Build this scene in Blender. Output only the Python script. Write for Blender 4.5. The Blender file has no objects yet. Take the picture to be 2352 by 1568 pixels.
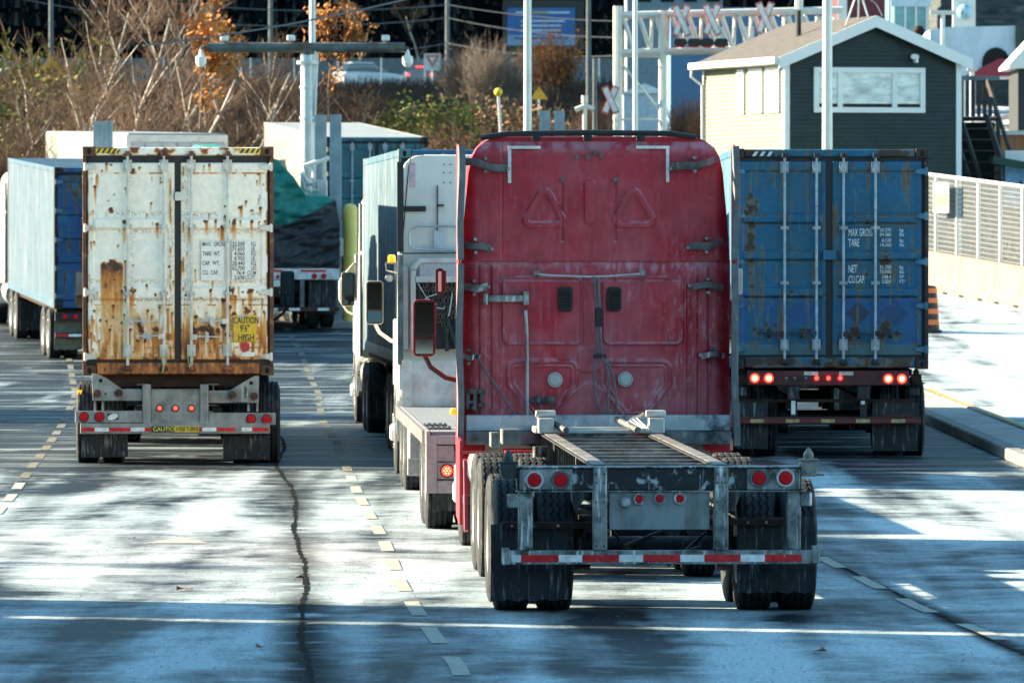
import bpy, bmesh, math, random
import numpy as np
from mathutils import Vector, Matrix
R = math.radians
PI = math.pi
SC = bpy.context.scene
COL = SC.collection

# ------------------------------------------------------------------ camera, sky, sun, exposure
F = 16500.0            # focal length in units of a 2352-pixel-wide picture
CAMH = 2.92
cam_d = bpy.data.cameras.new('camera'); cam = bpy.data.objects.new('camera', cam_d); COL.objects.link(cam)
cam.location = (0, 0, CAMH)
cam.rotation_euler = (R(90) - math.atan(244 / F), 0, 0)
cam_d.sensor_width = 36; cam_d.lens = 36 * F / 2352
cam_d.clip_start = 1; cam_d.clip_end = 3000
cam_d.dof.use_dof = True; cam_d.dof.focus_distance = 68; cam_d.dof.aperture_fstop = 9.0
SC.camera = cam

SUN_EL = R(22); SUN_AZ = R(18)       # the sun stands left, a little beyond the trucks
world = bpy.data.worlds.new("World"); SC.world = world; world.use_nodes = True
nt = world.node_tree; bg = nt.nodes['Background']
sky = nt.nodes.new('ShaderNodeTexSky'); sky.sky_type = 'NISHITA'; sky.sun_disc = False
sky.sun_elevation = SUN_EL; sky.sun_rotation = R(-72)
sky.air_density = 1.0; sky.dust_density = 0.3; sky.ozone_density = 1.4
tint = nt.nodes.new('ShaderNodeMix'); tint.data_type = 'RGBA'; tint.blend_type = 'MULTIPLY'; tint.inputs[0].default_value = 1
tint.inputs[7].default_value = (.78, 1.06, 1.0, 1)      # the clear, cold blue of this sky
nt.links.new(sky.outputs[0], tint.inputs[6]); nt.links.new(tint.outputs[2], bg.inputs[0]); bg.inputs[1].default_value = 0.080
sun_d = bpy.data.lights.new('sun', 'SUN'); sun = bpy.data.objects.new('sun', sun_d); COL.objects.link(sun)
sun_d.energy = 5.0; sun_d.angle = R(0.5); sun_d.color = (1.0, 0.83, 0.58)
to_sun = Vector((-math.cos(SUN_EL) * math.cos(SUN_AZ), math.cos(SUN_EL) * math.sin(SUN_AZ), math.sin(SUN_EL)))
sun.rotation_euler = to_sun.to_track_quat('Z', 'Y').to_euler()
SC.view_settings.view_transform = 'Standard'; SC.view_settings.look = 'None'
SC.view_settings.exposure = 2.25; SC.view_settings.gamma = 1.0

# ------------------------------------------------------------------ helpers
def fade(t): return t * t * (3 - 2 * t)
def vnoise(x, y, seed=0):
    xi = np.floor(x).astype(np.int64); yi = np.floor(y).astype(np.int64)
    xf = fade(x - xi); yf = fade(y - yi)
    def h(a, b):
        n = (a * 374761393 + b * 668265263 + seed * 974634777) & 0xffffffff
        n = ((n ^ (n >> 13)) * 1274126177) & 0xffffffff
        return ((n ^ (n >> 16)) & 0xffff) / 65535.0
    a = h(xi, yi) * (1 - xf) + h(xi + 1, yi) * xf
    b = h(xi, yi + 1) * (1 - xf) + h(xi + 1, yi + 1) * xf
    return a * (1 - yf) + b * yf
def fbm(x, y, seed=0, o=4):
    s = 0; a = .5; t = 0
    for i in range(o):
        s = s + a * vnoise(x * 2 ** i, y * 2 ** i, seed + i * 17); t += a; a *= .5
    return s / t
def sstep(a, b, v): return fade(np.clip((v - a) / (b - a), 0, 1))

KEEP = {'hazard_stripes','chain','tie_wire','louvre','lane_markings','direction_arrow','median_pavement','kerb','kerb_paint','road_seam','road_crack','blinds','roof','trunk','crown','leaves','twigs','siding','slats','picture','foliage','axle','folded_strap','bulkhead_post','cab','tie','grille','fuel_tank','led'}
class MB:
    def __init__(s): s.v = []; s.f = []
    def add(s, vs, fs):
        n = len(s.v); s.v.extend([tuple(p) for p in vs]); s.f.extend([tuple(i + n for i in f) for f in fs]); return s
    def box(s, x0, x1, y0, y1, z0, z1, rot=None, piv=None):
        vs = [Vector(p) for p in ((x0,y0,z0),(x1,y0,z0),(x1,y1,z0),(x0,y1,z0),(x0,y0,z1),(x1,y0,z1),(x1,y1,z1),(x0,y1,z1))]
        if rot is not None:
            c = Vector(piv) if piv else Vector(((x0+x1)/2,(y0+y1)/2,(z0+z1)/2))
            m = Matrix.Rotation(rot[1], 3, rot[0]); vs = [c + m @ (p - c) for p in vs]
        return s.add(vs, [(0,3,2,1),(4,5,6,7),(0,1,5,4),(1,2,6,5),(2,3,7,6),(3,0,4,7)])
    def prism(s, poly, y0, y1, axis='y'):
        n = len(poly)
        def P(a, b, t):
            return (a, t, b) if axis == 'y' else ((t, a, b) if axis == 'x' else (a, b, t))
        vs = [P(a, b, y0) for a, b in poly] + [P(a, b, y1) for a, b in poly]
        fs = [tuple(range(n)), tuple(range(2*n-1, n-1, -1))] + [(i, n+i, n+(i+1)%n, (i+1)%n) for i in range(n)]
        return s.add(vs, fs)
    def tube(s, pts, r, n=8, cap=True, close=False):
        pts = [Vector(p) for p in pts]; m = len(pts)
        rs = r if isinstance(r, (list, tuple)) else [r] * m
        base = len(s.v); up = None
        for i, p in enumerate(pts):
            if close: d = pts[(i+1) % m] - pts[i-1]
            else: d = pts[min(i+1, m-1)] - pts[max(i-1, 0)]
            if d.length < 1e-9: d = Vector((0,0,1))
            d.normalize()
            if up is None: up = Vector((0,0,1)) if abs(d.z) < .9 else Vector((1,0,0))
            a = d.cross(up)
            if a.length < 1e-6: a = d.orthogonal()
            a.normalize(); b = a.cross(d).normalized(); up = b
            for k in range(n):
                t = 2*PI*k/n; s.v.append(tuple(p + (a*math.cos(t) + b*math.sin(t)) * rs[i]))
        for i in range(m if close else m-1):
            j = (i+1) % m
            for k in range(n):
                l = (k+1) % n; s.f.append((base+i*n+k, base+i*n+l, base+j*n+l, base+j*n+k))
        if cap and not close:
            s.f.append(tuple(base+k for k in range(n-1,-1,-1))); s.f.append(tuple(base+(m-1)*n+k for k in range(n)))
        return s
    def cyl(s, p0, p1, r0, r1=None, n=16): return s.tube([p0, p1], [r0, r0 if r1 is None else r1], n)
    def lathe(s, prof, axis='x', c=(0,0,0), n=32, caps=False):
        base = len(s.v); m = len(prof)
        for k in range(n):
            t = 2*PI*k/n; ca, sa = math.cos(t), math.sin(t)
            for (a, r) in prof:
                if axis == 'x': p = (c[0]+a, c[1]+r*ca, c[2]+r*sa)
                elif axis == 'y': p = (c[0]+r*ca, c[1]+a, c[2]-r*sa)
                else: p = (c[0]+r*ca, c[1]+r*sa, c[2]+a)
                s.v.append(p)
        for k in range(n):
            l = (k+1) % n
            for i in range(m-1):
                s.f.append((base+k*m+i, base+k*m+i+1, base+l*m+i+1, base+l*m+i))
        if caps:
            s.f.append(tuple(base+k*m for k in range(n))); s.f.append(tuple(base+k*m+m-1 for k in range(n-1,-1,-1)))
        return s
    def ball(s, c, r, n=12, sz=1):
        prof = [(-r*sz*math.cos(PI*i/8), max(r*math.sin(PI*i/8), 1e-4)) for i in range(9)]
        return s.lathe(prof, 'z', c, n)
    def loft(s, secs, cap=True):
        base = len(s.v); n = len(secs[0]); m = len(secs)
        for q in secs: s.v.extend([tuple(p) for p in q])
        for i in range(m-1):
            for k in range(n):
                l = (k+1) % n; s.f.append((base+i*n+k, base+i*n+l, base+(i+1)*n+l, base+(i+1)*n+k))
        if cap:
            s.f.append(tuple(base+k for k in range(n-1,-1,-1))); s.f.append(tuple(base+(m-1)*n+k for k in range(n)))
        return s
    def clusters(s):
        n = len(s.v); par = list(range(n))
        def find(i):
            while par[i] != i: par[i] = par[par[i]]; i = par[i]
            return i
        for f in s.f:
            a = find(f[0])
            for k in f[1:]:
                b = find(k)
                if a != b: par[b] = a
        comp = {}
        for i in range(n): comp.setdefault(find(i), []).append(i)
        comps = list(comp.values())
        if len(comps) < 2 or len(comps) > 400: return None
        bb = []
        for c in comps:
            P = [s.v[i] for i in c]; bb.append([min(p[k] for p in P) - .012 for k in range(3)] + [max(p[k] for p in P) + .012 for k in range(3)])
        m = len(comps); cp = list(range(m))
        def fc(i):
            while cp[i] != i: cp[i] = cp[cp[i]]; i = cp[i]
            return i
        for i in range(m):
            for j in range(i+1, m):
                if all(bb[i][k] <= bb[j][k+3] and bb[j][k] <= bb[i][k+3] for k in range(3)):
                    a, b = fc(i), fc(j)
                    if a != b: cp[b] = a
        g = {}
        for i in range(m): g.setdefault(fc(i), []).append(i)
        if len(g) < 2 or len(g) > 100: return None
        out = []; vc = {}
        for gi, (k, L) in enumerate(g.items()):
            for ci in L:
                for i in comps[ci]: vc[i] = gi
            out.append(MB())
        mp = {}
        for i in range(n):
            q = out[vc[i]]; mp[i] = len(q.v); q.v.append(s.v[i])
        for f in s.f: out[vc[f[0]]].f.append(tuple(mp[i] for i in f))
        return out
    def build(s, name, mat, parent=None, bevel=0, smooth=False, label=None, seg=1, keep=False):
        if not keep and name not in KEEP:
            c = s.clusters()
            if c: return [q.build(name, mat, parent, bevel, smooth, label, seg, True) for q in c][0]
        me = bpy.data.meshes.new(name); me.from_pydata(s.v, [], s.f); me.update()
        bm = bmesh.new(); bm.from_mesh(me); bmesh.ops.recalc_face_normals(bm, faces=bm.faces); bm.to_mesh(me); bm.free()
        return link(name, me, mat, parent, bevel, smooth, label, seg)
def link(name, me, mat, parent=None, bevel=0, smooth=False, label=None, seg=1):
    if mat is not None and len(me.materials) == 0: me.materials.append(mat)
    o = bpy.data.objects.new(name, me); COL.objects.link(o)
    if parent is not None: o.parent = parent
    if smooth:
        me.shade_smooth()
        if hasattr(me, 'set_sharp_from_angle'): me.set_sharp_from_angle(angle=R(38))
    if bevel:
        b = o.modifiers.new('bevel', 'BEVEL'); b.width = bevel; b.segments = seg; b.limit_method = 'ANGLE'; b.angle_limit = R(35)
    if label: o['label'] = label
    return o
def rrect(hw, z0, z1, r, y, n=5, x0=0, rb=None):
    """rounded rectangle section in the XZ plane at y (rb: bottom radius)"""
    rb = r if rb is None else rb; out = []
    for (cx, cz, a0, rr) in ((x0+hw-r, z1-r, 0, r), (x0-hw+r, z1-r, 90, r), (x0-hw+rb, z0+rb, 180, rb), (x0+hw-rb, z0+rb, 270, rb)):
        for i in range(n+1):
            t = R(a0 + 90*i/n); out.append((cx + rr*math.cos(t), y, cz + rr*math.sin(t)))
    return out
def thing(name, label, cat, loc=(0,0,0), rz=0, group=None, rx=0):
    o = bpy.data.objects.new(name, None); COL.objects.link(o); o.location = loc; o.rotation_euler = (rx, 0, rz)
    o.empty_display_size = .3
    return tag(o, label, cat, group)
def tag(o, label=None, cat=None, group=None, kind=None):
    if label: o['label'] = label
    if cat: o['category'] = cat
    if group: o['group'] = group
    if kind: o['kind'] = kind
    return o
def copy_tree(o, parent=None, label=None, loc=None, rz=None, top=True):
    c = o.copy(); COL.objects.link(c); c.parent = parent
    if label: c['label'] = label
    if loc is not None: c.location = loc
    if rz is not None: c.rotation_euler = (0, 0, rz)
    for ch in list(o.children): copy_tree(ch, c)
    return c

# ------------------------------------------------------------------ materials
MC = {}
def mat(name, col, rough=.6, metal=0.0, var=.12, scale=6.0, bump=.0, bscale=40.0, dirt=None, emit=None, spec=.5, coat=0, attr=None, alpha=None, trans=0, streak=None, stretch=(1,1,1)):
    if name in MC: return MC[name]
    m = bpy.data.materials.new(name); m.use_nodes = True; MC[name] = m
    n = m.node_tree.nodes; L = m.node_tree.links; p = n['Principled BSDF']
    p.inputs['Roughness'].default_value = rough; p.inputs['Metallic'].default_value = metal
    p.inputs['Specular IOR Level'].default_value = spec; p.inputs['Coat Weight'].default_value = coat
    p.inputs['Coat Roughness'].default_value = .15
    p.inputs['Transmission Weight'].default_value = trans
    tc = n.new('ShaderNodeTexCoord'); mp = n.new('ShaderNodeMapping'); L.new(tc.outputs['Object'], mp.inputs[0])
    mp.inputs['Scale'].default_value = stretch
    if attr:
        a = n.new('ShaderNodeAttribute'); a.attribute_name = attr; cur = a.outputs['Color']
    else:
        rgb = n.new('ShaderNodeRGB'); rgb.outputs[0].default_value = (*col, 1); cur = rgb.outputs[0]
    def mix(fac, a, b, bt='MIX'):
        x = n.new('ShaderNodeMix'); x.data_type = 'RGBA'; x.blend_type = bt
        for s_, v in ((0, fac), (6, a), (7, b)):
            if hasattr(v, 'is_linked') or hasattr(v, 'links'): L.new(v, x.inputs[s_])
            else: x.inputs[s_].default_value = v if s_ == 0 else (*v, 1)
        return x.outputs[2]
    def noise(sc, det=6, ro=.6, src=None):
        x = n.new('ShaderNodeTexNoise'); x.inputs['Scale'].default_value = sc; x.inputs['Detail'].default_value = det; x.inputs['Roughness'].default_value = ro
        L.new((src or mp).outputs[0], x.inputs[0]); return x.outputs[0]
    def ramp(src, a, b, va=0.0, vb=1.0):
        x = n.new('ShaderNodeMapRange'); x.inputs[1].default_value = a; x.inputs[2].default_value = b; x.inputs[3].default_value = va; x.inputs[4].default_value = vb
        L.new(src, x.inputs[0]); return x.outputs[0]
    if name.endswith('twigs'):
        oi = n.new('ShaderNodeObjectInfo'); g0 = n.new('ShaderNodeCombineColor'); rr = ramp(oi.outputs['Random'], 0, 1, .45, 1.75)
        for i in range(3): L.new(rr, g0.inputs[i])
        cur = mix(1.0, cur, g0.outputs[0], 'MULTIPLY')
    if var:
        nz = noise(scale); g = n.new('ShaderNodeCombineColor')
        r_ = ramp(nz, .3, .7, 1-var*1.6, 1+var)
        for i in range(3): L.new(r_, g.inputs[i])
        cur = mix(1.0, cur, g.outputs[0], 'MULTIPLY')
    if dirt:
        dc, lo, hi, ds = dirt
        cur = mix(ramp(noise(ds, 8, .65), lo, hi), cur, dc)
    if streak:
        dc, lo, hi, ss = streak
        mp2 = n.new('ShaderNodeMapping'); mp2.inputs['Scale'].default_value = ss; L.new(tc.outputs['Object'], mp2.inputs[0])
        cur = mix(ramp(noise(1.0, 5, .6, mp2), lo, hi), cur, dc)
    L.new(cur, p.inputs['Base Color'])
    if rough > .05 and var:
        L.new(ramp(noise(scale*1.7), .3, .7, max(rough-.12, .03), min(rough+.12, 1)), p.inputs['Roughness'])
    if bump:
        b = n.new('ShaderNodeBump'); b.inputs['Strength'].default_value = bump; b.inputs['Distance'].default_value = .01
        L.new(noise(bscale, 4), b.inputs['Height']); L.new(b.outputs[0], p.inputs['Normal'])
    if emit:
        p.inputs['Emission Color'].default_value = (*emit[0], 1); p.inputs['Emission Strength'].default_value = emit[1]
    return m
salt = (.45, .46, .47)
STEEL = mat('galvanised', (.27, .28, .27), .5, .3, .4, 7, .4, 30, dirt=((.045,.045,.042), .50, .62, 5), streak=((.75,.76,.75), .56, .68, (26,26,3)))
STEEL_D = mat('dark_steel', (.020, .022, .024), .55, .3, .3, 6, .3, 30, streak=((.3,.33,.36), .6, .8, (14,14,3)))
STEEL_G = mat('weathered_steel', (.13, .14, .14), .6, .3, .35, 5, .3, 30, dirt=((.05,.03,.02), .5, .7, 4), streak=((.4,.42,.42), .58, .8, (24,24,2)))
BROWN = mat('rusty_brown_steel', (.040, .024, .019), .8, .1, .3, 7, .3, 30, spec=.2)
BLACK = mat('black_plastic', (.012, .012, .013), .5, 0, .2, 8)
RUBBER = mat('tyre_rubber', (.020, .024, .028), .8, 0, .25, 14, .25, 60, dirt=((.11,.11,.11), .52, .78, 5), spec=.25)
FLAP = mat('mudflap_rubber', (.014, .015, .017), .75, 0, .3, 8, .5, 40, streak=((.26,.28,.30), .56, .76, (34,34,1.8)))
EDGE = mat('grey_rubber_edge', (.13, .14, .15), .8, 0, .2, 8, .4, 25, streak=((.3,.31,.32), .55, .8, (20,20,4)))
RIM = mat('painted_rim', (.6, .6, .6), .5, .2, .2, 6, dirt=((.15,.12,.1), .55, .75, 6))
ALU = mat('aluminium', (.60, .60, .58), .38, .75, .12, 5, .1, 30, dirt=((.3,.3,.3), .5, .8, 4))
CHROME = mat('chrome', (.75, .75, .76), .12, 1, .05, 5)
GLASS = mat('dark_glass', (.012, .02, .022), .04, 0, 0, 1, spec=.8)
MIRROR = mat('mirror_glass', (.38, .44, .44), .03, 1, 0)
REDLENS = mat('red_lens', (.62, .004, .012), .4, 0, .3, 60, spec=.2)
REDLIT = mat('red_lamp_lit', (.8, .02, .02), .3, 0, 0, emit=((1, .03, .02), 1.6))
REDHOT = mat('red_lamp_bright_centre', (1, .3, .1), .3, 0, 0, emit=((1, .32, .06), 3.2))
AMBER = mat('amber_lens', (.9, .35, .01), .2, 0, .1, 30, emit=((1, .4, .02), .25))
TAPE_R = mat('red_reflective_tape', (.66, .010, .014), .35, 0, .25, 12, dirt=((.5,.45,.45), .6, .75, 9))
TAPE_W = mat('white_reflective_tape', (.80, .79, .76), .35, 0, .2, 12, dirt=((.2,.2,.2), .6, .8, 9))
RED = mat('red_cab_paint', (.40, .007, .022), .42, 0, .15, 4, .06, 30, coat=.15)
REDP = mat('red_cab_panel', (.36, .012, .035), .5, 0, .15, 7, .2, 90, coat=.06, attr='Col')
WHITE = mat('white_cab_paint', (.72, .69, .63), .35, 0, .06, 3, coat=.4, dirt=((.5,.5,.5), .55, .8, 3))
HOLE = mat('dark_hollow', (.004, .004, .004), .9, 0, 0)
INK = mat('black_lettering', (.015, .015, .015), .6, 0, .1, 30)
INKW = mat('white_lettering', (.6, .66, .7), .6, 0, .25, 18)
YEL = mat('yellow_decal', (.75, .52, .02), .5, 0, .15, 10)
HOSE = mat('grey_hose', (.12, .13, .14), .5, 0, .2, 12)
# ------------------------------------------------------------------ terrain
GP = [(-60,0),(120,0)]
def road_z(y):
    y = np.asarray(y, float)
    z = np.where(y < 120, 0, np.where(y < 165, .0005*(y-120)**2, 1.0125 + .045*(y-165)))
    return z
HY = [-400, -120, -45, 0, 186, 250, 350, 430, 452, 480, 560, 700, 900]
HZ = [75, 32, 0, 0, 0, 3.0, 6.9, 9.8, 9.9, 11, 32, 75, 130]
def ground_z(x, y):
    x = np.asarray(x, float); y = np.asarray(y, float)
    z = np.where(y < 186, road_z(y), road_z(186.))
    add = np.interp(y, HY, HZ)
    return z + add
def GZ(x, y): return float(ground_z(x, y))
def sheet(name, xs, ys, zoff, m, kind='structure', wob=0):
    X, Y = np.meshgrid(xs, ys); Z = ground_z(X, Y) + zoff
    n = len(xs); vs = np.stack([X, Y, Z], -1).reshape(-1, 3).tolist()
    fs = [(j*n+i, j*n+i+1, (j+1)*n+i+1, (j+1)*n+i) for j in range(len(ys)-1) for i in range(n-1)]
    me = bpy.data.meshes.new(name); me.from_pydata(vs, [], fs); me.update(); me.shade_smooth()
    o = link(name, me, m); tag(o, kind=kind); return o

def ground_mat():
    m = bpy.data.materials.new('frosted_asphalt'); m.use_nodes = True
    n = m.node_tree.nodes; L = m.node_tree.links; p = n['Principled BSDF']
    tc = n.new('ShaderNodeTexCoord')
    def mp(s, r=0):
        x = n.new('ShaderNodeMapping'); x.inputs['Scale'].default_value = s; x.inputs['Rotation'].default_value = (0,0,r); L.new(tc.outputs['Object'], x.inputs[0]); return x.outputs[0]
    def noise(v, sc, det=6, ro=.6, dist=0):
        x = n.new('ShaderNodeTexNoise'); x.inputs['Scale'].default_value = sc; x.inputs['Detail'].default_value = det; x.inputs['Roughness'].default_value = ro
        x.inputs['Distortion'].default_value = dist; L.new(v, x.inputs[0]); return x.outputs[0]
    def rng(v, a, b, c=0.0, d=1.0):
        x = n.new('ShaderNodeMapRange'); x.inputs[1].default_value=a; x.inputs[2].default_value=b; x.inputs[3].default_value=c; x.inputs[4].default_value=d; L.new(v, x.inputs[0]); return x.outputs[0]
    def math_(op, a, b):
        x = n.new('ShaderNodeMath'); x.operation = op
        for i, v in enumerate((a, b)):
            if isinstance(v, (int, float)): x.inputs[i].default_value = v
            else: L.new(v, x.inputs[i])
        return x.outputs[0]
    big = noise(mp((.55, .16, 1), .1), 1.0, 5, .62, .6)       # blotches of frost and wet
    lane = noise(mp((1.3, .03, 1), .03), 1.0, 3, .5)          # wheel tracks along the road
    mid = noise(mp((.75, .8, 1)), 1.4, 9, .70, .5)
    s = math_('ADD', math_('MULTIPLY', big, .42), math_('ADD', math_('MULTIPLY', lane, .30), math_('MULTIPLY', mid, .28)))
    sx = n.new('ShaderNodeSeparateXYZ'); L.new(tc.outputs['Object'], sx.inputs[0])
    # truck shade painted as thinner frost; sunlit road right of the median whitened
    lane_shade = math_('MULTIPLY', math_('MULTIPLY', rng(sx.outputs[1], 82, 98), rng(sx.outputs[1], 175, 190, 1, 0)), rng(sx.outputs[0], 6.2, 7.5, 1, 0))
    s = math_('SUBTRACT', s, math_('MULTIPLY', lane_shade, .12))
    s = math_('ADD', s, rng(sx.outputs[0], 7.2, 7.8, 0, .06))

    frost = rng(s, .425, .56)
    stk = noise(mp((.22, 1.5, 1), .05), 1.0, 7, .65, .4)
    frost = math_('MAXIMUM', frost, math_('MULTIPLY', lane_shade, rng(stk, .53, .66, 0, .75)))
    fine = noise(mp((1, 1, 1)), 22, 6, .7)
    grit = noise(mp((1, 1, 1)), 90, 2, .6)
    mx = n.new('ShaderNodeMix'); mx.data_type = 'RGBA'; L.new(frost, mx.inputs[0])
    mx.inputs[6].default_value = (.013, .020, .026, 1); mx.inputs[7].default_value = (.47, .57, .61, 1)
    m2 = n.new('ShaderNodeMix'); m2.data_type = 'RGBA'; m2.blend_type = 'MULTIPLY'; m2.inputs[0].default_value = 1
    g = n.new('ShaderNodeCombineColor'); v = math_('MULTIPLY', rng(fine, .3, .7, .5, 1.35), rng(grit, .3, .7, .5, 1.45))
    for i in range(3): L.new(v, g.inputs[i])
    L.new(mx.outputs[2], m2.inputs[6]); L.new(g.outputs[0], m2.inputs[7])
    L.new(m2.outputs[2], p.inputs['Base Color'])
    L.new(rng(frost, 0, 1, .55, .85), p.inputs['Roughness']); p.inputs['Specular IOR Level'].default_value = .10
    b = n.new('ShaderNodeBump'); b.inputs['Strength'].default_value = .6; b.inputs['Distance'].default_value = .012
    L.new(math_('ADD', fine, math_('MULTIPLY', grit, .6)), b.inputs['Height']); L.new(b.outputs[0], p.inputs['Normal'])
    return m
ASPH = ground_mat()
EARTH = mat('brown_hillside', (.0045, .0045, .005), .95, 0, .4, .35, .5, 3, spec=0, dirt=((.008,.007,.006), .5, .7, .2))
ys = np.concatenate([np.arange(-45, 120, 7.5), np.arange(120, 187, 2.0), np.arange(186, 480, 4), np.arange(480, 901, 15)])
xs = np.concatenate([np.arange(-420, -40, 20), np.arange(-40, 41, 4), np.arange(60, 440, 20)])
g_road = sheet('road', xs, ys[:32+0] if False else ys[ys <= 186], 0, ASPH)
g_hill = sheet('hillside', xs, np.unique(ys[ys >= 186]), 0, EARTH)
sheet('hillside', xs, np.arange(-400, -44, 5.), 0, EARTH)  # unseen slope behind the camera, added to darken reflections and sky fill
# upper street with its kerb
PAVE2 = mat('upper_street_asphalt', (.10, .11, .12), .8, 0, .3, .8)
sheet('upper_road', np.arange(-60, 61, 6), np.array([432, 438, 444, 450.]), .05, PAVE2)

# painted markings ---------------------------------------------------------
PAINT = mat('worn_yellow_paint', (.37, .36, .25), .75, 0, .4, 9, .3, 40, dirt=((.30,.32,.32), .36, .60, 9))
def ribbon(mb, pts, w, z):
    for i in range(len(pts)-1):
        (x0, y0), (x1, y1) = pts[i], pts[i+1]
        a = w[i] if isinstance(w, list) else w; b = w[i+1] if isinstance(w, list) else w
        mb.add([(x0-a/2,y0,GZ(0,y0)+z),(x0+a/2,y0,GZ(0,y0)+z),(x1+b/2,y1,GZ(0,y1)+z),(x1-b/2,y1,GZ(0,y1)+z)], [(0,1,2,3)])
def interp_line(pts, y):
    pts = sorted(pts, key=lambda p: p[1]); return float(np.interp(y, [p[1] for p in pts], [p[0] for p in pts]))
cen = [(-.28,46),(-.37,48.7),(-.556,52.1),(-.75,56),(-.934,60.2),(-1.23,68.8),(-1.71,80.3),(-2.17,92.7),(-2.52,102.5),(-3.0,113.4),(-3.5,130),(-4.4,150),(-5.6,170)]
lef = [(-4.6,55),(-5.2,70),(-5.6,80.3),(-6.07,90.9),(-6.38,98.3),(-6.9,110),(-7.9,130),(-9.6,155)]
rig = [(3.62,50),(3.49,52.6),(3.19,56.3),(2.97,61),(2.8,65),(2.6,72),(2.3,85),(1.8,100),(1.0,120),(-1,150)]
mb = MB(); mbf = MB()
for line, st in ((cen, 47.6), (lef, 56.3), (rig, 51.8)):
    y = st
    while y < line[-1][1]-2:
        seg = [(interp_line(line, y+k*.53), y+k*.53) for k in range(5)]
        ribbon(mb if y < 86 else mbf, seg, .12, .006); y += 3.75
o = mb.build('lane_markings', PAINT); tag(o, kind='structure')
o = mbf.build('lane_markings', mat('driven_off_paint', (.20,.185,.11), .8, 0, .4, 9, .3, 40, dirt=((.05,.055,.06), .36, .60, 7))); tag(o, kind='structure')
mb = MB()
ay = 68.0; ax = -3.18
mb.add([(ax-.32,ay,.006),(ax+.32,ay,.006),(ax+.05,ay+1.15,.006),(ax-.05,ay+1.15,.006)], [(0,1,2,3)])
o = mb.build('direction_arrow', PAINT); tag(o, kind='structure')
# tar filled joints in the road
TAR = mat('tar_seam', (.006, .007, .008), .9, 0, .3, 6, .6, 30, spec=.05)
random.seed(4)
def seam(name, base, w, y0, y1):
    mb = MB(); y = y0; pts = []; ws = []
    while y < y1:
        x = interp_line(base, y) + .035*math.sin(y*.33) + .008*math.sin(y*1.3) + random.uniform(-.003, .003)
        pts.append((x, y)); ws.append(w*random.uniform(.35, 1.5)); y += .22
    ribbon(mb, pts, ws, .004); tag(mb.build(name, TAR), kind='structure')
seam('road_seam', [(-1.25,44),(-1.31,46.9),(-1.58,54.75),(-1.89,64.2),(-2.26,75.3),(-2.64,84.5),(-2.95,91),(-3.2,100),(-3.8,115)], .045, 44, 112)
seam('road_crack', [(3.9,46),(3.58,50.2),(3.2,57),(2.82,64.2),(2.6,70)], .035, 45, 70)

# darker soaked strip along the seam, painted stronger in the near shade
def damp_mat():
    m = bpy.data.materials.new('damp_asphalt'); m.use_nodes = True
    p = m.node_tree.nodes['Principled BSDF']; n = m.node_tree.nodes; L = m.node_tree.links
    p.inputs['Base Color'].default_value = (.016,.019,.022,1); p.inputs['Roughness'].default_value = .9; p.inputs['Specular IOR Level'].default_value = .1
    at = n.new('ShaderNodeAttribute'); at.attribute_name = 'Col'
    nz = n.new('ShaderNodeTexNoise'); nz.inputs['Scale'].default_value = 2.2; nz.inputs['Detail'].default_value = 7
    tc = n.new('ShaderNodeTexCoord'); L.new(tc.outputs['Object'], nz.inputs[0])
    mu = n.new('ShaderNodeMath'); mu.operation = 'MULTIPLY'; L.new(at.outputs['Fac'], mu.inputs[0])
    mr = n.new('ShaderNodeMapRange'); mr.inputs[1].default_value = .28; mr.inputs[2].default_value = .5; L.new(nz.outputs[0], mr.inputs[0]); L.new(mr.outputs[0], mu.inputs[1])
    L.new(mu.outputs[0], p.inputs['Alpha'])
    return m
def damp(name, base, hw, y0, y1, z):
    yy = np.arange(y0, y1, 1.0); us = np.linspace(-1, 1, 9); vs = []; col = []
    for y in yy:
        c = interp_line(base, y)
        for u in us: vs.append((c + u*hw, y, GZ(0,y)+z)); col.append((1-abs(u))**1.2*(1 if y < 58 else .55))
    n = len(us); fs = [(j*n+i, j*n+i+1, (j+1)*n+i+1, (j+1)*n+i) for j in range(len(yy)-1) for i in range(n-1)]
    me = bpy.data.meshes.new(name); me.from_pydata(vs, [], fs); me.update()
    a = me.color_attributes.new('Col', 'FLOAT_COLOR', 'POINT')
    a.data.foreach_set('color', np.array([(c, c, c, 1) for c in col], np.float32).ravel())
    tag(link(name, me, damp_mat()), kind='structure')
damp('damp_strip', [(-1.25,44),(-1.58,54.75),(-1.89,64.2),(-2.26,75.3),(-2.64,84.5),(-2.95,91)], .34, 44, 90, .002)

damp('damp_strip', [(3.9,46),(3.58,50.2),(3.2,57),(2.82,64.2),(2.6,70)], .16, 45, 69, .002)
# concrete median with kerbs
CONC = mat('concrete', (.34, .335, .32), .85, 0, .2, 2.2, .5, 25, dirt=((.14,.14,.14), .5, .75, 1.2))
mb = MB()
for k in range(22):
    y0 = 76 + k*2.5
    mb.box(6.62, 7.30, y0+.01, y0+2.49, .001, .145)
tag(mb.build('median_pavement', CONC, bevel=.01), kind='structure')
mb = MB()
for k in range(18):
    y0 = 76 + k*3.05
    mb.box(6.40, 6.60, y0+.01, y0+3.04, .001, .16); mb.box(7.32, 7.50, y0+.01, y0+3.04, .001, .16)
tag(mb.build('kerb', mat('kerb_concrete', (.20,.20,.19), .85, 0, .25, 2, .5, 20), bevel=.02), kind='structure')
mb = MB(); ribbon(mb, [(7.41, y) for y in range(76, 132, 4)], .12, .166)
tag(mb.build('kerb_paint', mat('kerb_yellow', (.5,.33,.04), .7, 0, .4, 8, dirt=((.2,.2,.19), .5, .6, 5))), kind='structure')

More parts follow.
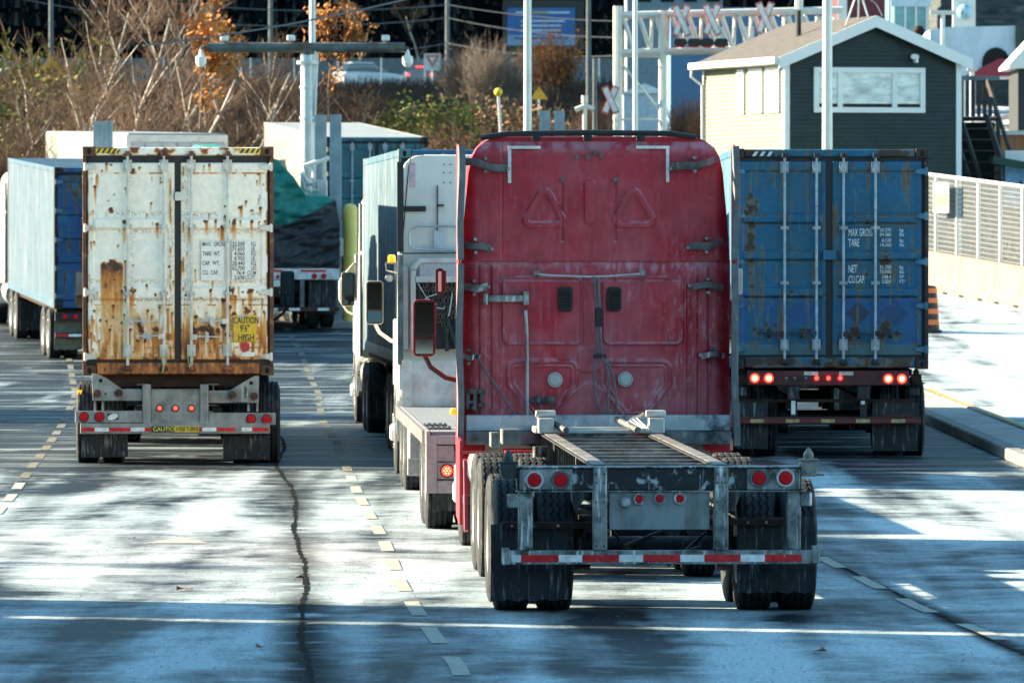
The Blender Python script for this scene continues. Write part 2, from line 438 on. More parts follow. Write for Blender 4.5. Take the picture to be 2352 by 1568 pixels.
# fallen leaves and loose grit on the near lanes
LEAFB = mat('brown_leaf', (.16,.07,.03), .8)
rg = random.Random(3)
for i, (px, py) in enumerate(((418,1357),(432,1356),(690,1330),(1210,1300),(600,1490),(1880,1500),(300,1240))):
    d = 48180/(py-540); x = (px-1176)*d/F; a = rg.uniform(0, 6); s = rg.uniform(.05,.09)
    o = MB().add([(-s,0,0),(0,-s*.6,.012),(s,0,.004),(s*.3,s*.7,.03),(-s*.4,s*.6,.0)], [(0,1,2,3,4)]).build('fallen_leaf', LEAFB); o.location = (x, d, .012); o.rotation_euler = (0,0,a)
    tag(o, 'curled brown fallen leaf lying on the frosted road', 'leaf', 'fallen leaves on the road')
v, f = [], []
for i in range(2600):
    y = 46 + 34*rg.random()**1.3; x = rg.uniform(-1,1)*y*.073; s = rg.uniform(.003,.007); b_ = len(v)
    v += [(x-s,y-s,.003),(x+s,y-s*.6,.003),(x+s*.4,y+s,.003),(x-s*.7,y+s*.6,.003),(x,y,.003+s*1.2)]; f += [(b_,b_+1,b_+4),(b_+1,b_+2,b_+4),(b_+2,b_+3,b_+4),(b_+3,b_,b_+4)]
me = bpy.data.meshes.new('grit'); me.from_pydata(v, [], f); me.update(); tag(link('grit', me, mat('road_grit', (.22,.20,.18), .8, 0, .5, 3)), 'loose grit scattered over the road', 'grit', None, 'stuff')
# ------------------------------------------------------------------ shared vehicle pieces
def color_grid(name, X, Y, Z, C, m, parent, smooth=True):
    """grid mesh from 2-D coordinate arrays, C = (...,3) paint and rust colours"""
    ny, nx = X.shape
    vs = np.stack([X, Y, Z], -1).reshape(-1, 3)
    i = np.arange(nx-1); j = np.arange(ny-1); I, J = np.meshgrid(i, j); a = (J*nx+I).ravel()
    fs = np.stack([a, a+1, a+nx+1, a+nx], -1)
    me = bpy.data.meshes.new(name)
    me.vertices.add(len(vs)); me.vertices.foreach_set('co', vs.astype(np.float32).ravel())
    me.loops.add(fs.size); me.loops.foreach_set('vertex_index', fs.ravel().astype(np.int32))
    me.polygons.add(len(fs)); me.polygons.foreach_set('loop_start', np.arange(0, fs.size, 4, dtype=np.int32))
    me.polygons.foreach_set('loop_total', np.full(len(fs), 4, np.int32)); me.update(calc_edges=True)
    at = me.color_attributes.new('Col', 'FLOAT_COLOR', 'POINT')
    c4 = np.concatenate([C.reshape(-1, 3), np.ones((len(vs), 1))], 1).astype(np.float32)
    at.data.foreach_set('color', c4.ravel())
    if smooth: me.shade_smooth()
    return link(name, me, m, parent)
def panel(name, x0, x1, z0, z1, y, hf, cf, m, parent, res=.011):
    nx = max(int((x1-x0)/res), 2); nz = max(int((z1-z0)/res), 2)
    X, Z = np.meshgrid(np.linspace(x0, x1, nx), np.linspace(z0, z1, nz))
    H = hf(X, Z) if hf else np.zeros_like(X)
    # fold the rim back so that the panel has thickness
    e = np.zeros_like(X); e[0,:] = e[-1,:] = 1; e[:,0] = e[:,-1] = 1
    return color_grid(name, X, y - H + e*.05, Z, cf(X, Z), m, parent)
_ty = {}
def tyre_mesh(Rr=.515, w=.27, zig=True, n=72):
    k = (Rr, w, zig, n)
    if k in _ty: return _ty[k]
    hw = w/2; side = [(-hw*.62, .29), (-hw*.92, .33), (-hw*1.06, .40), (-hw*1.02, .455), (-hw*.93, Rr-.022), (-hw*.86, Rr-.006)]
    gr = [-.62, -.2, .2, .62]; tread = []
    for g in gr:
        c = g*hw; tread += [(c-.011, Rr, 1), (c-.007, Rr-.016, 1), (c+.007, Rr-.016, 1), (c+.011, Rr, 1)]
    prof = [(a, r, 0) for a, r in side] + tread + [(-a, r, 0) for a, r in side[::-1]]
    mb = MB(); m = len(prof)
    for j in range(n):
        t = 2*PI*j/n; z = (.009 if j % 2 else -.009) if zig else 0
        for a, r, f in prof: mb.v.append((a + z*f, r*math.sin(t), r*math.cos(t)))
    for j in range(n):
        l = (j+1) % n
        for i in range(m-1): mb.f.append((j*m+i, j*m+i+1, l*m+i+1, l*m+i))
    bm = bmesh.new(); me = bpy.data.meshes.new('tyre'); me.from_pydata(mb.v, [], mb.f); bm.from_mesh(me); bmesh.ops.recalc_face_normals(bm, faces=bm.faces); bm.to_mesh(me); bm.free()
    me.shade_smooth(); me.set_sharp_from_angle(angle=R(32)); me.materials.append(RUBBER); _ty[k] = me; return me
def rim_mesh(m, steer=False):
    k = ('rim', m.name, steer)
    if k in _ty: return _ty[k]
    mb = MB(); d = .02 if not steer else .11
    mb.lathe([(-.1,.29),(.10,.292),(.125,.30),(.13,.285),(.10,.265),(-.02+d,.24),(-.03+d,.14),(.03+d,.11),(.07+d,.10),(.09+d,.07),(.09+d,.0001)], 'x', n=28)
    for i in range(10):
        t = 2*PI*i/10; y, z = .175*math.sin(t), .175*math.cos(t)
        mb.cyl((-.04+d, y, z), (.045+d, y, z), .017, .012, 6)
    me = bpy.data.meshes.new('wheel'); me.from_pydata(mb.v, [], mb.f)
    bm = bmesh.new(); bm.from_mesh(me); bmesh.ops.recalc_face_normals(bm, faces=bm.faces); bm.to_mesh(me); bm.free()
    me.shade_smooth(); me.set_sharp_from_angle(angle=R(35)); me.materials.append(m); _ty[k] = me; return me
def wheel(parent, x, y, side, zig=True, rm=None, steer=False, rot=0, Rr=.515):
    w = link('wheel', rim_mesh(rm or RIM, steer), None, parent)
    w.location = (x, y, Rr-.012); w.rotation_euler = (rot, 0, PI if side < 0 else 0)
    t = link('tyre', tyre_mesh(Rr, .27, zig), None, w)
    return w
def axle(parent, y, W=2.5, zig=True, dual=True, rm=None):
    xo = W/2 - .135
    for s in (-1, 1):
        wheel(parent, s*xo, y, s, zig, rm, rot=y*3.3+s)
        if dual: wheel(parent, s*(xo-.335), y, -s, zig, rm, rot=y*2.1+s)
    mb = MB(); mb.cyl((-xo+.1, y, .5), (xo-.1, y, .5), .07, n=12)
    for s in (-1, 1): mb.cyl((s*(xo-.62), y, .5), (s*(xo-.5), y, .5), .2, n=20); mb.box(s*.5-.06, s*.5+.06, y-.5, y+.5, .62, .72)
    mb.build('axle', STEEL_D, parent, smooth=True)
def lamp(parent, x, y, z, r, lens, ring=None, name='tail_lamp', hot=None, d=.03):
    mb = MB().lathe([(-.001, 1e-4), (-.004, r*.6), (0, r*.96), (d, r)], 'y', (x, y-.02, z), 24)
    o = mb.build(name, lens, parent, smooth=True)
    if ring:
        rr, rmt = ring
        MB().lathe([(d, rr), (.0, rr), (-.008, rr*.95), (-.008, r*1.03), (d, r*1.02)], 'y', (x, y-.014, z), 24).build('bezel', rmt, o, smooth=True)
    if hot:
        MB().lathe([(-.001, 1e-4), (0, r*.55), (.01, r*.58)], 'y', (x, y-.029, z), 16).build('bright_centre', hot, o)
    return o
def text_block(lines, m, parent, y, name='lettering', thick=.0):
    """lines: (text, x, z, height, stretch) ; letters stand in the XZ plane facing -Y"""
    dg = None; V = []; Fs = []
    for (s, x, z, h, st) in lines:
        cu = bpy.data.curves.new('t', 'FONT'); cu.body = s; cu.size = h/.70; cu.offset = thick*h; cu.resolution_u = 3
        o = bpy.data.objects.new('t', cu); COL.objects.link(o); bpy.context.view_layer.update()
        me = bpy.data.meshes.new_from_object(o.evaluated_get(bpy.context.evaluated_depsgraph_get()))
        b = len(V); V += [(x + v.co.x*st, y, z + v.co.y) for v in me.vertices]
        Fs += [tuple(b+i for i in p.vertices) for p in me.polygons]
        bpy.data.objects.remove(o); bpy.data.curves.remove(cu); bpy.data.meshes.remove(me)
    me = bpy.data.meshes.new(name); me.from_pydata(V, [], Fs); me.update()
    return link(name, me, m, parent)

# ------------------------------------------------------------------ containers
def ribs(X, Z, panels, bands, lines, depth=.03):
    H = np.zeros_like(X)
    for (a, b) in panels:
        ins = sstep(a-.012, a+.012, X) * (1 - sstep(b-.012, b+.012, X))
        H = H - .020*ins*sstep(lines[0]-.012, lines[0]+.012, Z)*(1-sstep(lines[1]-.012, lines[1]+.012, Z))
        for (z0, z1) in bands:
            H = H + depth*ins*sstep(z0-.016, z0+.016, Z)*(1-sstep(z1-.016, z1+.016, Z))
    return H
RUSTRAMP = [(0,None),(.22,(.76,.50,.24)),(.48,(.62,.24,.045)),(.78,(.24,.065,.015)),(1.0,(.05,.022,.012))]
def rust_over(base, r, ramp=RUSTRAMP):
    out = base.copy(); prev_t = 0; prev = base
    for t, c in ramp[1:]:
        k = np.clip((r-prev_t)/(t-prev_t), 0, 1)[..., None]
        out = out*(1-k) + np.array(c)*k; prev_t = t
    return out
def spots(X, Z, lst, seed=0):
    """rust blobs with streaks running down; entries (x, z, radius, streak length)"""
    r = np.zeros_like(X); wob = fbm(X*22, Z*22, seed, 3) - .5
    for k, (sx, sz, rad, ln) in enumerate(lst):
        d = np.hypot(X-sx, (Z-sz)*(.8 if k % 2 else 1.15))/rad + wob*2.0
        r = np.maximum(r, 1.05*(1-sstep(.75, 1.35, d)))
        w = rad*.95; dx = np.abs(X-sx + .02*(fbm(X*3, Z*5, seed+k, 2)-.5))
        dn = sz - Z
        st = (1-sstep(w*.45, w*1.25, dx*(1+.7*(vnoise(X*60, Z*2.5, seed+5)-.5))))*np.where(dn > 0, np.clip(1-dn/max(ln,.01), 0, 1), 0)**.7
        r = np.maximum(r, .72*st*(.65+.5*fbm(X*45, Z*5, seed+9, 2)))
    return r
def container(label, loc, rz, W, H, L, paint, doors, side_m, frame_m, rod_m, rods, hinges, group, hz=None, z=0, rx=0, side_dir=1, patch=True, simple=False, roof_m=None):
    t = thing('shipping_container', label, 'container', loc, rz, group, rx)
    hw = W/2; cs = .17
    # corner castings with oval hollows
    for sx in (-1, 1):
        for (z0, z1) in ((0, .125), (H-.125, H)):
            mb = MB(); xa, xb = sorted((sx*hw, sx*(hw-cs)))
            mb.box(xa, xb, -.012, .17, z0, z1); mb.box(xa, xb, L-.17, L, z0, z1)
            c = mb.build('corner_casting', frame_m, t, bevel=.008)
            MB().lathe([(0, 1e-4), (0, .036)], 'y', (0,0,0), 16).build('casting_hole', HOLE, c).location = ((xa+xb)/2, -.0145, (z0+z1)/2)
            c.children[0].scale = (.75, 1, 1.15)
    mb = MB()
    for sx in (-1, 1):
        xa, xb = sorted((sx*hw, sx*(hw-.05)))
        mb.box(xa, xb, 0, .12, .125, H-.125); mb.box(xa, xb, L-.16, L-.002, .125, H-.125)
    mb.build('corner_post', frame_m, t, bevel=.006)
    mb = MB(); nb = int(L/.28); dy = (L-.3)/nb
    for sx in (-1, 1):
        pts = []
        for i in range(nb):
            y = .13 + i*dy
            pts += [(y, 0), (y+dy*.3, 0), (y+dy*.5, -.036), (y+dy*.8, -.036)]
        pts.append((.13+nb*dy, 0))
        base = len(mb.v)
        for (y, d) in pts:
            x = sx*(hw-.008+d); mb.v += [(x, y, .15), (x, y, H-.11)]
        for i in range(len(pts)-1): mb.f.append((base+2*i, base+2*i+2, base+2*i+3, base+2*i+1))
    mb.build('side_wall', side_m, t)
    mb = MB()
    for sx in (-1, 1):
        xa, xb = sorted((sx*(hw-.002), sx*(hw-.07)))
        mb.box(xa, xb, .171, L-.171, H-.11, H-.012); mb.box(xa, xb, .171, L-.171, .012, .155)
    mb.build('side_rail', side_m, t, bevel=.006)
    mb = MB(); nr = int(L/.35)
    for i in range(nr):
        y = .18 + i*(L-.36)/nr; d = (L-.36)/nr
        mb.box(-hw+.06, hw-.06, y, y+d*.5, H-.05, H-.028); mb.box(-hw+.06, hw-.06, y+d*.5, y+d, H-.05, H-.016)
    mb.build('roof', roof_m or side_m, t)
    mb = MB(); mb.box(-hw+.05, hw-.05, L-.1, L-.04, .12, H-.05)
    mb.box(-hw+.07, hw-.07, .2, L-.2, .06, .10); mb.build('front_wall', side_m, t)
    mb = MB(); mb.box(-hw+.05, hw-.05, .075, .12, .12, H-.12); mb.build('door_gasket', BLACK, t)
    cm = doors['mat']; cf = doors['color']; hf = doors['height']
    panel('door_header', -hw+cs, hw-cs, H-.115, H-.01, .01, None, cf, cm, t)
    panel('door_sill', -hw+cs, hw-cs, .012, .165, .01, None, cf, cm, t)
    o = []
    for (x0, x1) in doors['x']:
        o.append(panel('door', x0, x1, doors['z'][0], doors['z'][1], .03, hf, cf, cm, t))
    for dr, grp in zip(o, (rods[:2], rods[2:])):
        for x in grp:
            mb = MB().cyl((x, -.03, .085), (x, -.03, H-.065), .0185, n=10)
            rd = mb.build('locking_rod', rod_m, dr, smooth=True)
            mb = MB()
            for zc, hh in ((H-.245, .075), (doors['rodz'][0], .022), (doors['rodz'][1], .022), (.32, .075)):
                mb.box(x-.055, x+.055, -.026, .012, zc-hh, zc+hh); mb.box(x-.03, x+.03, -.055, -.0262, zc-hh*.85, zc+hh*.85)
                for sx in (-1, 1):
                    for q in (-1, 1): mb.cyl((x+sx*.043, -.034, zc+q*hh*.6), (x+sx*.043, -.02, zc+q*hh*.6), .009, n=6)
            mb.build('rod_guide', rod_m, rd, bevel=.003)
            mb = MB()
            for zc in (.10, H-.09):
                mb.box(x-.035, x+.035, -.065, -.002, zc-.03, zc+.03); mb.box(x-.055, x-.02, -.04, -.002, zc-.045, zc+.0); mb.box(x+.02, x+.055, -.04, -.002, zc-.045, zc)
            mb.build('locking_cam', frame_m, rd, bevel=.006)
    if not simple:
        for (x, zc, sgn) in doors['handles']:
            mb = MB(); xe = x + sgn*.36
            mb.tube([(x, -.05, zc), (x+sgn*.1, -.052, zc+.008), (xe, -.046, zc+.002)], [.013, .012, .010], 8)
            mb.box(min(x, x+sgn*.07), max(x, x+sgn*.07), -.062, -.03, zc-.033, zc+.033)
            mb.box(x+sgn*.20-.02, x+sgn*.20+.02, -.07, -.0, zc-.06, zc+.06)
            mb.cyl((x+sgn*.2, -.075, zc+.045), (x+sgn*.2, -.0, zc+.045), .022, n=8); mb.cyl((x+sgn*.2, -.07, zc-.045), (x+sgn*.2, 0, zc-.045), .02, n=8)
            mb.build('door_handle', doors.get('handle_m', rod_m), o[0 if x < 0 else 1], bevel=.003)
    for sx in (-1, 1):
        for zc in hinges:
            mb = MB(); xa, xb = sorted((sx*(hw-.01), sx*(hw-.17)))
            mb.prism([(sx*(hw-.012), zc-.045), (sx*(hw-.012), zc+.045), (sx*(hw-.10), zc+.035), (sx*(hw-.175), zc+.022), (sx*(hw-.175), zc-.022), (sx*(hw-.10), zc-.035)], -.018, .02)
            mb.cyl((sx*(hw-.035), -.012, zc-.055), (sx*(hw-.035), -.012, zc+.055), .019, n=8)
            mb.build('hinge', doors.get('hinge_m', side_m), o[0 if sx < 0 else 1], bevel=.004)
    if doors.get('keeper'):
        x, zc, wv, hv = doors['keeper']
        MB().box(x-wv/2, x+wv/2, -.045, .02, zc-hv/2, zc+hv/2).build('door_keeper', doors.get('keeper_m', side_m), t, bevel=.006)
    if hz:
        for (x0, x1, zc, c1, c2, stp) in hz:
            mb = MB(); MB().box(x0, x1, -.006, .01, zc-.03, zc+.03).build('hazard_marking', c1, t); n = stp; w = (x1-x0)/n
            for i in range(n):
                a = x0 + i*w; mb.prism([(a+.004, zc-.03), (a+w*.5, zc-.03), (min(a+w*.5+.04, x1), zc+.03), (a+.044, zc+.03)], -.009, -.0062)
            mb.build('hazard_stripes', c2, t)
    return t, o

# --- white rusty container
def Q(cx, cy): return ((cx-1010)/447, (1000-cy)/447)
rp = [(705,125,15,95),(890,140,13,60),(865,130,5,15),(1075,150,15,80),(1170,122,16,60),(1225,118,12,45),(1262,160,20,90),(1330,130,19,70),(1365,122,8,25),(1428,122,14,70),(1472,125,9,30),(1372,45,14,45),(1400,8,6,14),
 (590,375,30,300),(622,372,36,330),(655,372,36,330),(683,380,20,300),(708,350,10,180),(745,520,26,150),(712,510,16,90),(690,520,14,80),(930,500,9,80),(935,535,11,90),(1195,515,12,70),(1355,500,7,45),(1315,522,22,90),(1418,522,23,90),(1335,548,15,80),(1285,520,13,120),(1268,575,18,170),(1060,300,6,30),(1108,400,7,50),
 (835,628,12,50),(905,612,9,60),(860,662,9,60),(620,742,11,120),(640,602,14,90),(795,735,26,150),(885,738,26,150),(785,712,14,60),(780,805,17,90),(820,800,14,100),(735,740,12,120),(1105,745,30,170),(1150,735,33,170),(1195,752,40,170),(1235,748,24,170),(1268,715,20,170),(1108,665,17,80),(1330,655,18,80),(1300,610,20,180),(1400,632,22,60),(1290,770,22,120),(1040,400,8,30),(1028,352,10,80),(1450,650,10,60),(1490,565,8,60),(1500,640,9,90),(950,625,12,180),(975,645,10,180),(1045,565,6,130),(505,430,5,80),(520,660,8,120),(512,760,9,120),(560,800,9,90),(600,690,8,60),(1380,570,10,60),(1420,600,9,50),(1300,500,12,40),(1325,505,9,30)]
rpts = [(*Q(a, b), .68*r/447, 1.4*l/447) for a, b, r, l in rp]
def Q1(cx, cy): return ((cx-1201)/526.6, 2.896-(cy-980)/526.6)
for a, b, r, l in [(720,1085,10,60),(660,1165,9,90),(770,1290,5,10),(750,1400,13,12),(735,1330,6,10),(690,1130,5,20),(900,1130,16,30),(940,1110,9,20),(1080,1100,9,40),(1410,1090,8,60),(1620,1380,13,50),(1655,1340,7,40),(1650,1160,6,15),(1415,1310,3,6),(1750,1150,6,90),(645,1240,8,130),(850,1250,7,50),(1515,1440,10,40),(1755,1380,9,60),(870,1400,6,20),(620,1180,4,30),(630,1400,5,60),(1815,1180,8,100),(1730,1200,5,40)]:
    rpts.append((*Q1(a, b), r/526.6, l/526.6))
_rng = random.Random(9)
for i in range(150):
    z = 2.7*_rng.random()**1.9; x = _rng.uniform(-1.13, 1.12)
    if x < -.55 and z > 1.3 and _rng.random() < .7: continue
    rpts.append((x, z, _rng.uniform(.005, .015), _rng.uniform(.0, .12)))
def rusty_color(X, Z):
    n = fbm(X*5, Z*5, 3, 4)[..., None]; base = np.array((.90,.83,.70))*(1-.12*(n-.3))
    # darker speckle on top of the ribs and down the right edges of the panels
    sp = (vnoise(X*85, Z*85, 8) > .52)*1.0
    m = np.zeros_like(X)
    for c in (2.06, 1.84, 1.20, .97): m = np.maximum(m, np.exp(-((Z-c)/.035)**2))
    for c in (-.60, -.08, .10): m = np.maximum(m, np.exp(-((X-c)/.04)**2)*.7)
    base = base*(1-(m*sp*.45*(fbm(X*3, Z*3, 12, 2) > .38))[..., None])
    blue = ((X > -.60)&(X < -.2)&(Z > 1.26)&(Z < 1.74))*.35*sstep(.3,.6,fbm(X*4,Z*4,31,2))
    base = base*(1-blue[...,None]) + np.array((.64,.66,.66))*blue[...,None]
    r = spots(X, Z, rpts, 2)
    sx0, sx1 = Q(568,0)[0], Q(692,0)[0]; ed = .02*(fbm(X*20,Z*14,201,3)-.5)
    box = sstep(sx0-.012,sx0+.012,X+ed)*(1-sstep(sx1-.012,sx1+.012,X+ed)); zt_ = Q(0,350)[1]; fr = np.clip((zt_-Z)/1.25, 0, 1)
    r = np.maximum(r, box*sstep(0,.05,zt_-Z+ed*2)*np.clip(.98-fr*2.3+.35*(fbm(X*26,Z*3,203,3)-.5), .16+.25*(1-fr), 1)*(fr < 1))
    low = np.clip((.95-Z)/.6, 0, 1)*np.where(X > 0, 1.0, .8)
    r = np.maximum(r, low*sstep(.38, .64, fbm(X*20, Z*2.2, 44, 4))*.78)
    r = np.maximum(r, .8*sstep(.60,.70,fbm(X*7,Z*6,141,4))*np.clip((1.0-Z)/.7,0,1))
    r = np.maximum(r, .55*np.clip((.30-Z)/.12, 0, 1)*(.6+.7*fbm(X*18, Z*3, 50, 3)))
    r = np.maximum(r, np.clip((.215-Z)/.02, 0, 1)*np.where(Z > .17, 1, 0)*.9)
    hd = (Z > 2.77)*1.0; r = np.maximum(r, hd*sstep(.46, .62, fbm(X*9, Z*14, 61, 4))*.85)
    sl = (Z < .17)*1.0; r = np.maximum(r, sl*(.38+.75*fbm(X*14, Z*4, 71, 4))*.95)
    for e in (-1.155, -.10, .065, 1.135): r = np.maximum(r, np.exp(-((X-e)/.012)**2)*sstep(.5, .62, fbm(X*7, Z*5, 81, 3))*.8)
    for zz in (2.58, .355, .90): r = np.maximum(r, np.exp(-((Z-zz)/.008)**2)*sstep(.45, .6, fbm(X*9, Z*5, 91, 3))*.8)
    r = r*(.75+.5*fbm(X*30, Z*24, 99, 3))
    return rust_over(base, r)
def rusty_h(X, Z): return ribs(X, Z, [(-1.07,-.125),(.105,1.06)], [(1.87,2.0),(.97,1.13)], (.36,2.58), .045) + .002*fbm(X*30,Z*30,5,2)
WCM = mat('white_container_paint', (1,1,1), .55, 0, .07, 16, .2, 60, attr='Col')
WSIDE = mat('white_container_side', (.62,.58,.50), .6, 0, .1, 2, dirt=((.35,.13,.04), .58, .72, 1.6), streak=((.45,.22,.09), .62, .8, (5,9,.8)))
WFRAME = mat('rusty_frame', (.13,.055,.028), .8, .1, .35, 5, .3, 30, dirt=((.42,.20,.09), .55, .7, 5))
RODW = mat('white_rod', (.58,.56,.50), .5, .1, .2, 8, dirt=((.22,.08,.03), .62, .74, 7))
c1 = 91.7; RW_RZ = R(2.3)
WR_X = (409-1176)/180
rusty, rdoors = container('white shipping container badly streaked with orange rust, on the trailer left of the red truck', (WR_X, 91.7, 1.13), RW_RZ, 2.438, 2.92, 12.19, None,
    dict(mat=WCM, color=rusty_color, height=rusty_h, x=[(-1.16,-.045),(.032,1.145)], z=(.195,2.715), rodz=(1.905,1.045),
         handles=[(-.644,.69,1),(-.182,.50,-1),(.169,.49,1),(.63,.69,-1)], keeper=(.02,2.285,.12,.11), keeper_m=WSIDE, hinge_m=WSIDE, handle_m=RODW),
    WSIDE, WFRAME, RODW, [-.644,-.182,.169,.63], [2.66,1.88,1.06,.24], 'containers carried by the trucks',
    hz=[(-1.05,-.78,2.865,YEL,INK,4),(.78,1.05,2.865,YEL,INK,4)])
DEC = mat('white_decal', (.80,.77,.70), .5, 0, .06, 10)
mb = MB(); x0,z0 = Q(1142,458); x1,z1 = Q(1275,235); mb.box(x0,x1,.009,.016,z0,z1)
x0,z0 = Q(1316,458); x1,z1 = Q(1448,235); mb.box(x0,x1,.009,.016,z0,z1)
mb.build('weight_decal', DEC, rdoors[1])
L_ = []
def tl(s, cx, cy, h, st): x, z = Q(cx, cy); L_.append((s, x, z, h, st))
tl('MAX.  GROSS',1148,262,.054,.63); tl('TARE  WT.',1148,317,.054,.63); tl('CAP.  WT.',1148,371,.054,.63); tl('CU.  CAP.',1148,425,.054,.63)
for i, (a, b) in enumerate((('32.500','KG'),('71.650','LB'),('4.060','KG'),('8.950','LB'),('28.440','KG'),('62.700','LB'),('76.4','CU.M'),('2.698','CU.FT'))):
    st = .80; xx = 1392 - len(a)*12.4; tl(a, xx, 262+27.4*i, .052, st); tl(b, 1446-len(b)*10.6, 262+27.4*i, .052, .62)
text_block(L_, INK, rdoors[1], .007, 'weight_lettering', .02)
x0,z0 = Q(1318,812); x1,z1 = Q(1457,655)
def capcol(X, Z):
    b = np.ones(X.shape+(3,))*np.array((.72,.45,.02)); k = sstep(.52,.66,fbm(X*9,Z*9,7,4))*sstep(z1-.17,z1-.03,Z)*(1-sstep(x0+.17,x0+.26,X))
    b = b*(1-k[...,None]) + np.array((.45,.42,.40))*k[...,None]
    return rust_over(b, .5*sstep(.62,.75,fbm(X*14,Z*14,17,3)))
panel('height_decal', x0, x1, z0, z1, .007, None, capcol, WCM, rdoors[1])
L_ = []; tl('CAUTION',1324,703,.082,.62); tl("9'6\"",1362,750,.085,.66); tl('HIGH',1350,802,.085,.72)
text_block(L_, INK, rdoors[1], .003, 'height_lettering', .02)
mb = MB(); a, b = Q(1371,860); c, d = Q(1416,817); mb.box(a,c,.009,.017,b,d); mb.build('red_sticker', mat('red_sticker', (.55,.02,.03), .5), rdoors[1])
mb = MB(); a, b = Q(1373,892); c, d = Q(1446,868); mb.box(a,c,.009,.017,b,d); mb.build('pale_sticker', DEC, rdoors[1])
STRAPY = mat('faded_yellow_tie', (.45,.40,.16), .7)
for (cx, bot) in ((930,985),(1080,950)):
    x, z = Q(cx, 855); _, zb = Q(cx, bot)
    mb = MB().tube([(x-.02,-.06,z),(x-.035,-.065,z-.1),(x-.01,-.07,z-.2),(x-.025,-.075,zb)], .006, 6); mb.tube([(x+.02,-.06,z),(x+.035,-.065,z-.12),(x+.005,-.07,z-.2),(x-.02,-.078,zb)], .006, 6)
    mb.build('tie', STRAPY, rusty)

# --- blue long container at right
def T1(cx, cy): return ((cx-731)/477, (1530-cy)/477)
bp = [(235,450,22,90),(270,480,12,60),(238,520,34,60),(205,545,18,40),(240,630,22,120),(235,700,20,90),(240,760,30,40),(205,770,16,30),(240,850,16,90),(235,925,10,40),(360,345,7,6),(345,360,5,4),(380,350,5,4),(330,330,5,4),(245,1010,10,40),(960,605,12,20),(940,600,6,10),(1085,850,30,140),(1100,940,20,80),(1060,880,14,60),(1030,905,7,30),(960,935,8,10),(945,900,5,6),(980,890,4,5),(1085,675,5,8),(490,1040,10,60),(480,1075,8,40),(555,1075,9,10),(370,1090,6,50),(610,940,7,8),(505,905,5,5),(540,890,4,5),(330,1250,10,60),(300,1290,8,60),(390,1255,12,70),(1080,1260,26,60),(1150,1300,16,60),(880,1290,24,60),(855,1330,22,80),(1060,1330,18,60),(570,1280,12,60),(600,1290,9,50),(350,1310,14,50),(1290,1400,20,40),(870,235,6,120),(1060,230,8,120),(1080,300,6,80),(820,615,6,12),(1225,615,6,12),(225,1110,8,60),(260,1280,12,50)]
bpts = [(*T1(a, b), r/477, l/477) for a, b, r, l in bp]
for i in range(70): bpts.append((_rng.uniform(-1.15,1.15), 2.6*_rng.random()**1.4, _rng.uniform(.004,.012), _rng.uniform(0,.05)))
BR = [(0,None),(.3,(.10,.12,.09)),(.6,(.10,.055,.03)),(1.0,(.028,.02,.016))]
def blue_color(X, Z):
    n = fbm(X*3, Z*3, 13, 4)[..., None]; base = np.array((.0,.088,.18))*(1+.5*(n-.5))
    teal = sstep(.5,.7,fbm(X*2.2,Z*1.5,23,3))*.6; base = base*(1-teal[...,None]) + np.array((.010,.090,.14))*teal[...,None]
    br = np.zeros_like(X)
    for (a, b, c, d) in ((275,640,1085,1260),(790,1270,1080,1270),(135,215,1025,1450),(1180,1270,1080,1380),(1235,1310,1320,1450),(150,185,240,800)):
        xa, zb = T1(a, c); xb, za = T1(b, d)
        br = np.maximum(br, sstep(xa-.03,xa+.03,X)*(1-sstep(xb-.03,xb+.03,X))*sstep(za-.05,za+.05,Z)*(1-sstep(zb-.03,zb+.02,Z)))
    br = br*sstep(.25,.5,fbm(X*6,Z*6,77,3)); base = base*(1-.55*br[...,None]) + np.array((.004,.06,.24))*.55*br[...,None]
    sage = ((Z < .33)&(Z > .17))*.8; base = base*(1-sage[...,None]) + np.array((.06,.12,.13))*sage[...,None]
    base = base*np.where((Z > .93)&(Z < .97), .6, 1)[..., None]
    for (cx, cy, w, col, k) in ((908,1182,86,(.018,.014,.018),.75),(1135,1182,100,(.006,.03,.08),.6),(560,1160,90,(.01,.05,.18),.5)):
        x, z = T1(cx, cy); d = (np.abs(X-x)+np.abs(Z-z))*477/w + .25*(fbm(X*14,Z*14,5,3)-.5)
        q = k*(1-sstep(.8,1.05,d)); base = base*(1-q[...,None]) + np.array(col)*q[...,None]
    r = spots(X, Z, bpts, 30)
    r = np.maximum(r, (Z < .155)*sstep(.35,.6,fbm(X*7,Z*9,21,4)))
    r = np.maximum(r, ((Z > 2.78)&((X < -.95)|(X > .62)))*sstep(.3,.5,fbm(X*7,Z*9,22,4)))
    for zz in (2.02,1.90,1.55,1.42,1.06,.94,.33,2.6): r = np.maximum(r, np.exp(-((Z-zz)/.012)**2)*sstep(.46,.62,fbm(X*10,Z*4,41,3))*.8)
    r = np.maximum(r, .55*sstep(.62,.76,fbm(X*24,Z*1.6,47,4)))
    return rust_over(base, r, BR)
def blue_h(X, Z): return ribs(X, Z, [(-1.14,-.12),(.115,1.14)], [(1.92,2.04),(1.435,1.555),(.95,1.07)], (.32,2.6), .04)
BCM = mat('blue_container_paint', (1,1,1), .55, 0, .1, 16, .2, 60, attr='Col')
BSIDE = mat('blue_container_side', (.01,.10,.18), .5, 0, .2, 2, dirt=((.10,.05,.03), .66, .74, 2.5), streak=((.10,.23,.32), .45, .7, (5,9,.6)))
BFRAME = mat('dark_rusty_frame', (.035,.025,.022), .8, .1, .35, 5, .3, 30, dirt=((.015,.07,.11), .56, .66, 7))
RODG = mat('grey_rod', (.34,.38,.42), .5, .2, .25, 8, dirt=((.08,.045,.03), .6, .74, 9))
BL_X = (1906-1176)/174.7; BL_Y = 94.4
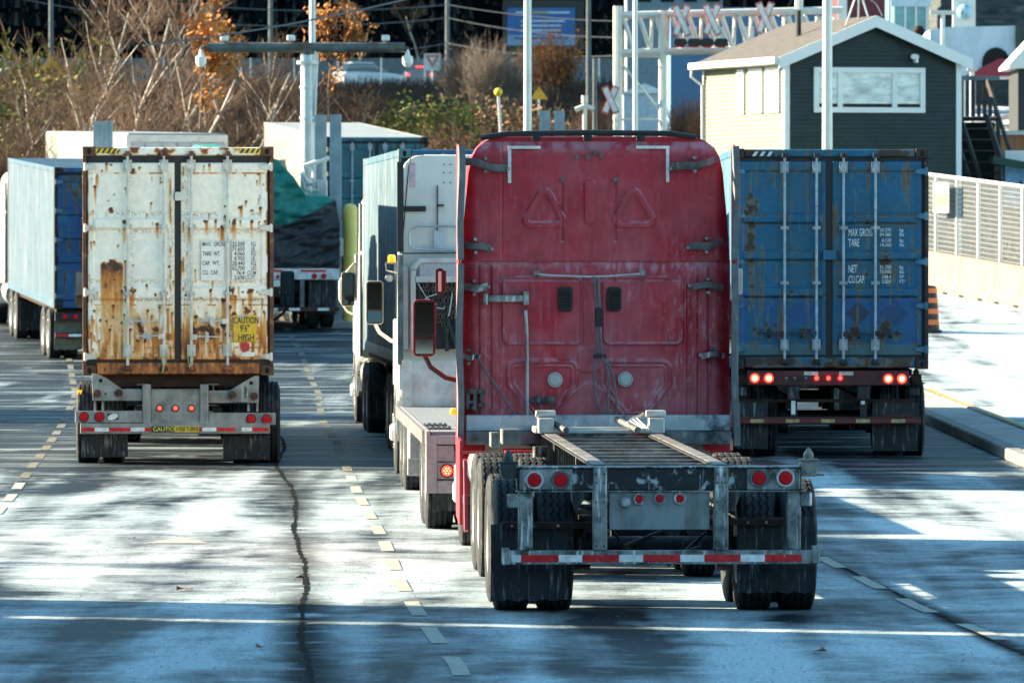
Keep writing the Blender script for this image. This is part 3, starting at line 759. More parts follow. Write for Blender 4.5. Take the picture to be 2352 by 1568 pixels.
blue, bdoors = container('long blue shipping container with white weight figures, on the trailer right of the red truck', (BL_X, BL_Y, 1.16), 0, 2.59, 2.896, 16.15, None,
    dict(mat=BCM, color=blue_color, height=blue_h, x=[(-1.225,-.05),(.03,1.215)], z=(.175,2.735), rodz=(1.855,1.132),
         handles=[(-.608,.47,-1),(-.178,.47,-1),(.172,.46,1),(.59,.47,1)], keeper=(-.005,1.5,.165,.13), keeper_m=BSIDE, hinge_m=BSIDE, handle_m=BFRAME),
    BSIDE, BFRAME, RODG, [-.597,-.178,.176,.596], [2.595,2.01,1.41,.83,.26], 'containers carried by the trucks',
    hz=[(-1.03,-.74,2.825,INK,INKW,3)])
L_ = []
def tb(s, cx, cy, h, st): x, z = T1(cx, cy); L_.append((s, x, z, h, st))
tb('MAX GROSS',846,697,.10,.405); tb('TARE',846,761,.10,.43); tb('NET',846,925,.10,.43); tb('CU.CAP.',846,991,.10,.41)
for s_, cy in (('38.270',669),('84.360',697),('6.520',733),('14.360',762),('31.750',901),('70.000',930),('108.4',962),('3.829',992)):
    tb(s_, 1120-len(s_)*13.0, cy, .046, .86)
for s_, cy in (('kg',669),('lbs',697),('kg',733),('lbs',762),('kg',901),('lbs',930),('M\u00b3',962),('FT\u00b3',992)): tb(s_, 1166, cy, .046, .86)
text_block(L_, INKW, bdoors[1], .0, 'weight_lettering', .012)

# --- plainer containers farther back share one door look
def plain_color(c, seed, teal=(.02,.15,.24)):
    def f(X, Z):
        n = fbm(X*3, Z*3, seed, 4)[..., None]; base = np.array(c)*(1+.5*(n-.5))
        k = sstep(.5,.7,fbm(X*2,Z*1.6,seed+3,3))*.5; base = base*(1-k[...,None])+np.array(teal)*k[...,None]
        r = sstep(.64,.76,fbm(X*12,Z*3,seed+9,4))*.8; return rust_over(base, r, BR)
    return f
def plain(label, loc, rz, col, seed, side_m, rx=0, W=2.438, roof_m=None, teal=(.02,.15,.24), L=12.19, H=2.896, rod=None, frame=None):
    hw = W/2
    return container(label, loc, rz, W, H, L, None, dict(mat=BCM, color=plain_color(col, seed, teal), height=blue_h, x=[(-hw+.06,-.05),(.03,hw-.06)], z=(.175,2.735), rodz=(1.855,1.132), handles=[]),
        side_m, frame or BFRAME, rod or RODG, [-.6,-.18,.18,.6], [2.595,2.01,1.41,.83,.26], 'containers carried by the trucks', rx=rx, simple=True, roof_m=roof_m)
# ------------------------------------------------------------------ tractors and trailers
def mudflap(parent, x0, x1, z0, z1, y, m=None, ragged=.015, seed=1):
    rnd = random.Random(seed); mb = MB(); n = 14; k = 8; base = 0
    for s, yy in ((0, y), (1, y+.012)):
        for j in range(k+1):
            for i in range(n+1):
                x = x0 + (x1-x0)*i/n; z = z1 - (z1-z0)*j/k
                if j == k: z += ragged*math.sin(i*1.9+seed)*.7 if i not in (0, n) else 0
                mb.v.append((x, yy + .018*math.sin(i*.55+seed)*j/k + .03*(j/k)**2, z))
    N = (n+1)*(k+1)
    for s in (0, 1):
        for j in range(k):
            for i in range(n):
                a = s*N + j*(n+1)+i; mb.f.append((a, a+1, a+n+2, a+n+1))
    for j in range(k): 
        for c in (0, n):
            a = j*(n+1)+c; mb.f.append((a, a+n+1, a+n+1+N, a+N))
    for i in range(n): a = k*(n+1)+i; mb.f.append((a, a+1, a+1+N, a+N))
    return mb.build('mudflap', m or FLAP, parent, smooth=True)
def tape(parent, segs, z0, z1, y):
    for c, nm, m in (('r', 'red_tape', TAPE_R), ('w', 'white_tape', TAPE_W)):
        mb = MB()
        for (k, a, b) in segs:
            if k == c: mb.box(a, b, y-.003, y+.004, z0, z1)
        if mb.v: mb.build(nm, m, parent)
def ibeam(mb, x, y0, y1, z0, z1, w=.14, t=.014):
    mb.box(x-w/2, x+w/2, y0, y1, z1-t, z1); mb.box(x-w/2, x+w/2, y0, y1, z0, z0+t); mb.box(x-t/2, x+t/2, y0, y1, z0+t, z1-t)
def rails(parent, L, zt=1.1, zb=.88, m=None, xr=.47, y0=.12, top=None):
    mb = MB()
    for s in (-1, 1): ibeam(mb, s*xr, y0, L, zb, zt)
    mb.build('main_rail', m or STEEL_D, parent)
    mb = MB(); n = int(L/.9)
    for i in range(1, n): y = y0 + i*(L-y0)/n; mb.box(-xr-.05, xr+.05, y-.035, y+.035, zt-.085, zt-.016)
    mb.build('cross_member', top or m or STEEL_D, parent)
def mirror(parent, x, y, z, w, h, m, arm_m, side, split=.32, style=0):
    mb = MB(); mb.loft([rrect(w/2-.01, z-h/2+.01, z+h/2-.01, .035, y+.13, 4, x), rrect(w/2, z-h/2, z+h/2, .045, y+.09, 4, x), rrect(w/2, z-h/2, z+h/2, .045, y, 4, x)])
    o = mb.build('mirror', m, parent, smooth=True)
    zs = z-h/2+h*split
    MB().loft([rrect(w/2-.005, z-h/2+.005, z+h/2-.005, .04, y-.004, 4, x), rrect(w/2-.004, z-h/2+.004, z+h/2-.004, .04, y+.01, 4, x)]).build('mirror_bezel', BLACK, o)
    mb = MB(); mb.box(x-w/2+.022, x+w/2-.022, y-.022, y-.018, zs+.012, z+h/2-.026, rot=('Z', side*.09)); mb.build('mirror_glass', MIRROR, o)
    mb = MB(); mb.box(x-w/2+.022, x+w/2-.022, y-.022, y-.018, z-h/2+.026, zs-.008, rot=('Z', side*.14)); mb.build('wide_angle_glass', MIRROR, o)
    xi = side*1.12
    if style == 0:
        MB().tube([(x, y+.06, z-h/2+.02), (x-side*.06, y+.08, z-h/2-.1), (x-side*.2, y+.12, z-h/2-.2), (xi, y+.2, z-h/2-.24)], .024, 8).build('mirror_arm', arm_m, o, smooth=True)
    else:
        MB().tube([(xi, y+.1, z+h/2+.18), (x-side*.1, y+.05, z+h/2+.14), (x+side*.06, y+.03, z+h/2-.04), (x+side*w*.62, y+.03, z+h/2-.15), (x+side*w*.62, y+.03, z-h/2+.1), (x+side*.02, y+.03, z-h/2-.08), (xi, y+.1, z-h/2-.2)], .017, 8).build('mirror_arm', arm_m, o, smooth=True)
    return o
def tractor(label, loc, rz, paint, W=2.44, H=3.87, drives=(-3.2,-1.95), steer=3.1, group='semi trucks', m_style=0, mm=None, top_w=.97, back=True, mir_z=2.08, rx=0, ext=True, mx=1.5, mxr=None, arm=None):
    t = thing('semi_truck', label, 'truck', loc, rz, group, rx)
    hw = W/2; secs = []
    for (y, h, z0, z1, r, tw) in ((0,hw,1.05,H,.22,top_w),(.9,hw,1.0,H+.02,.25,top_w),(1.9,hw,.95,H-.02,.26,top_w),(2.35,hw-.01,.92,H-.16,.3,.96),(2.75,hw-.04,.92,H-.55,.3,.95),(3.15,hw-.08,.95,H-1.15,.25,.94)):
        q = rrect(h, z0, z1, r, y, 5, rb=.08); q2 = []
        for (x, yy, z) in q:
            k = min(max((z-2.2)/(z1-2.2), 0), 1); q2.append((x*(1-(1-tw)*k*1.6), yy, z))
        secs.append(q2)
    cab = MB().loft(secs).build('cab', paint, t, smooth=True)
    MB().loft([rrect(hw-.1, .75, 2.25, .25, 3.1), rrect(hw-.14, .75, 2.1, .3, 3.9), rrect(hw-.22, .75, 1.92, .32, 4.6), rrect(hw-.36, .8, 1.75, .3, 4.95)]).build('hood', paint, t, smooth=True)
    mb = MB(); mb.prism([(3.17,2.12),(3.17,2.62),(2.83,3.16),(2.79,3.16)], -hw+.2, hw-.2, 'x')
    mb.add([(-hw+.18,3.165,2.16),(hw-.18,3.165,2.16),(hw-.26,2.80,3.2),(-hw+.26,2.80,3.2)], [(0,1,2,3)])
    mb.build('windshield', GLASS, cab)
    for s in (-1, 1):
        xo = s*(hw+.004)
        mb = MB(); mb.prism([(1.95,1.95),(2.8,1.95),(2.72,2.62),(2.05,2.62)], min(xo, xo-s*.03), max(xo, xo-s*.03), 'x'); mb.build('side_window', GLASS, cab)
        mb = MB(); mb.box(min(s*(hw-.03), s*(hw+.012)), max(s*(hw-.03), s*(hw+.012)), 1.85, 2.98, 1.08, 1.9); d = mb.build('door', paint, cab, bevel=.02)
        MB().box(min(s*hw, s*(hw+.05)), max(s*hw, s*(hw+.05)), 1.95, 2.1, 1.62, 1.66).build('handle', CHROME, d)
        mb = MB(); mb.cyl((s*(hw-.36), .35, .78), (s*(hw-.36), 1.75, .78), .31, n=24)
        for yy in (.6, 1.5): mb.cyl((s*(hw-.36), yy-.03, .78), (s*(hw-.36), yy+.03, .78), .322, n=24)
        mb.build('fuel_tank', ALU, t, smooth=True)
        mb = MB(); mb.box(min(s*(hw-.4), s*(hw-.02)), max(s*(hw-.4), s*(hw-.02)), 1.85, 2.5, .42, .5); mb.box(min(s*(hw-.4), s*(hw-.02)), max(s*(hw-.4), s*(hw-.02)), 1.85, 2.5, .75, .82); mb.build('step', BLACK, t, bevel=.01)
        # steer fender
        a = [(steer + .70*math.cos(PI*i/10), .5 + .70*math.sin(PI*i/10)) for i in range(11)]; b = [(steer + .62*math.cos(PI*i/10), .5 + .62*math.sin(PI*i/10)) for i in range(10, -1, -1)]
        mb = MB()
        xa, xb = sorted((s*(hw-.42), s*(hw-.02)))
        for i in range(10): mb.add([(xa,*a[i]),(xb,*a[i]),(xb,*a[i+1]),(xa,*a[i+1]),(xa,*b[10-i]),(xb,*b[10-i]),(xb,*b[9-i]),(xa,*b[9-i])], [(0,1,2,3),(7,6,5,4),(1,5,6,2),(0,3,7,4)])
        mb.build('fender', paint, t, smooth=True)
        wheel(t, s*(hw-.15), steer, s, False, None, True)
        mudflap(t, *sorted((s*(hw-.62), s*(hw-.02))), .22, .85, drives[0]-.72, seed=s+5)
        if ext:
            mb = MB(); mb.prism([(-.42,1.1),(.06,1.1),(.06,H-.2),(-.3,H-.22),(-.42,H-.5)], *sorted((s*(hw+.005), s*(hw+.03))), 'x'); e = mb.build('side_extender', paint, t, bevel=.006)
            mb = MB(); mb.box(*sorted((s*(hw), s*(hw+.036))), -.47, -.40, 1.08, 2.62); mb.box(*sorted((s*(hw), s*(hw+.036))), -.47, -.40, 2.68, H-.2); mb.build('rubber_edge', EDGE, e)
        mirror(t, s*(mx if s < 0 or mxr is None else mxr), 2.45, mir_z, .21, .53, mm or paint, arm or mm or paint, s, style=m_style)
    mb = MB()
    for s in (-1, 1): mb.box(min(s*.38, s*.46), max(s*.38, s*.46), drives[0]-.55, 4.6, .72, .98)
    mb.box(-.46, .46, drives[0]-.6, drives[0]-.5, .7, 1.0); mb.box(-.4, .4, (drives[0]+drives[1])/2-.1, (drives[0]+drives[1])/2+.1, .7, .95)
    mb.build('frame_rail', STEEL_D, t, bevel=.008)
    mb = MB(); yk = (drives[0]+drives[1])/2+.1; mb.prism([(-.45,yk-.5),(-.12,yk-.62),(-.08,yk-.1),(.08,yk-.1),(.12,yk-.62),(.45,yk-.5),(.4,yk+.42),(-.4,yk+.42)], 1.0, 1.05, 'z'); mb.build('fifth_wheel', STEEL_D, t, bevel=.01)
    for y in drives: axle(t, y, W+.06)
    mb = MB(); mb.box(-hw+.03, hw-.03, 4.85, 5.05, .4, .72); mb.build('bumper', CHROME, t, bevel=.03)
    mb = MB(); mb.box(-.55, .55, 4.9, 4.99, .82, 1.6); 
    for i in range(8): mb.box(-.5, .5, 4.99, 5.01, .88+i*.09, .91+i*.09)
    mb.build('grille', CHROME, t, bevel=.01)
    for s in (-1, 1):
        lamp(t, s*.82, 4.9, 1.05, .1, mat('head_lamp_glass', (.7,.7,.7), .1, 0, 0), name='headlight').rotation_euler = (0,0,0)
    return t

# --- red truck
RZR = R(2.3); RX, RY = .755, 64.9
def C(cx, cy): return ((cx-823)/534, 2.92-(cy-531)/534)
red = tractor('red semi truck with a dirty embossed sleeper back, pulling the empty chassis in front', (RX, RY, 0), RZR, RED, W=2.30, H=3.80, drives=(-3.3,-2.05), steer=2.9, mx=1.48, mir_z=2.05, ext=False, mxr=1.33, arm=BLACK)
def poly_out(X, Z, poly, r):
    """distance outside the convex polygon grown by r (negative within)"""
    d = np.full(X.shape, 1e9); inside = np.ones(X.shape, bool); n = len(poly)
    ar = sum(poly[i][0]*poly[(i+1)%n][1]-poly[(i+1)%n][0]*poly[i][1] for i in range(n))
    for i in range(n):
        (ax, az), (bx, bz) = poly[i], poly[(i+1)%n]; ex, ez = bx-ax, bz-az
        tt = np.clip(((X-ax)*ex+(Z-az)*ez)/(ex*ex+ez*ez), 0, 1); d = np.minimum(d, np.hypot(X-ax-tt*ex, Z-az-tt*ez))
        inside &= (((X-ax)*ez-(Z-az)*ex)*(1 if ar < 0 else -1) >= 0)
    return np.where(inside, -d, d) - r
def pc(*p): return [C(a, b) for a, b in p]
def rectp(x0, y0, x1, y1): return pc((x0,y0),(x1,y0),(x1,y1),(x0,y1))
def mirp(p): return [(2*C(790,0)[0]-x, z) for x, z in p][::-1]
def red_h(X, Z):
    H = np.zeros_like(X)
    def bead(p, r, w=.009, h=.014):
        nonlocal H; H = H + h*np.exp(-(poly_out(X, Z, p, r)/w)**2)
    def plate(p, r, h=.012, e=.008):
        nonlocal H; H = H + h*(1-sstep(-e, e, poly_out(X, Z, p, r)))
    for q in (pc((577,345),(635,455),(510,455)),):
        for p in (q, mirp(q)):
            plate(p, .075, .022, .008); plate(p, .022, -.022, .007)
    plate(rectp(780,280,804,462), .025, .018); 
    for p in (rectp(655,275,664,560), rectp(911,275,920,560)): plate(p, .004, -.010, .008)
    for p in (rectp(410,770,720,1020), rectp(895,770,1205,1020)): plate(p, .075, .022, .009); plate(p, .055, -.014, .007)
    tr = pc((440,1180),(690,1180),(690,1240),(600,1370),(540,1370),(440,1235))
    for p in (tr, mirp(tr)): bead(p, .075, .016, .020); bead(p, .035, .010, .012)
    plate(rectp(370,765,1245,1400), .03, .012, .007)
    tri = pc((640,1420),(790,1290),(950,1420)); plate(tri, .1, .022, .010)
    plate(pc((760,700),(820,700),(790,730)), .03, .012)
    for cx, cy in ((790,1150),): plate(rectp(cx-22,cy-45,cx+22,cy+10), .06, .014)
    H = H - .012*np.exp(-((Z-2.676)/.007)**2) - .006*np.exp(-((Z-2.66)/.02)**2)
    for cx in (370,): 
        x = C(cx,0)[0]; H = H - .005*np.exp(-((X-x)/.006)**2)*(Z > 2.7) - .005*np.exp(-((X+x)/.006)**2)*(Z > 2.7)
    for cx in (262, 320, 1280, 1330):
        x = C(cx,0)[0]; H = H + .012*sstep(x-.01, x+.01, X)*(1-sstep(x+.05, x+.07, X))*(Z < 2.65)
    # side channels bow back towards the edges
    H = H - .07*sstep(1.05, 1.22, np.abs(X))**2 - .07*sstep(3.62, 3.82, Z)**2
    return H*1.35 + .0015*fbm(X*9, Z*9, 3, 3)
def red_c(X, Z, H):
    n = fbm(X*4, Z*3, 5, 4); base = np.ones(X.shape+(3,))*np.array((.42,.006,.022))
    low = np.clip((2.95-Z)/1.7, 0, 1)
    v = sstep(.48, .80, fbm(X*30, Z*5, 7, 5))*(.16+.40*low) + .18*sstep(.45,.8,n)
    run = sstep(.60, .70, fbm(X*48, Z*18, 19, 4))*sstep(.42, .6, fbm(X*2.2, Z*1.6, 29, 3))*(.25+.6*low)*np.where(X > 0, 1.25, .8)
    tp = np.exp(-((Z-2.63)/.05)**2)*sstep(.5,.7,fbm(X*36,Z*9,33,4))
    gz = np.gradient(H, axis=0)/(Z[1,0]-Z[0,0])
    ledge = np.clip(-gz*1.6, 0, 1)*.6*sstep(.3,.6,fbm(X*12,Z*12,71,3)) + np.clip(gz*1.2, 0, 1)*.15
    k = np.clip(v*.55 + run*.7 + tp*.6 + ledge, 0, .8)[..., None]
    k2 = sstep(.55,.8,fbm(X*1.5,Z*1.2,55,3))[..., None]*.25
    base = base*(1-k2) + np.array((.38,.022,.055))*k2
    hz_ = (.06+.19*low)*sstep(.25,.7,fbm(X*2.5,Z*2.5,83,4)); base = base*(1-hz_[...,None]) + np.array((.55,.34,.38))*hz_[...,None]
    chips = (fbm(X*50, Z*50, 66, 2) > .90)[..., None]*.4
    base = base*(1-k) + np.array((.50,.27,.31))*k
    return base*(1-chips) + np.array((.4,.38,.38))*chips
zz = np.linspace(1.12, 3.81, 440); uu = np.linspace(-1, 1, 400)
wz = np.interp(zz, [1.12,2.7,3.07,3.48,3.62,3.71,3.77,3.81], [1.215,1.215,1.19,1.15,1.12,1.07,.99,.88])
U, Z_ = np.meshgrid(uu, zz); X_ = U*wz[:, None]
H_ = red_h(X_, Z_)
rb = color_grid('cab_back_panel', X_, -.06-H_, Z_, red_c(X_, Z_, H_), REDP, red)
def cbox(mb, a, b, y0, y1, **k):
    (xa, za), (xb, zb) = C(*a), C(*b); mb.box(min(xa,xb), max(xa,xb), y0, y1, min(za,zb), max(za,zb), **k); return mb
def cp(cx, cy, y=-.1): x, z = C(cx, cy); return (x, y, z)
# side extenders with rubber edges
for s, pts in ((-1, [(160,95),(150,400),(151,650)]), (1, [(1452,95),(1462,400),(1466,650)])):
    mb = MB(); x0 = s*1.235
    mb.prism([(-.44,1.08),(.10,1.08),(.10,3.72),(-.05,3.74),(-.44,3.68)], *sorted((x0, x0+s*.022)), 'x'); e = mb.build('side_extender', RED, red, bevel=.006)
    mb = MB()
    for (za, zb) in ((2.70, 3.72), (1.03, 2.665)):
        n = 18; secs = []
        for i in range(n+1):
            z = za + (zb-za)*i/n; o_ = .008*math.sin(z*6+s)+.01*math.sin(z*2.3)
            secs.append([(x0-s*.026+o_, -.49, z), (x0+s*.03+o_, -.49, z), (x0+s*.034+o_*.5, -.41, z), (x0-s*.03+o_*.5, -.41, z)])
        mb.loft(secs)
    mb.build('rubber_edge', EDGE, e)
mb = MB(); mb.tube([cp(268,62,-.05),cp(400,44,-.09),cp(790,38,-.1),cp(1180,42,-.09),cp(1302,60,-.05)], .026, 8); mb.build('roof_seal', BLACK, red, smooth=True)
mb = MB()
for cx in (535, 783, 1038): cbox(mb, (cx-20,45), (cx+20,78), -.125, -.05); mb.cyl(cp(cx,66,-.14), cp(cx,66,-.10), .012, n=8)
mb.build('seal_bracket', BLACK, red, bevel=.004)
for a, b, c, d in (((397,102),(556,116),(398,117),(414,281)), ((1018,101),(1177,115),(1161,116),(1176,276))):
    mb = MB(); cbox(mb, a, b, -.079, -.06); cbox(mb, c, d, -.079, -.06); mb.build('reflective_corner', TAPE_W, red)
for cx in (674, 910):
    mb = MB(); x0, z1 = C(cx-34, 780); x1, z0 = C(cx+34, 898)
    mb.loft([rrect((x1-x0)/2, z0, z1, .03, -.115, 4, (x0+x1)/2), rrect((x1-x0)/2, z0, z1, .03, -.05, 4, (x0+x1)/2)]); v = mb.build('vent', BLACK, red, bevel=.004)
    mb = MB()
    for i in range(9): z = z0+.03+i*(z1-z0-.06)/8; mb.box(x0+.02, x1-.02, -.128, -.112, z-.006, z+.006, rot=('X', .5))
    mb.build('louvre', mat('black_louvre', (.03,.03,.035), .45, 0, .1), v)
for cx, cy in ((625,1227),(964,1225)):
    x, z = C(cx, cy); MB().lathe([(0,1e-4),(-.003,.045),(.0,.052),(.03,.054)], 'y', (x,-.12,z), 24).build('round_cap', mat('pale_plastic', (.42,.47,.42), .5, 0, .1), red, smooth=True)
    red.children[-1] if False else None
    MB().lathe([(0,.056),(-.006,.060),(0,.067),(.03,.068)], 'y', (x,-.115,z), 24).build('cap_ring', mat('white_ring', (.6,.62,.62), .5), red, smooth=True)
def cable(name, pts, r, m, y=-.13):
    # smooth a few given points by Catmull-Rom
    P = [Vector(cp(a, b, y if len(q) == 0 else q[0])) for a, b, *q in pts]; P = [P[0]] + P + [P[-1]]; out = []
    for i in range(1, len(P)-2):
        for k in range(6):
            t = k/6; a, b, c, d = P[i-1], P[i], P[i+1], P[i+2]
            out.append(.5*((2*b)+(c-a)*t+(2*a-5*b+4*c-d)*t*t+(3*b-a-3*c+d)*t**3))
    out.append(P[-2]); return MB().tube(out, r, 7).build(name, m, red, smooth=True)
cable('hanger_tube', [(540,713),(570,722),(700,728),(800,731),(900,727),(1020,718),(1050,711)], .010, mat('pale_tube', (.45,.47,.47), .5, .1, .2), -.14)
mb = MB()
for cx in (537,1048): cbox(mb, (cx-18,700), (cx+12,728), -.15, -.08)
mb.build('hanger_bracket', STEEL, red, bevel=.004)
cable('hose', [(808,732),(815,760),(822,900),(828,1080),(848,1112)], .012, HOSE, -.16)
cable('hose', [(830,740),(832,770),(838,900),(845,1060),(850,1112)], .014, HOSE, -.17)
cable('hose', [(850,1112),(815,1150),(812,1260),(845,1400),(860,1450)], .011, HOSE, -.18)
cable('hose', [(852,1112),(880,1200),(878,1330),(868,1450)], .011, HOSE, -.19)
cable('hose', [(852,1112),(888,1170),(915,1280),(918,1450)], .011, HOSE, -.18)
mb = MB(); cbox(mb, (815,880), (850,970), -.19, -.15); cbox(mb, (806,1104), (870,1122), -.2, -.14); mb.build('hose_clamp', BLACK, red, bevel=.006)
cable('grab_pipe', [(480,895),(486,960),(489,1100),(490,1420)], .017, mat('pipe_grey', (.42,.42,.42), .5, .3, .3, 6, streak=((.2,.1,.1), .5, .7, (20,20,3))), -.14)
mb = MB(); cbox(mb, (469,888), (492,915), -.15, -.07); mb.build('pipe_bracket', STEEL, red, bevel=.004)
mb = MB(); cbox(mb, (295,820), (490,852), -.165, -.10); cbox(mb, (470,800), (498,868), -.18, -.08); cbox(mb, (276,812), (300,866), -.18, -.08); mb.build('cross_bracket', STEEL, red, bevel=.006)
cable('earth_cable', [(245,1095),(280,1170),(350,1270),(445,1410)], .009, HOSE, -.14)
for (x0,y0,x1,y1,w,mm) in ((182,178,395,212,.068,STEEL_G),(166,568,316,598,.062,STEEL_G),(170,787,300,780,.066,STEEL),(164,1120,252,1112,.05,STEEL),(1182,210,1412,172,.068,STEEL_G),(1270,592,1436,566,.065,STEEL_G),(1280,774,1438,776,.06,STEEL_G),(1330,1108,1445,1106,.05,STEEL)):
    (xa,za),(xb,zb) = C(x0,y0),C(x1,y1); mb = MB(); n = 8
    secs = []
    for i in range(n+1):
        t = i/n; x = xa+(xb-xa)*t; z = za+(zb-za)*t + .012*math.sin(t*7+x0); out = abs(x) > 1.1
        y = -.11-.05*abs(math.sin(t*3)) ; secs.append([(x,y-.018,z-w/2),(x,y+.018,z-w/2),(x,y+.018,z+w/2),(x,y-.018,z+w/2)])
    mb.loft(secs); br = mb.build('extender_strut', mm, red, bevel=.004)
    mb = MB(); xm, zm = (xa+xb)/2, (za+zb)/2
    for q in (-.06, .06): mb.cyl((xm, -.185, zm+q*1.0), (xm, -.06, zm+q*.9), .016, n=8)
    xe = xb if abs(xb) < abs(xa) else xa; ze = zb if abs(xb) < abs(xa) else za; mb.cyl((xe*.99, -.16, ze), (xe*.99, -.09, ze), .016, n=8)
    mb.build('strut_bolt', STEEL, br)
mb = MB()
for a, b in (((200,1272),(290,1295)),((195,1272),(212,1370)),((228,1290),(246,1375)),((255,1338),(292,1358)),((206,1325),(240,1340)),((262,1275),(275,1330))): cbox(mb, a, b, -.15, -.07)
for a in ((215,1280),(262,1282),(285,1348),(225,1360)): mb.cyl(cp(*a,-.19), cp(*a,-.1), .016, n=8)
mb.build('latch_cluster', STEEL_G, red, bevel=.005)
mb = MB()
for a in ((785,155),(817,135)): mb.cyl(cp(*a,-.10), cp(*a,-.06), .022, n=10); mb.cyl(cp(*a,-.12), cp(*a,-.1), .012, n=8)
for a in ((732,155),(848,150),(662,265),(916,265)): mb.cyl(cp(*a,-.085), cp(*a,-.06), .020, n=10)
mb.build('bolt', STEEL_G, red)
mb = MB()
for cx in (540, 600): mb.lathe([(-.05,1e-4),(-.05,.025),(-.03,.03),(-.03,.042),(.05,.045)], 'y', (C(cx,1325)[0],-.13,C(cx,1325)[1]), 8)
cbox(mb, (505,1316), (628,1336), -.13, -.07); mb.build('gladhand', STEEL_G, red, bevel=.003)
cable('gladhand_lead', [(553,1345),(556,1370),(566,1410)], .008, HOSE, -.15)
# side marker light + short mirror camera
mb = MB(); mb.box(-1.43, -1.34, .3, .36, 2.40, 2.60); o = mb.build('side_lamp_bracket', BLACK, red, bevel=.01)
mb = MB(); mb.loft([rrect(.038, 2.38, 2.62, .03, .27, 4, -1.40), rrect(.038, 2.38, 2.62, .03, .31, 4, -1.40)]); o2 = mb.build('side_lamp', BLACK, red)
MB().box(-1.415, -1.385, .262, .268, 2.41, 2.59).build('lamp_lens', mat('frosted_lens', (.5,.55,.5), .3), o2)
mb = MB(); mb.loft([rrect(.028, 2.38, 2.62, .02, .27, 4, 1.325), rrect(.028, 2.38, 2.62, .02, .31, 4, 1.325)]); mb.build('side_lamp', mat('frosted_lens', (.5,.55,.5), .3), red)
mb = MB()
for s in (-1, 1): mb.box(*sorted((s*1.0, s*1.24)), -.1, .8, .95, 1.2)
mb.build('lower_fairing', RED, red, bevel=.03)
mb = MB(); mb.prism([(-3.9,.42),(-3.75,1.0),(-3.7,1.02),(-3.83,.40)], -1.32, -1.285, 'x'); mb.prism([(-1.15,.35),(-1.2,1.1),(-.2,1.12),(-.25,.4)], -1.27, -1.24, 'x'); mb.build('fender_skirt', RED, red, bevel=.004)
MB().ball((-1.29, -.1, 1.33), .035).build('amber_marker', AMBER, red, smooth=True)
mb = MB()
for s in (-1, 1): mb.cyl((s*.35, -.9, 1.02), (s*.35, -.25, 1.02), .13, n=16)
mb.box(-.85,.85,-.9,-.2,.98,1.0); mb.build('air_tank', RED, red, smooth=True)

BOLT_ = mat('dull_bolt', (.09,.085,.08), .6, .4, .2)
# --- empty container chassis behind the red truck
CX0, CY0 = 1.147, 55.0
def E(cx, cy): return ((cx-1279)/745, (1234-cy)/745)
def ebox(mb, a, b, y0, y1): (xa, za), (xb, zb) = E(*a), E(*b); mb.box(min(xa,xb), max(xa,xb), y0, y1, min(za,zb), max(za,zb)); return mb
ch = thing('container_chassis', 'empty weathered container chassis with red and white bumper tape, nearest the camera', 'trailer', (CX0, CY0, 0), RZR, 'container trailers')
ebox(MB(), (395,856), (2160,935), 0, .10).build('bumper', STEEL, ch, bevel=.006)
mb = MB(); ebox(mb, (368,842), (412,936), -.015, .14); ebox(mb, (2140,833), (2182,932), -.015, .14); mb.build('bumper_end', STEEL, ch, bevel=.006)
xs_ = [420,475,690,825,1035,1172,1385,1522,1730,1868,2080]
tape(ch, [('wr'[i % 2], E(xs_[i],0)[0], E(xs_[i+1],0)[0]) for i in range(10)], E(0,921)[1], E(0,880)[1], -.004)
for a, b in ((462,543),(1997,2077)): ebox(MB(), (a,512), (b,857), .03, .13).build('bumper_post', STEEL, ch, bevel=.008)
for a, b in ((887,967),(1578,1660)): ebox(MB(), (a,384), (b,857), -.012, .12).build('bumper_post', STEEL, ch, bevel=.01)
mb = MB(); ebox(mb, (452,386), (2083,514), .02, .16); mb.build('rear_bolster', mat('bare_black_steel', (.016,.018,.022), .5, .2, .3, 5, .2, 30, dirt=((.42,.44,.45), .54, .60, 7), streak=((.3,.32,.33), .62, .7, (30,30,4))), ch, bevel=.008)
mb = MB(); ebox(mb, (448,376), (2087,385), -.006, .20); ebox(mb, (448,515), (2087,522), .0, .17); mb.build('bolster_flange', STEEL, ch, bevel=.002)
for a, b in ((468,768),(1766,2070)): ebox(MB(), (a,390), (b,511), -.0, .03).build('lamp_box', STEEL, ch, bevel=.006)
WRING = mat('dirty_white_ring', (.62,.60,.58), .5, 0, .3, 20, dirt=((.15,.08,.07), .5, .65, 20))
for cx, cy, rg in ((551,453,WRING),(702,453,STEEL_G),(1834,444,STEEL_G),(1986,443,WRING)):
    x, z = E(cx, cy); lamp(ch, x, .0, z, .053, REDLENS, (.072, rg), d=.02)
ebox(MB(), (980,524), (1555,738), .03, .045).build('centre_plate', mat('grey_plate', (.27,.30,.31), .55, .3, .2, 3, dirt=((.10,.11,.11), .5, .72, 3), streak=((.14,.13,.11), .5, .75, (9,9,1))), ch, bevel=.003)
for cx, cy in ((1150,562),(1267,560),(1383,560)): x, z = E(cx, cy); lamp(ch, x, .02, z, .031, REDLENS, (.048, STEEL), 'marker_lamp', d=.02)
x, z = E(1072, 582); MB().lathe([(-.05,1e-4),(-.05,.03),(-.03,.043),(.0,.044)], 'y', (x,.03,z), 8).build('plug_socket', mat('cast_alloy', (.4,.42,.42), .5, .4, .2, 20), ch, bevel=.002)
mb = MB(); ebox(mb, (372,702), (980,740), .25, .31); ebox(mb, (1555,686), (2000,722), .25, .31); ebox(mb, (980,720), (1560,742), .25, .30); mb.build('flap_hanger', BROWN, ch, bevel=.004)
mudflap(ch, E(312,0)[0], E(758,0)[0], E(0,1152)[1], E(0,716)[1], .32, seed=2)
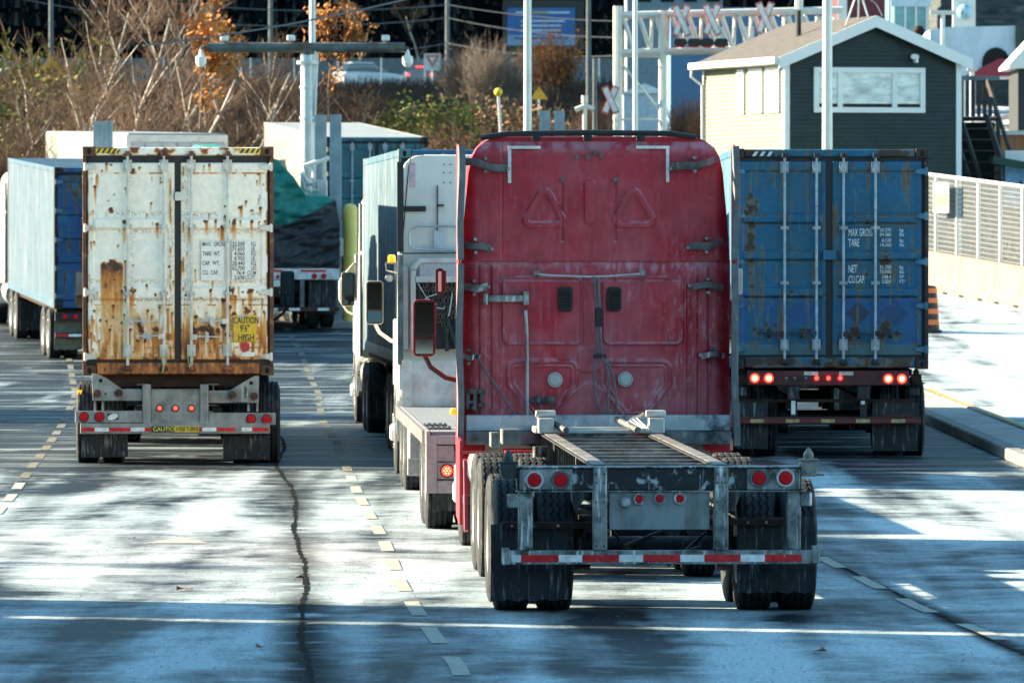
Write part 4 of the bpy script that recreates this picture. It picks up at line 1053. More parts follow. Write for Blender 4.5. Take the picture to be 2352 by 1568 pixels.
mudflap(ch, E(1728,0)[0], E(2180,0)[0], E(0,1110)[1], E(0,674)[1], .32, seed=7)
def twistlock(parent, x, y, z, m=STEEL_G):
    mb = MB(); mb.prism([(x-.05,z-.12),(x+.055,z-.12),(x+.07,z-.03),(x+.062,z),(x-.062,z),(x-.07,z-.03)], y-.06, y+.07)
    mb.box(x-.075, x+.075, y-.07, y+.09, z-.002, z+.014); mb.box(x+.02, x+.12, y-.05, y-.03, z-.115, z-.098); mb.cyl((x-.02,y-.075,z-.08),(x-.02,y-.05,z-.08),.018,n=8)
    mb.lathe([(0,.04),(.035,.042),(.06,.028),(.085,.012),(.088,1e-4)], 'z', (x,y,z+.012), 8); mb.build('twist_lock', m, parent, bevel=.006)
twistlock(ch, -1.17, .11, 1.175, mat('dark_cast_steel', (.05,.06,.065), .6, .3, .2)); twistlock(ch, 1.135, .11, 1.19, mat('pale_cast_steel', (.25,.24,.21), .6, .3, .3, 12))
mb = MB(); ebox(mb, (397,533), (466,613), .02, .06); o = mb.build('side_marker', STEEL, ch, bevel=.008); mb = MB(); ebox(mb, (2075,525), (2140,605), .02, .06); mb.build('side_marker', STEEL, ch, bevel=.008)
mb = MB(); ebox(mb, (2141,553), (2147,585), .03, .05); mb.build('marker_lens', REDLENS, ch)
CL = 9.7
rails(ch, CL-.1, 1.155, .86, STEEL_D, .465, top=mat('frosty_top_steel', (.22,.21,.20), .6, .3, .3, 5, dirt=((.06,.05,.045), .45, .65, 3)))
mb = MB()
for s in (-1, 1): mb.box(s*.465-.05, s*.465+.05, .2, CL-.2, 1.157, 1.163)
mb.build('rail_top_plate', mat('frosty_top_steel', (.22,.21,.20), .6, .3, .3, 5, dirt=((.06,.05,.045), .45, .65, 3)), ch)
# stiffener ribs on the rails and the drop down tool box
mb = MB()
for i in range(22):
    y = .5+i*.42
    for s in (-1, 1): mb.box(s*.465+s*.008-.0, s*.465+s*.008+.058*s if s > 0 else s*.465-.066, y-.006, y+.006, .875, 1.14) if s > 0 else mb.box(-.465-.066, -.465-.008, y-.006, y+.006, .875, 1.14)
mb.build('rail_stiffener', STEEL_D, ch)
x, z = E(-1,0)
MB().box(-1.18, 1.20, CL-.22, CL-.02, 1.165, 1.305).build('bolster_lip', mat('bright_worn_steel', (.42,.47,.50), .45, .3, .2, 5, .2, 30, dirt=((.06,.07,.08), .56, .7, 3.2), streak=((.7,.72,.74), .6, .75, (12,12,3))), ch, bevel=.006)
MB().box(-1.18, 1.20, CL-.30, CL-.02, 1.045, 1.163).build('front_bolster', mat('blotched_steel', (.15,.17,.18), .5, .3, .35, 4, .3, 30, dirt=((.025,.03,.035), .46, .6, 4.5), streak=((.5,.5,.5), .6, .75, (10,10,3))), ch, bevel=.006)
mb = MB()
for x in (-1.09, 1.12): mb.cyl((x,CL-.33,1.11),(x,CL-.27,1.11),.028,n=10); mb.cyl((x,CL-.35,1.11),(x,CL-.27,1.11),.015,n=6)
mb.build('locking_pin', STEEL_G, ch)
PALE = mat('sunlit_pale_steel', (.50,.50,.47), .5, .2, .2, 6)
mb = MB(); yb = CL-1.0
for s, x0 in ((-1,-.5),(1,.48)):
    mb.box(x0-.07, x0+.07, yb-.1, yb+.12, 1.165, 1.30); mb.box(x0-.1, x0+.06, yb+.0, yb+.85, 1.165, 1.22)
    mb.cyl((x0-.09, yb+.05, 1.335), (x0+.09, yb+.05, 1.335), .035, n=10)
mb.box(-.45, .45, yb+.1, yb+.2, 1.165, 1.215); mb.box(-.45,.45,yb-.1,yb-.02,1.165,1.20); mb.build('gooseneck_lock', PALE, ch, bevel=.008)
mb = MB()
for q, x0 in enumerate((-.33, .30)): mb.cyl((x0, yb-.25, 1.2), (x0-.15, yb+.3, 1.28), .028, n=10)
mb.build('lock_cylinder', STEEL_G, ch, smooth=True)
for k in range(4):
    mb = MB().tube([(.34+.02*k, yb-.15, 1.21), (.22+.03*k, yb, 1.26+.012*k), (.28+.03*k, yb+.1, 1.30+.014*k), (.42, yb+.15, 1.31), (.5, yb+.1, 1.25)], .007, 6); mb.build('cable_loop', PALE, ch, smooth=True)
for y in (1.15, 2.40): axle(ch, y, 2.50)
mb = MB()
for s in (-1, 1):
    mb.tube([(s*.62, 7.0, .25), (s*.62, 7.0, 1.1)], .07, 8); mb.box(s*.62-.12, s*.62+.12, 6.88, 7.12, .22, .26)
mb.build('landing_gear', STEEL_D, ch)
mb = MB(); ebox(mb, (545,290), (660,385), CL-3.6, CL-3.1); ebox(mb, (448,292), (505,385), CL-4.4, CL-4.1); mb.build('tool_bracket', STEEL_G, ch, bevel=.006)
mb = MB(); mb.prism([(-.63,.78),(-.56,.88),(-.50,.88),(-.50,.96),(-.66,.96),(-.66,.86)], .6, 3.4); mb.prism([(.60,.78),(.5,.78),(.5,.96),(.66,.96)], .6, 3.4); mb.build('slider_channel', STEEL_G, ch, bevel=.004)
mb = MB()
for x in (.18,.35): mb.cyl((x,1.5,.62),(x,1.8,.5),.07,n=10)
mb.cyl((-.3,1.7,.6),(.3,1.7,.6),.12,n=14); mb.build('air_reservoir', STEEL_D, ch, smooth=True)

for x0, y0, z0, x1, z1 in ((-.3,.5,.55,.35,.5),(-.38,.9,.7,.1,.62),(.0,.7,.48,.4,.6)):
    MB().tube([(x0,y0,z0),(x0*.5+x1*.5-.1,y0+.05,min(z0,z1)-.12),(x1,y0+.3,z1)], .013, 6).build('air_hose', BLACK, ch, smooth=True)
mb = MB()
for x in ((887+967)/2, (1578+1660)/2):
    for cy in (420, 470, 580, 830):
        for dx in (-22, 22): q = E(x+dx, cy); mb.cyl((q[0],-.022,q[1]),(q[0],-.01,q[1]),.009,n=6)
mb.build('post_bolt', BOLT_, ch)
mb = MB()
for cx in (430,560,695,1785,1890): q = E(cx, 722 if cx < 1000 else 704); mb.cyl((q[0],.235,q[1]),(q[0],.25,q[1]),.011,n=6)
mb.build('hanger_bolt', STEEL, ch)

# --- trailer under the rusty white container
def S(cx, cy): return ((cx-1144)/776, (1128-cy)/776)
def sbox(mb, a, b, y0, y1): (xa, za), (xb, zb) = S(*a), S(*b); mb.box(min(xa,xb), max(xa,xb), y0, y1, min(za,zb), max(za,zb)); return mb
GAL = mat('dull_grey_steel', (.28,.28,.26), .6, .25, .25, 5, .25, 30, dirt=((.08,.07,.055), .52, .78, 3), streak=((.5,.5,.48), .58, .8, (22,22,2)))
wc = thing('container_chassis', 'grey container chassis with a yellow caution strip, under the rusty white container', 'trailer', (WR_X, 91.6, 0), RW_RZ, 'container trailers')
sbox(MB(), (178,722), (2055,826), 0, .1).build('bumper', GAL, wc, bevel=.006)
tape(wc, [('r',*[S(v,0)[0] for v in (190,322)]),('w',*[S(v,0)[0] for v in (322,462)]),('r',*[S(v,0)[0] for v in (462,676)]),('w',*[S(v,0)[0] for v in (676,815)]),('r',*[S(v,0)[0] for v in (815,880)]),('r',*[S(v,0)[0] for v in (1357,1384)]),('w',*[S(v,0)[0] for v in (1384,1524)]),('r',*[S(v,0)[0] for v in (1524,1712)]),('w',*[S(v,0)[0] for v in (1776,1877)]),('r',*[S(v,0)[0] for v in (1877,2042)])], S(0,802)[1], S(0,765)[1], -.004)
st = sbox(MB(), (882,752), (1112,808), -.012, -.001).build('caution_strip', mat('black_strip', (.02,.02,.02), .5), wc)
sbox(MB(), (1112,752), (1352,808), -.012, -.001).build('caution_strip', YEL, wc)
x, z = S(896, 798); text_block([('CAUTION', x, z, .052, 1.0)], mat('yellow_letters', (.8,.68,.06), .5), st, -.014, 'caution_lettering', .02)
x, z = S(1120, 798); text_block([('WIDE TURNS', x, z, .052, .66)], INK, st, -.014, 'caution_lettering', .03)
sbox(MB(), (128,600), (795,716), .03, .10).build('lamp_beam', GAL, wc, bevel=.006); sbox(MB(), (1448,620), (2112,740), .03, .10).build('lamp_beam', GAL, wc, bevel=.006)
for cx, cy in ((213,657),(368,657),(1867,680),(2022,683)): x, z = S(cx, cy); lamp(wc, x, .03, z, .054, REDLENS, (.066, BLACK), d=.02)
mb = MB(); x, z = S(500, 658); mb.lathe([(0,1e-4),(0,.045)], 'y', (0,0,0), 20); o = mb.build('oval_sticker', DEC, wc); o.location = (x, .027, z); o.scale = (1.55,1,.78); o.rotation_euler = (0,R(-18),0)
sbox(MB(), (445,628), (556,686), .028, .032).build('sticker_ground', BLACK, wc)
sbox(MB(), (880,391), (1364,736), .05, .065).build('centre_plate', GAL, wc, bevel=.003)
sbox(MB(), (880,386), (1364,393), .03, .075).build('plate_lip', GAL, wc)
for cx in (963,1120,1277): x, z = S(cx, 573); lamp(wc, x, .045, z, .026, REDLIT, (.045, BLACK), 'marker_lamp', d=.02)
for a, b in ((795,877),(1364,1446)): sbox(MB(), (a,338), (b,745), .0, .14).build('bumper_post', GAL, wc, bevel=.01)
sbox(MB(), (305,385), (795,500), .06, .18).build('rear_bolster', GAL, wc, bevel=.006); sbox(MB(), (1446,400), (1945,524), .06, .18).build('rear_bolster', GAL, wc, bevel=.006)
BOLT = mat('rusty_bolt', (.085,.045,.03), .8, .2, .3)
for pl, bl in (([(292,230),(352,230),(452,285),(592,385),(600,452),(560,500),(302,496)], ((345,425),(560,422))), ([(1945,255),(1900,255),(1650,400),(1648,468),(1700,508),(1945,525)], ((1683,440),(1898,455)))):
    p = MB().prism([S(*q) for q in pl], .02, .045).build('corner_gusset', GAL, wc, bevel=.004)
    mb = MB()
    for q in bl: x, z = S(*q); mb.cyl((x,-.015,z),(x,.03,z),.05,.052,16); mb.cyl((x,-.04,z),(x,-.01,z),.02,n=8)
    mb.build('gusset_bolt', BOLT, p, bevel=.003)
    mb = MB(); q = (380,300) if bl[0][0] < 1000 else (1868,325); x, z = S(*q); mb.lathe([(0,1e-4),(0,.026)], 'y', (x,.0185,z), 16); q = (430,432) if bl[0][0] < 1000 else (1815,460); x, z = S(*q); mb.lathe([(0,1e-4),(0,.014)], 'y', (x,.0185,z), 12)
    mb.build('gusset_hole', HOLE, p)
mb = MB(); x, z = S(1812, 400); mb.tube([(x,.01,z+.05),(x+.01,.0,z),(x,.01,z-.05)], .012, 6); mb.build('hook', BOLT, wc)
mb = MB()
for cx in (322, 400, 1843, 1930): sbox(mb, (cx-12,498), (cx+12,610), .12, .15)
mb.build('drop_bracket', GAL, wc)
mudflap(wc, S(182,0)[0], S(648,0)[0], S(0,1060)[1], S(0,815)[1], .13, seed=3, ragged=.006); mudflap(wc, S(1588,0)[0], S(2055,0)[0], S(0,1085)[1], S(0,830)[1], .13, seed=4, ragged=.004)
mb = MB(); sbox(mb, (320,232), (1960,372), .3, 11.9); mb.build('container_cradle', BROWN, wc, bevel=.01)
rails(wc, 12.1, 1.02, .74, STEEL_G, .45, y0=.16)
for y in (.82, 2.1): axle(wc, y, 2.60, False)
mb = MB()
for s in (-1,1): mb.tube([(s*.62, 9.6, .25), (s*.62, 9.6, 1.0)], .07, 8)
mb.build('landing_gear', STEEL_D, wc)
mb = MB(); x, z = S(165, 440); mb.box(x-.03, x+.03, .5, .55, z-.05, z+.05); mb.tube([(x,.5,z-.05),(x-.03,.5,z-.17)], .006, 6); mb.build('side_marker', AMBER, wc, bevel=.01)
tractor('white semi truck mostly hidden in front of the rusty white container', (WR_X-math.sin(RW_RZ)*13.0, 91.7+13.0*math.cos(RW_RZ), 0), RW_RZ, WHITE, mm=BLACK, H=3.7, W=2.36, mx=1.53, mir_z=2.12, drives=(-3.0,-1.75))

# --- trailer under the blue container
def TT(cx, cy): return ((cx-866)/561, (883-cy)/561)
def tbox(mb, a, b, y0, y1): (xa, za), (xb, zb) = TT(*a), TT(*b); mb.box(min(xa,xb), max(xa,xb), y0, y1, min(za,zb), max(za,zb)); return mb
REDST = mat('dull_red_steel', (.07,.014,.016), .6, .1, .3, 6, dirt=((.02,.02,.02), .5, .7, 4))
TAPE_Y = mat('aged_cream_tape', (.42,.34,.14), .5, 0, .3, 12, dirt=((.25,.10,.03), .5, .7, 9))
TAPE_DR = mat('aged_red_tape', (.14,.018,.02), .5, 0, .3, 9)
bc = thing('container_chassis', 'dark red container chassis with its tail lamps lit, under the long blue container', 'trailer', (BL_X, BL_Y, 0), 0, 'container trailers')
tbox(MB(), (255,243), (1450,352), .01, .12).build('rear_bolster', REDST, bc, bevel=.006)
tbox(MB(), (262,256), (455,346), -.006, .009).build('lamp_box', REDST, bc); tbox(MB(), (1245,256), (1448,346), -.006, .009).build('lamp_box', REDST, bc)
for cx, cy in ((312,298),(415,298),(1297,303),(1396,303)): x, z = TT(cx, cy); lamp(bc, x, -.008, z, .060, REDLIT, None, hot=REDHOT, d=.02)
for cx, cy, r in ((768,298,.028),(855,298,.028),(942,298,.028),(364,323,.024)): x, z = TT(cx, cy); lamp(bc, x, -.004, z, r, REDLIT if cx > 500 else REDLENS, None, 'marker_lamp', d=.02)
for cx in (545, 605, 690): x, z = TT(cx, 298); lamp(bc, x, .0, z, .022, mat('dim_grey_lens', (.12,.13,.2), .3), None, 'marker_lamp', d=.02)
mb = MB()
for a, b in ((675,780),(935,1038)): tbox(mb, (a,250), (b,277), .003, .012)
mb.build('cream_tape', mat('pale_cream_tape', (.5,.5,.42), .5, 0, .3, 12), bc); mb = MB(); tbox(mb, (522,250), (675,277), .003, .012); tbox(mb, (780,250), (935,277), .003, .012); mb.build('red_tape', TAPE_DR, bc)
for a, b in ((555,640),(1070,1155)): tbox(MB(), (a,356), (b,460), .02, .14).build('hanger', STEEL_D, bc, bevel=.008)
for a, b in ((578,626),(1090,1138)): tbox(MB(), (a,458), (b,590), .05, .12).build('bumper_post', STEEL_D, bc, bevel=.006)
mb = MB(); tbox(mb, (582,466), (612,566), .043, .05); tbox(mb, (1096,466), (1124,490), .043, .05); mb.build('white_patch', TAPE_W, bc)
tbox(MB(), (165,584), (1536,636), .0, .1).build('bumper', REDST, bc, bevel=.006)
mb = MB(); tbox(mb, (1255,566), (1475,584), .0, .06); mb.build('bumper_pad', REDST, bc)
mb = MB()
for a in (280,540,800,1060,1320): tbox(mb, (a,600), (a+102,626), -.005, .0)
mb.build('cream_tape', TAPE_Y, bc); mb = MB()
for a in (178,384,644,904,1164,1424): tbox(mb, (a+(0 if a == 178 else 0),600), (min(a+152,1532) if a != 178 else 278,626), -.005, .0)
mb.build('red_tape', TAPE_DR, bc)
mudflap(bc, TT(175,0)[0], TT(412,0)[0], TT(0,822)[1], TT(0,480)[1], .16, seed=5, ragged=.004); mudflap(bc, TT(1185,0)[0], TT(1522,0)[0], TT(0,838)[1], TT(0,480)[1], .16, seed=6, ragged=.004)
tbox(MB(), (175,455), (1500,478), .18, .24).build('flap_hanger', BROWN, bc)
twistlock(bc, 1.14, .12, 1.08, BROWN); twistlock(bc, -1.14, .12, 1.08, BROWN)
tbox(MB(), (175,365), (255,430), .05, .1).build('side_marker', STEEL_D, bc, bevel=.01); tbox(MB(), (1460,372), (1528,430), .05, .1).build('side_marker', STEEL_D, bc, bevel=.01)
rails(bc, 16, 1.05, .76, STEEL_D, .47)
MB().box(-1.1, 1.1, .4, 15.8, 1.06, 1.15).build('container_cradle', BROWN, bc)
for y in (1.0, 2.3): axle(bc, y, 2.55, False)
mb = MB()
for s in (-1,1): mb.tube([(s*.62, 12.6, .25), (s*.62, 12.6, 1.0)], .07, 8)
mb.build('landing_gear', STEEL_D, bc)
tractor('dark semi truck hidden in front of the long blue container', (BL_X, BL_Y+17.1, 0), 0, mat('dark_blue_paint', (.02,.05,.12), .35, 0, .05, 3, coat=.4), mm=BLACK, H=3.6)

# --- white truck with chain rack, and its flatbed
WX, WY, WZ = -.07, 85.0, R(2.4)
def W5(cx, cy): return ((cx-1262)/589, 2.92-(cy-768)/589)
wt = tractor('white semi truck with an aluminium chain rack and amber beacon, beside the red truck', (WX, WY, 0), WZ, WHITE, W=2.50, H=3.86, drives=(-2.5,-1.25), steer=3.2, ext=False, mir_z=2.10, mx=1.5, top_w=.985)
def wbox(mb, a, b, y0, y1): (xa, za), (xb, zb) = W5(*a), W5(*b); mb.box(min(xa,xb), max(xa,xb), y0, y1, min(za,zb), max(za,zb)); return mb
for s in (-1, 1):
    mb = MB(); x0 = s*1.255; mb.prism([(-.4,1.1),(.05,1.1),(.05,3.65),(-.4,3.62)], *sorted((x0, x0+s*.02)), 'x'); e = mb.build('side_extender', WHITE, wt)
    mb = MB(); mb.box(*sorted((x0-s*.03, x0+s*.045)), -.47, -.38, 2.72, 3.78); e2 = mb.build('rubber_edge', BLACK, e); mb = MB(); mb.box(*sorted((x0-s*.025, x0+s*.04)), -.47, -.38, 1.4, 2.69); mb.build('rubber_edge', STEEL_G, e)
mb = MB(); n = 12
def seamline(pts): 
    for (a, b), (c, d) in zip(pts, pts[1:]): x0, z0 = W5(a, b); x1, z1 = W5(c, d); mb.tube([(x0,-.008,z0),(x1,-.008,z1)], .006, 4)
seamline([(690,208),(615,212),(592,235),(583,290),(560,560),(550,700),(530,895)]); seamline([(530,895),(1260,890)])
for x_ in (828, 875):
    for y_ in (277, 333, 402): x, z = W5(x_, y_); mb.cyl((x,-.012,z),(x,0,z),.009,n=6)
mb.build('panel_seam', BLACK, wt)
wbox(MB(), (528,567), (703,603), -.05, 0).build('black_bracket', BLACK, wt, bevel=.006)
mb = MB(); wbox(mb, (778,422), (786,735), -.03, -.01); wbox(mb, (786,555), (828,568), -.05, 0); mb.build('antenna_rod', BLACK, wt)
wbox(MB(), (588,265), (630,437), -.004, .0).build('faded_decal', mat('faded_pink', (.62,.42,.44), .6, 0, .2, 14), wt)
def wp(cx, cy, y): x, z = W5(cx, cy); return (x, y, z)
MB().tube([wp(1250,708,-.1), wp(640,706,-.1), wp(598,728,-.1), wp(585,770,-.1), wp(588,840,-.1), wp(625,868,-.1), wp(1250,886,-.1)], .014, 8).build('grab_rail', ALU, wt, smooth=True)
wbox(MB(), (755,738), (835,866), -.06, 0).build('control_box', mat('pale_grey_box', (.5,.53,.55), .5), wt, bevel=.006)
rk = MB(); wbox(rk, (590,1010), (628,1560), -.30, -.18); rk.prism([W5(590,1012), W5(585,990), W5(655,925), W5(1700,925), W5(1700,962), W5(668,962), W5(628,1010)], -.30, -.18); wbox(rk, (530,985), (580,1560), -.16, -.12)
rack = rk.build('chain_rack', ALU, wt, bevel=.006)
wbox(MB(), (655,965), (1680,1055), -.28, -.24).build('tread_plate', mat('tread_plate', (.5,.45,.46), .5, .4, .2, 60, .9, 70), rack)
wbox(MB(), (628,1052), (1700,1096), -.31, -.2).build('rack_rail', ALU, rack, bevel=.004)
wbox(MB(), (628,1096), (1700,1560), -.2, -.17).build('rack_back', BLACK, rack)
# chains: interlocked oval links
CHAIN = mat('rusty_chain', (.20,.13,.11), .6, .5, .4, 20)
mb = MB(); rc = random.Random(5)
for i in range(18):
    x = W5(655+i*22, 0)[0] + rc.uniform(-.01,.01); z = 2.33; ln = rc.uniform(.35, .62); k = 0
    while z > 2.33-ln:
        a = k % 2; pts = []
        for q in range(8):
            t = 2*PI*q/8; u, v = .016*math.cos(t), .032*math.sin(t)
            pts.append((x+(u if a else 0), -.26+(0 if a else u), z+v))
        mb.tube(pts, .0055, 4, close=True); z -= .046; k += 1
ccc = mb.build('chain', CHAIN, rack)
mb = MB()
for i in range(14):
    x = W5(650+i*26, 0)[0]; mb.tube([(x,-.24,2.3),(x+rc.uniform(-.05,.05),-.25,1.95),(x+rc.uniform(-.1,.1),-.24,1.65+rc.uniform(-.1,.1))], rc.uniform(.012,.03), 5)
mb.build('folded_strap', BLACK, rack)
mb = MB()
for a in ([(640,1100),(700,1200),(840,1155)],[(700,1200),(690,1235),(660,1245)],[(700,1200),(740,1230),(770,1250)],[(880,1170),(870,1250),(855,1330)],[(770,1270),(820,1280),(830,1260)]): mb.tube([wp(p, q, -.33) for p, q in a], .008, 6)
mb.build('tie_wire', PALE, rack, smooth=True)
x, z = W5(460, 955); bb = MB().lathe([(0,.045),(.07,.043),(.085,.03),(.088,1e-4)], 'z', (x,-.3,z), 12).build('beacon', AMBER, wt, smooth=True)
MB().tube([(x-.07,-.3,z-.01),(x+.05,-.3,z-.01)], .012, 6).tube([(x-.07,-.3,z-.01),(x-.06,-.3,z-.1),(x+.06,-.2,z-.13)], .010, 6).build('beacon_bracket', STEEL, bb)
x, z = W5(443, 1067); MB().lathe([(-.02,1e-4),(-.02,.045),(-.01,.052),(.06,.04)], 'y', (x,-.32,z), 16).build('work_lamp', BLACK, wt, smooth=True)
MB().lathe([(-.024,1e-4),(-.024,.04)], 'y', (x,-.32,z), 16).build('work_lamp_lens', mat('clear_lens', (.6,.6,.55), .2, 0, .4, 60), wt.children[-1])

FBL = 10.2; fx, fy = .43, 70.8
fb = thing('flatbed_trailer', 'low pale flatbed trailer with aluminium bulkhead, behind the white truck with the chain rack', 'trailer', (fx, fy, 0), WZ)
DECKM = mat('deck_planks', (.20,.21,.21), .6, .1, .15, 3, dirt=((.25,.22,.2), .5, .7, 4))
PINKW = mat('salted_white_frame', (.36,.32,.31), .6, 0, .15, 14, .3, 60)
mb = MB()
for i in range(9): x0 = -1.22+i*.272; mb.box(x0, x0+.262, .05, FBL, .95, .985)
mb.build('deck', DECKM, fb)
mb = MB()
for s in (-1, 1): mb.box(*sorted((s*1.235, s*1.28)), .02, FBL, .86, .99)
mb.build('side_rail', PINKW, fb, bevel=.004)
mb = MB()
for i in range(34):
    for s in (-1, 1): mb.box(*sorted((s*1.285, s*1.315)), .15+i*.3, .25+i*.3, .87, 1.0)
mb.build('stake_pocket', PINKW, fb)
mb = MB(); mb.box(-1.28,-1.17,0,.1,.38,.95); mb.box(1.17,1.28,0,.1,.38,.95); mb.box(-1.17,1.17,0,.09,.86,.95); mb.box(-1.17,-.75,.01,.09,.38,.50); mb.box(.75,1.17,.01,.09,.38,.50); mb.box(-1.17,-.75,.02,.08,.52,.68); mb.box(.75,1.17,.02,.08,.52,.68); mb.box(-1.17,-1.0,.03,.08,.69,.85); mb.build('rear_frame', PINKW, fb, bevel=.006)
for x in (-1.07, 1.07):
    o = lamp(fb, x, .02, .60, .053, REDLIT, (.068, BLACK)); mb = MB()
    for q in range(7): t = q*PI/3; rr = 0 if q == 6 else .028; mb.lathe([(0,1e-4),(0,.006)], 'y', (x+rr*math.cos(t),-.006,.60+rr*math.sin(t)), 6)
    mb.build('led', REDHOT, o)
mb = MB(); mb.box(-1.24, 1.24, FBL-.03, FBL, .99, 1.50); bh = mb.build('bulkhead', ALU, fb, bevel=.004)
mb = MB(); mb.box(-1.245,-1.13,FBL-.055,FBL-.031,.99,1.515); mb.box(-1.13,1.245,FBL-.04,FBL-.031,1.215,1.235)
for x in np.arange(-1.1,1.2,.22):
    for z in (1.2, 1.25, 1.05, 1.45): mb.cyl((x,FBL-.05,z),(x,FBL-.03,z),.009,n=6)
mb.build('bulkhead_post', ALU, bh)
mb = MB()
for s in (-1, 1): ibeam(mb, s*.45, .15, FBL+1.6, .62, .925)
mb.box(-.5, .5, FBL, FBL+1.7, .93, .95); mb.build('main_rail', STEEL_D, fb)
for y in (.9, 2.15): axle(fb, y, 2.52, False)
mb = MB(); mb.box(-1.3,-1.05,FBL-4.2,FBL-4.15,.35,.9); mb.box(-1.3,-1.0,FBL-5.0,FBL-4.2,.55,.85); mb.box(1.0,1.3,FBL-5.0,FBL-4.2,.55,.85); mb.build('storage_box', PINKW, fb, bevel=.01)
mudflap(fb, -1.2, -.62, .2, .8, .25, seed=9); mudflap(fb, .62, 1.2, .2, .8, .25, seed=8)

# --- the blue container on the truck ahead of the white one
B2X, B2Y, B2Z = -.31, 96.5, R(3.4)
plain('blue shipping container with sunlit faded side, seen behind the white truck cab', (B2X, B2Y, 1.18), B2Z, (.012,.10,.20), 5, mat('faded_blue_side', (.028,.10,.15), .5, 0, .2, 2, streak=((.17,.20,.23), .52, .66, (5,9,.6)), dirt=((.3,.2,.12), .7, .78, 2)), frame=mat('faded_teal_frame', (.10,.20,.22), .7, 0, .3, 5, dirt=((.2,.09,.04), .5, .62, 6)))
def simple_trailer(label, loc, rz, L, zt, rx=0, flap=FLAP, lit=False):
    t = thing('container_chassis', label, 'trailer', loc, rz, 'container trailers', rx)
    rails(t, L-.1, zt-.08, zt-.36, STEEL_D, .47); MB().box(-1.15, 1.15, .3, L-.2, zt-.078, zt-.01).build('container_cradle', BROWN, t)
    MB().box(-1.2, 1.2, 0, .12, zt-.24, zt-.08).build('rear_bolster', STEEL_D, t, bevel=.006)
    MB().box(-1.2, 1.2, 0, .1, .45, .55).build('bumper', STEEL_D, t, bevel=.006)
    tape(t, [('rw'[i % 2], -1.18+i*.26, -1.18+(i+1)*.26) for i in range(9)], .475, .525, -.003)
    for s in (-1, 1):
        MB().box(s*.5-.04, s*.5+.04, .0, .1, .55, zt-.24).build('bumper_post', STEEL_D, t)
        for q in (.78, 1.0): lamp(t, s*q, .0, zt-.16, .055, REDLIT if lit else REDLENS, None, d=.02)
        mudflap(t, *sorted((s*.6, s*1.2)), .2, .85, .15, m=flap, seed=s+3)
    for y in (1.0, 2.25): axle(t, y, 2.55, False)
    mb = MB()
    for s in (-1,1): mb.tube([(s*.62, L-3, .25), (s*.62, L-3, 1.0)], .07, 8)
    mb.build('landing_gear', STEEL_D, t)
    return t
simple_trailer('container chassis hidden under the blue container behind the white truck', (B2X, B2Y, 0), B2Z, 12.19, 1.18)
tractor('pale semi truck with a looped mirror bracket, pulling the blue container behind the white truck', (B2X-math.sin(B2Z)*13.0, B2Y+13.0, 0), B2Z, WHITE, mm=WHITE, H=3.6, m_style=1, mx=1.33, drives=(-2.9,-1.65))

# --- far left: blue container truck
def yaw_at(d): return R(9)
LX, LY = (127-1176)/112+1.2, 147.2
SL = math.atan(.027)
LZ0 = GZ(LX, LY)
plain('blue shipping container with pale sunlit side, farthest left beyond the rusty one', (LX, LY, LZ0+1.04), R(8.5), (.006,.055,.16), 15, mat('pale_blue_side', (.038,.10,.155), .5, 0, .12, 2, streak=((.12,.15,.20), .52, .66, (5,9,.6))), rx=SL, H=2.9)
TANF = mat('tan_mudflap', (.14,.12,.08), .8, 0, .25, 6)
lt = simple_trailer('dark container chassis with tan mud flaps, far left beyond the rusty container', (LX, LY, LZ0), R(8.5), 12.19, 1.04, SL, TANF)
tractor('white semi truck hidden in front of the leftmost blue container', (LX-math.sin(R(8.5))*13, LY+12.9, GZ(LX-1.9, LY+12.9)), R(8.5), WHITE, H=3.5, mm=BLACK, rx=SL*1.6)
tractor('white semi truck cut off by the left edge of the photo, its black mirror showing', (-9.95, 115.5, 0), R(4), WHITE, H=3.3, mm=BLACK, mx=1.52, mir_z=2.1, drives=(-2.9,-1.6))

# --- tarped flatbed at 160 m
TX, TY, TZ = -5.12, 160.0, R(9)
TZ0 = GZ(TX, TY); TS = math.atan(.04)
tf = thing('flatbed_trailer', 'white flatbed trailer carrying the green and black tarped load', 'trailer', (TX, TY, TZ0), TZ, None, TS)
MB().box(-1.28, 1.28, 0, 12, 1.13, 1.38).build('deck', mat('white_trailer', (.66,.66,.66), .5, 0, .2, 6, dirt=((.25,.2,.2), .55, .7, 5)), tf, bevel=.01)
tape(tf, [('r',-1.0,-.75),('r',-.25,0),('r',.42,.98)], 1.3, 1.35, -.004)
for x in (.72, .93, -.9, -.7): lamp(tf, x, -.01, 1.21, .06, REDLENS, None, d=.02)
for x in (-.1, .1, -.3): lamp(tf, x, -.01, 1.2, .04, REDLENS, None, 'marker_lamp', d=.02)
MB().box(-.35, -.05, -.01, .0, .98, 1.12).build('licence_plate', DEC, tf)
MB().box(-1.25, 1.28, 0, .1, .42, .52).build('bumper', REDST, tf, bevel=.006); tape(tf, [('w',-.95,-.7),('w',-.35,-.1),('w',.15,.4),('w',.8,1.05)], .44, .5, -.004)
for s in (-1, 1):
    MB().box(s*.45-.05, s*.45+.05, .02, .1, .52, 1.12).build('bumper_post', STEEL_G, tf)
    mudflap(tf, *sorted((s*.62, s*1.25)), .35, 1.1, .2, seed=s+11)
for y in (1.0, 2.3, 3.6): axle(tf, y, 2.5, False)
rails(tf, 11.9, 1.12, .75, STEEL_D, .5)
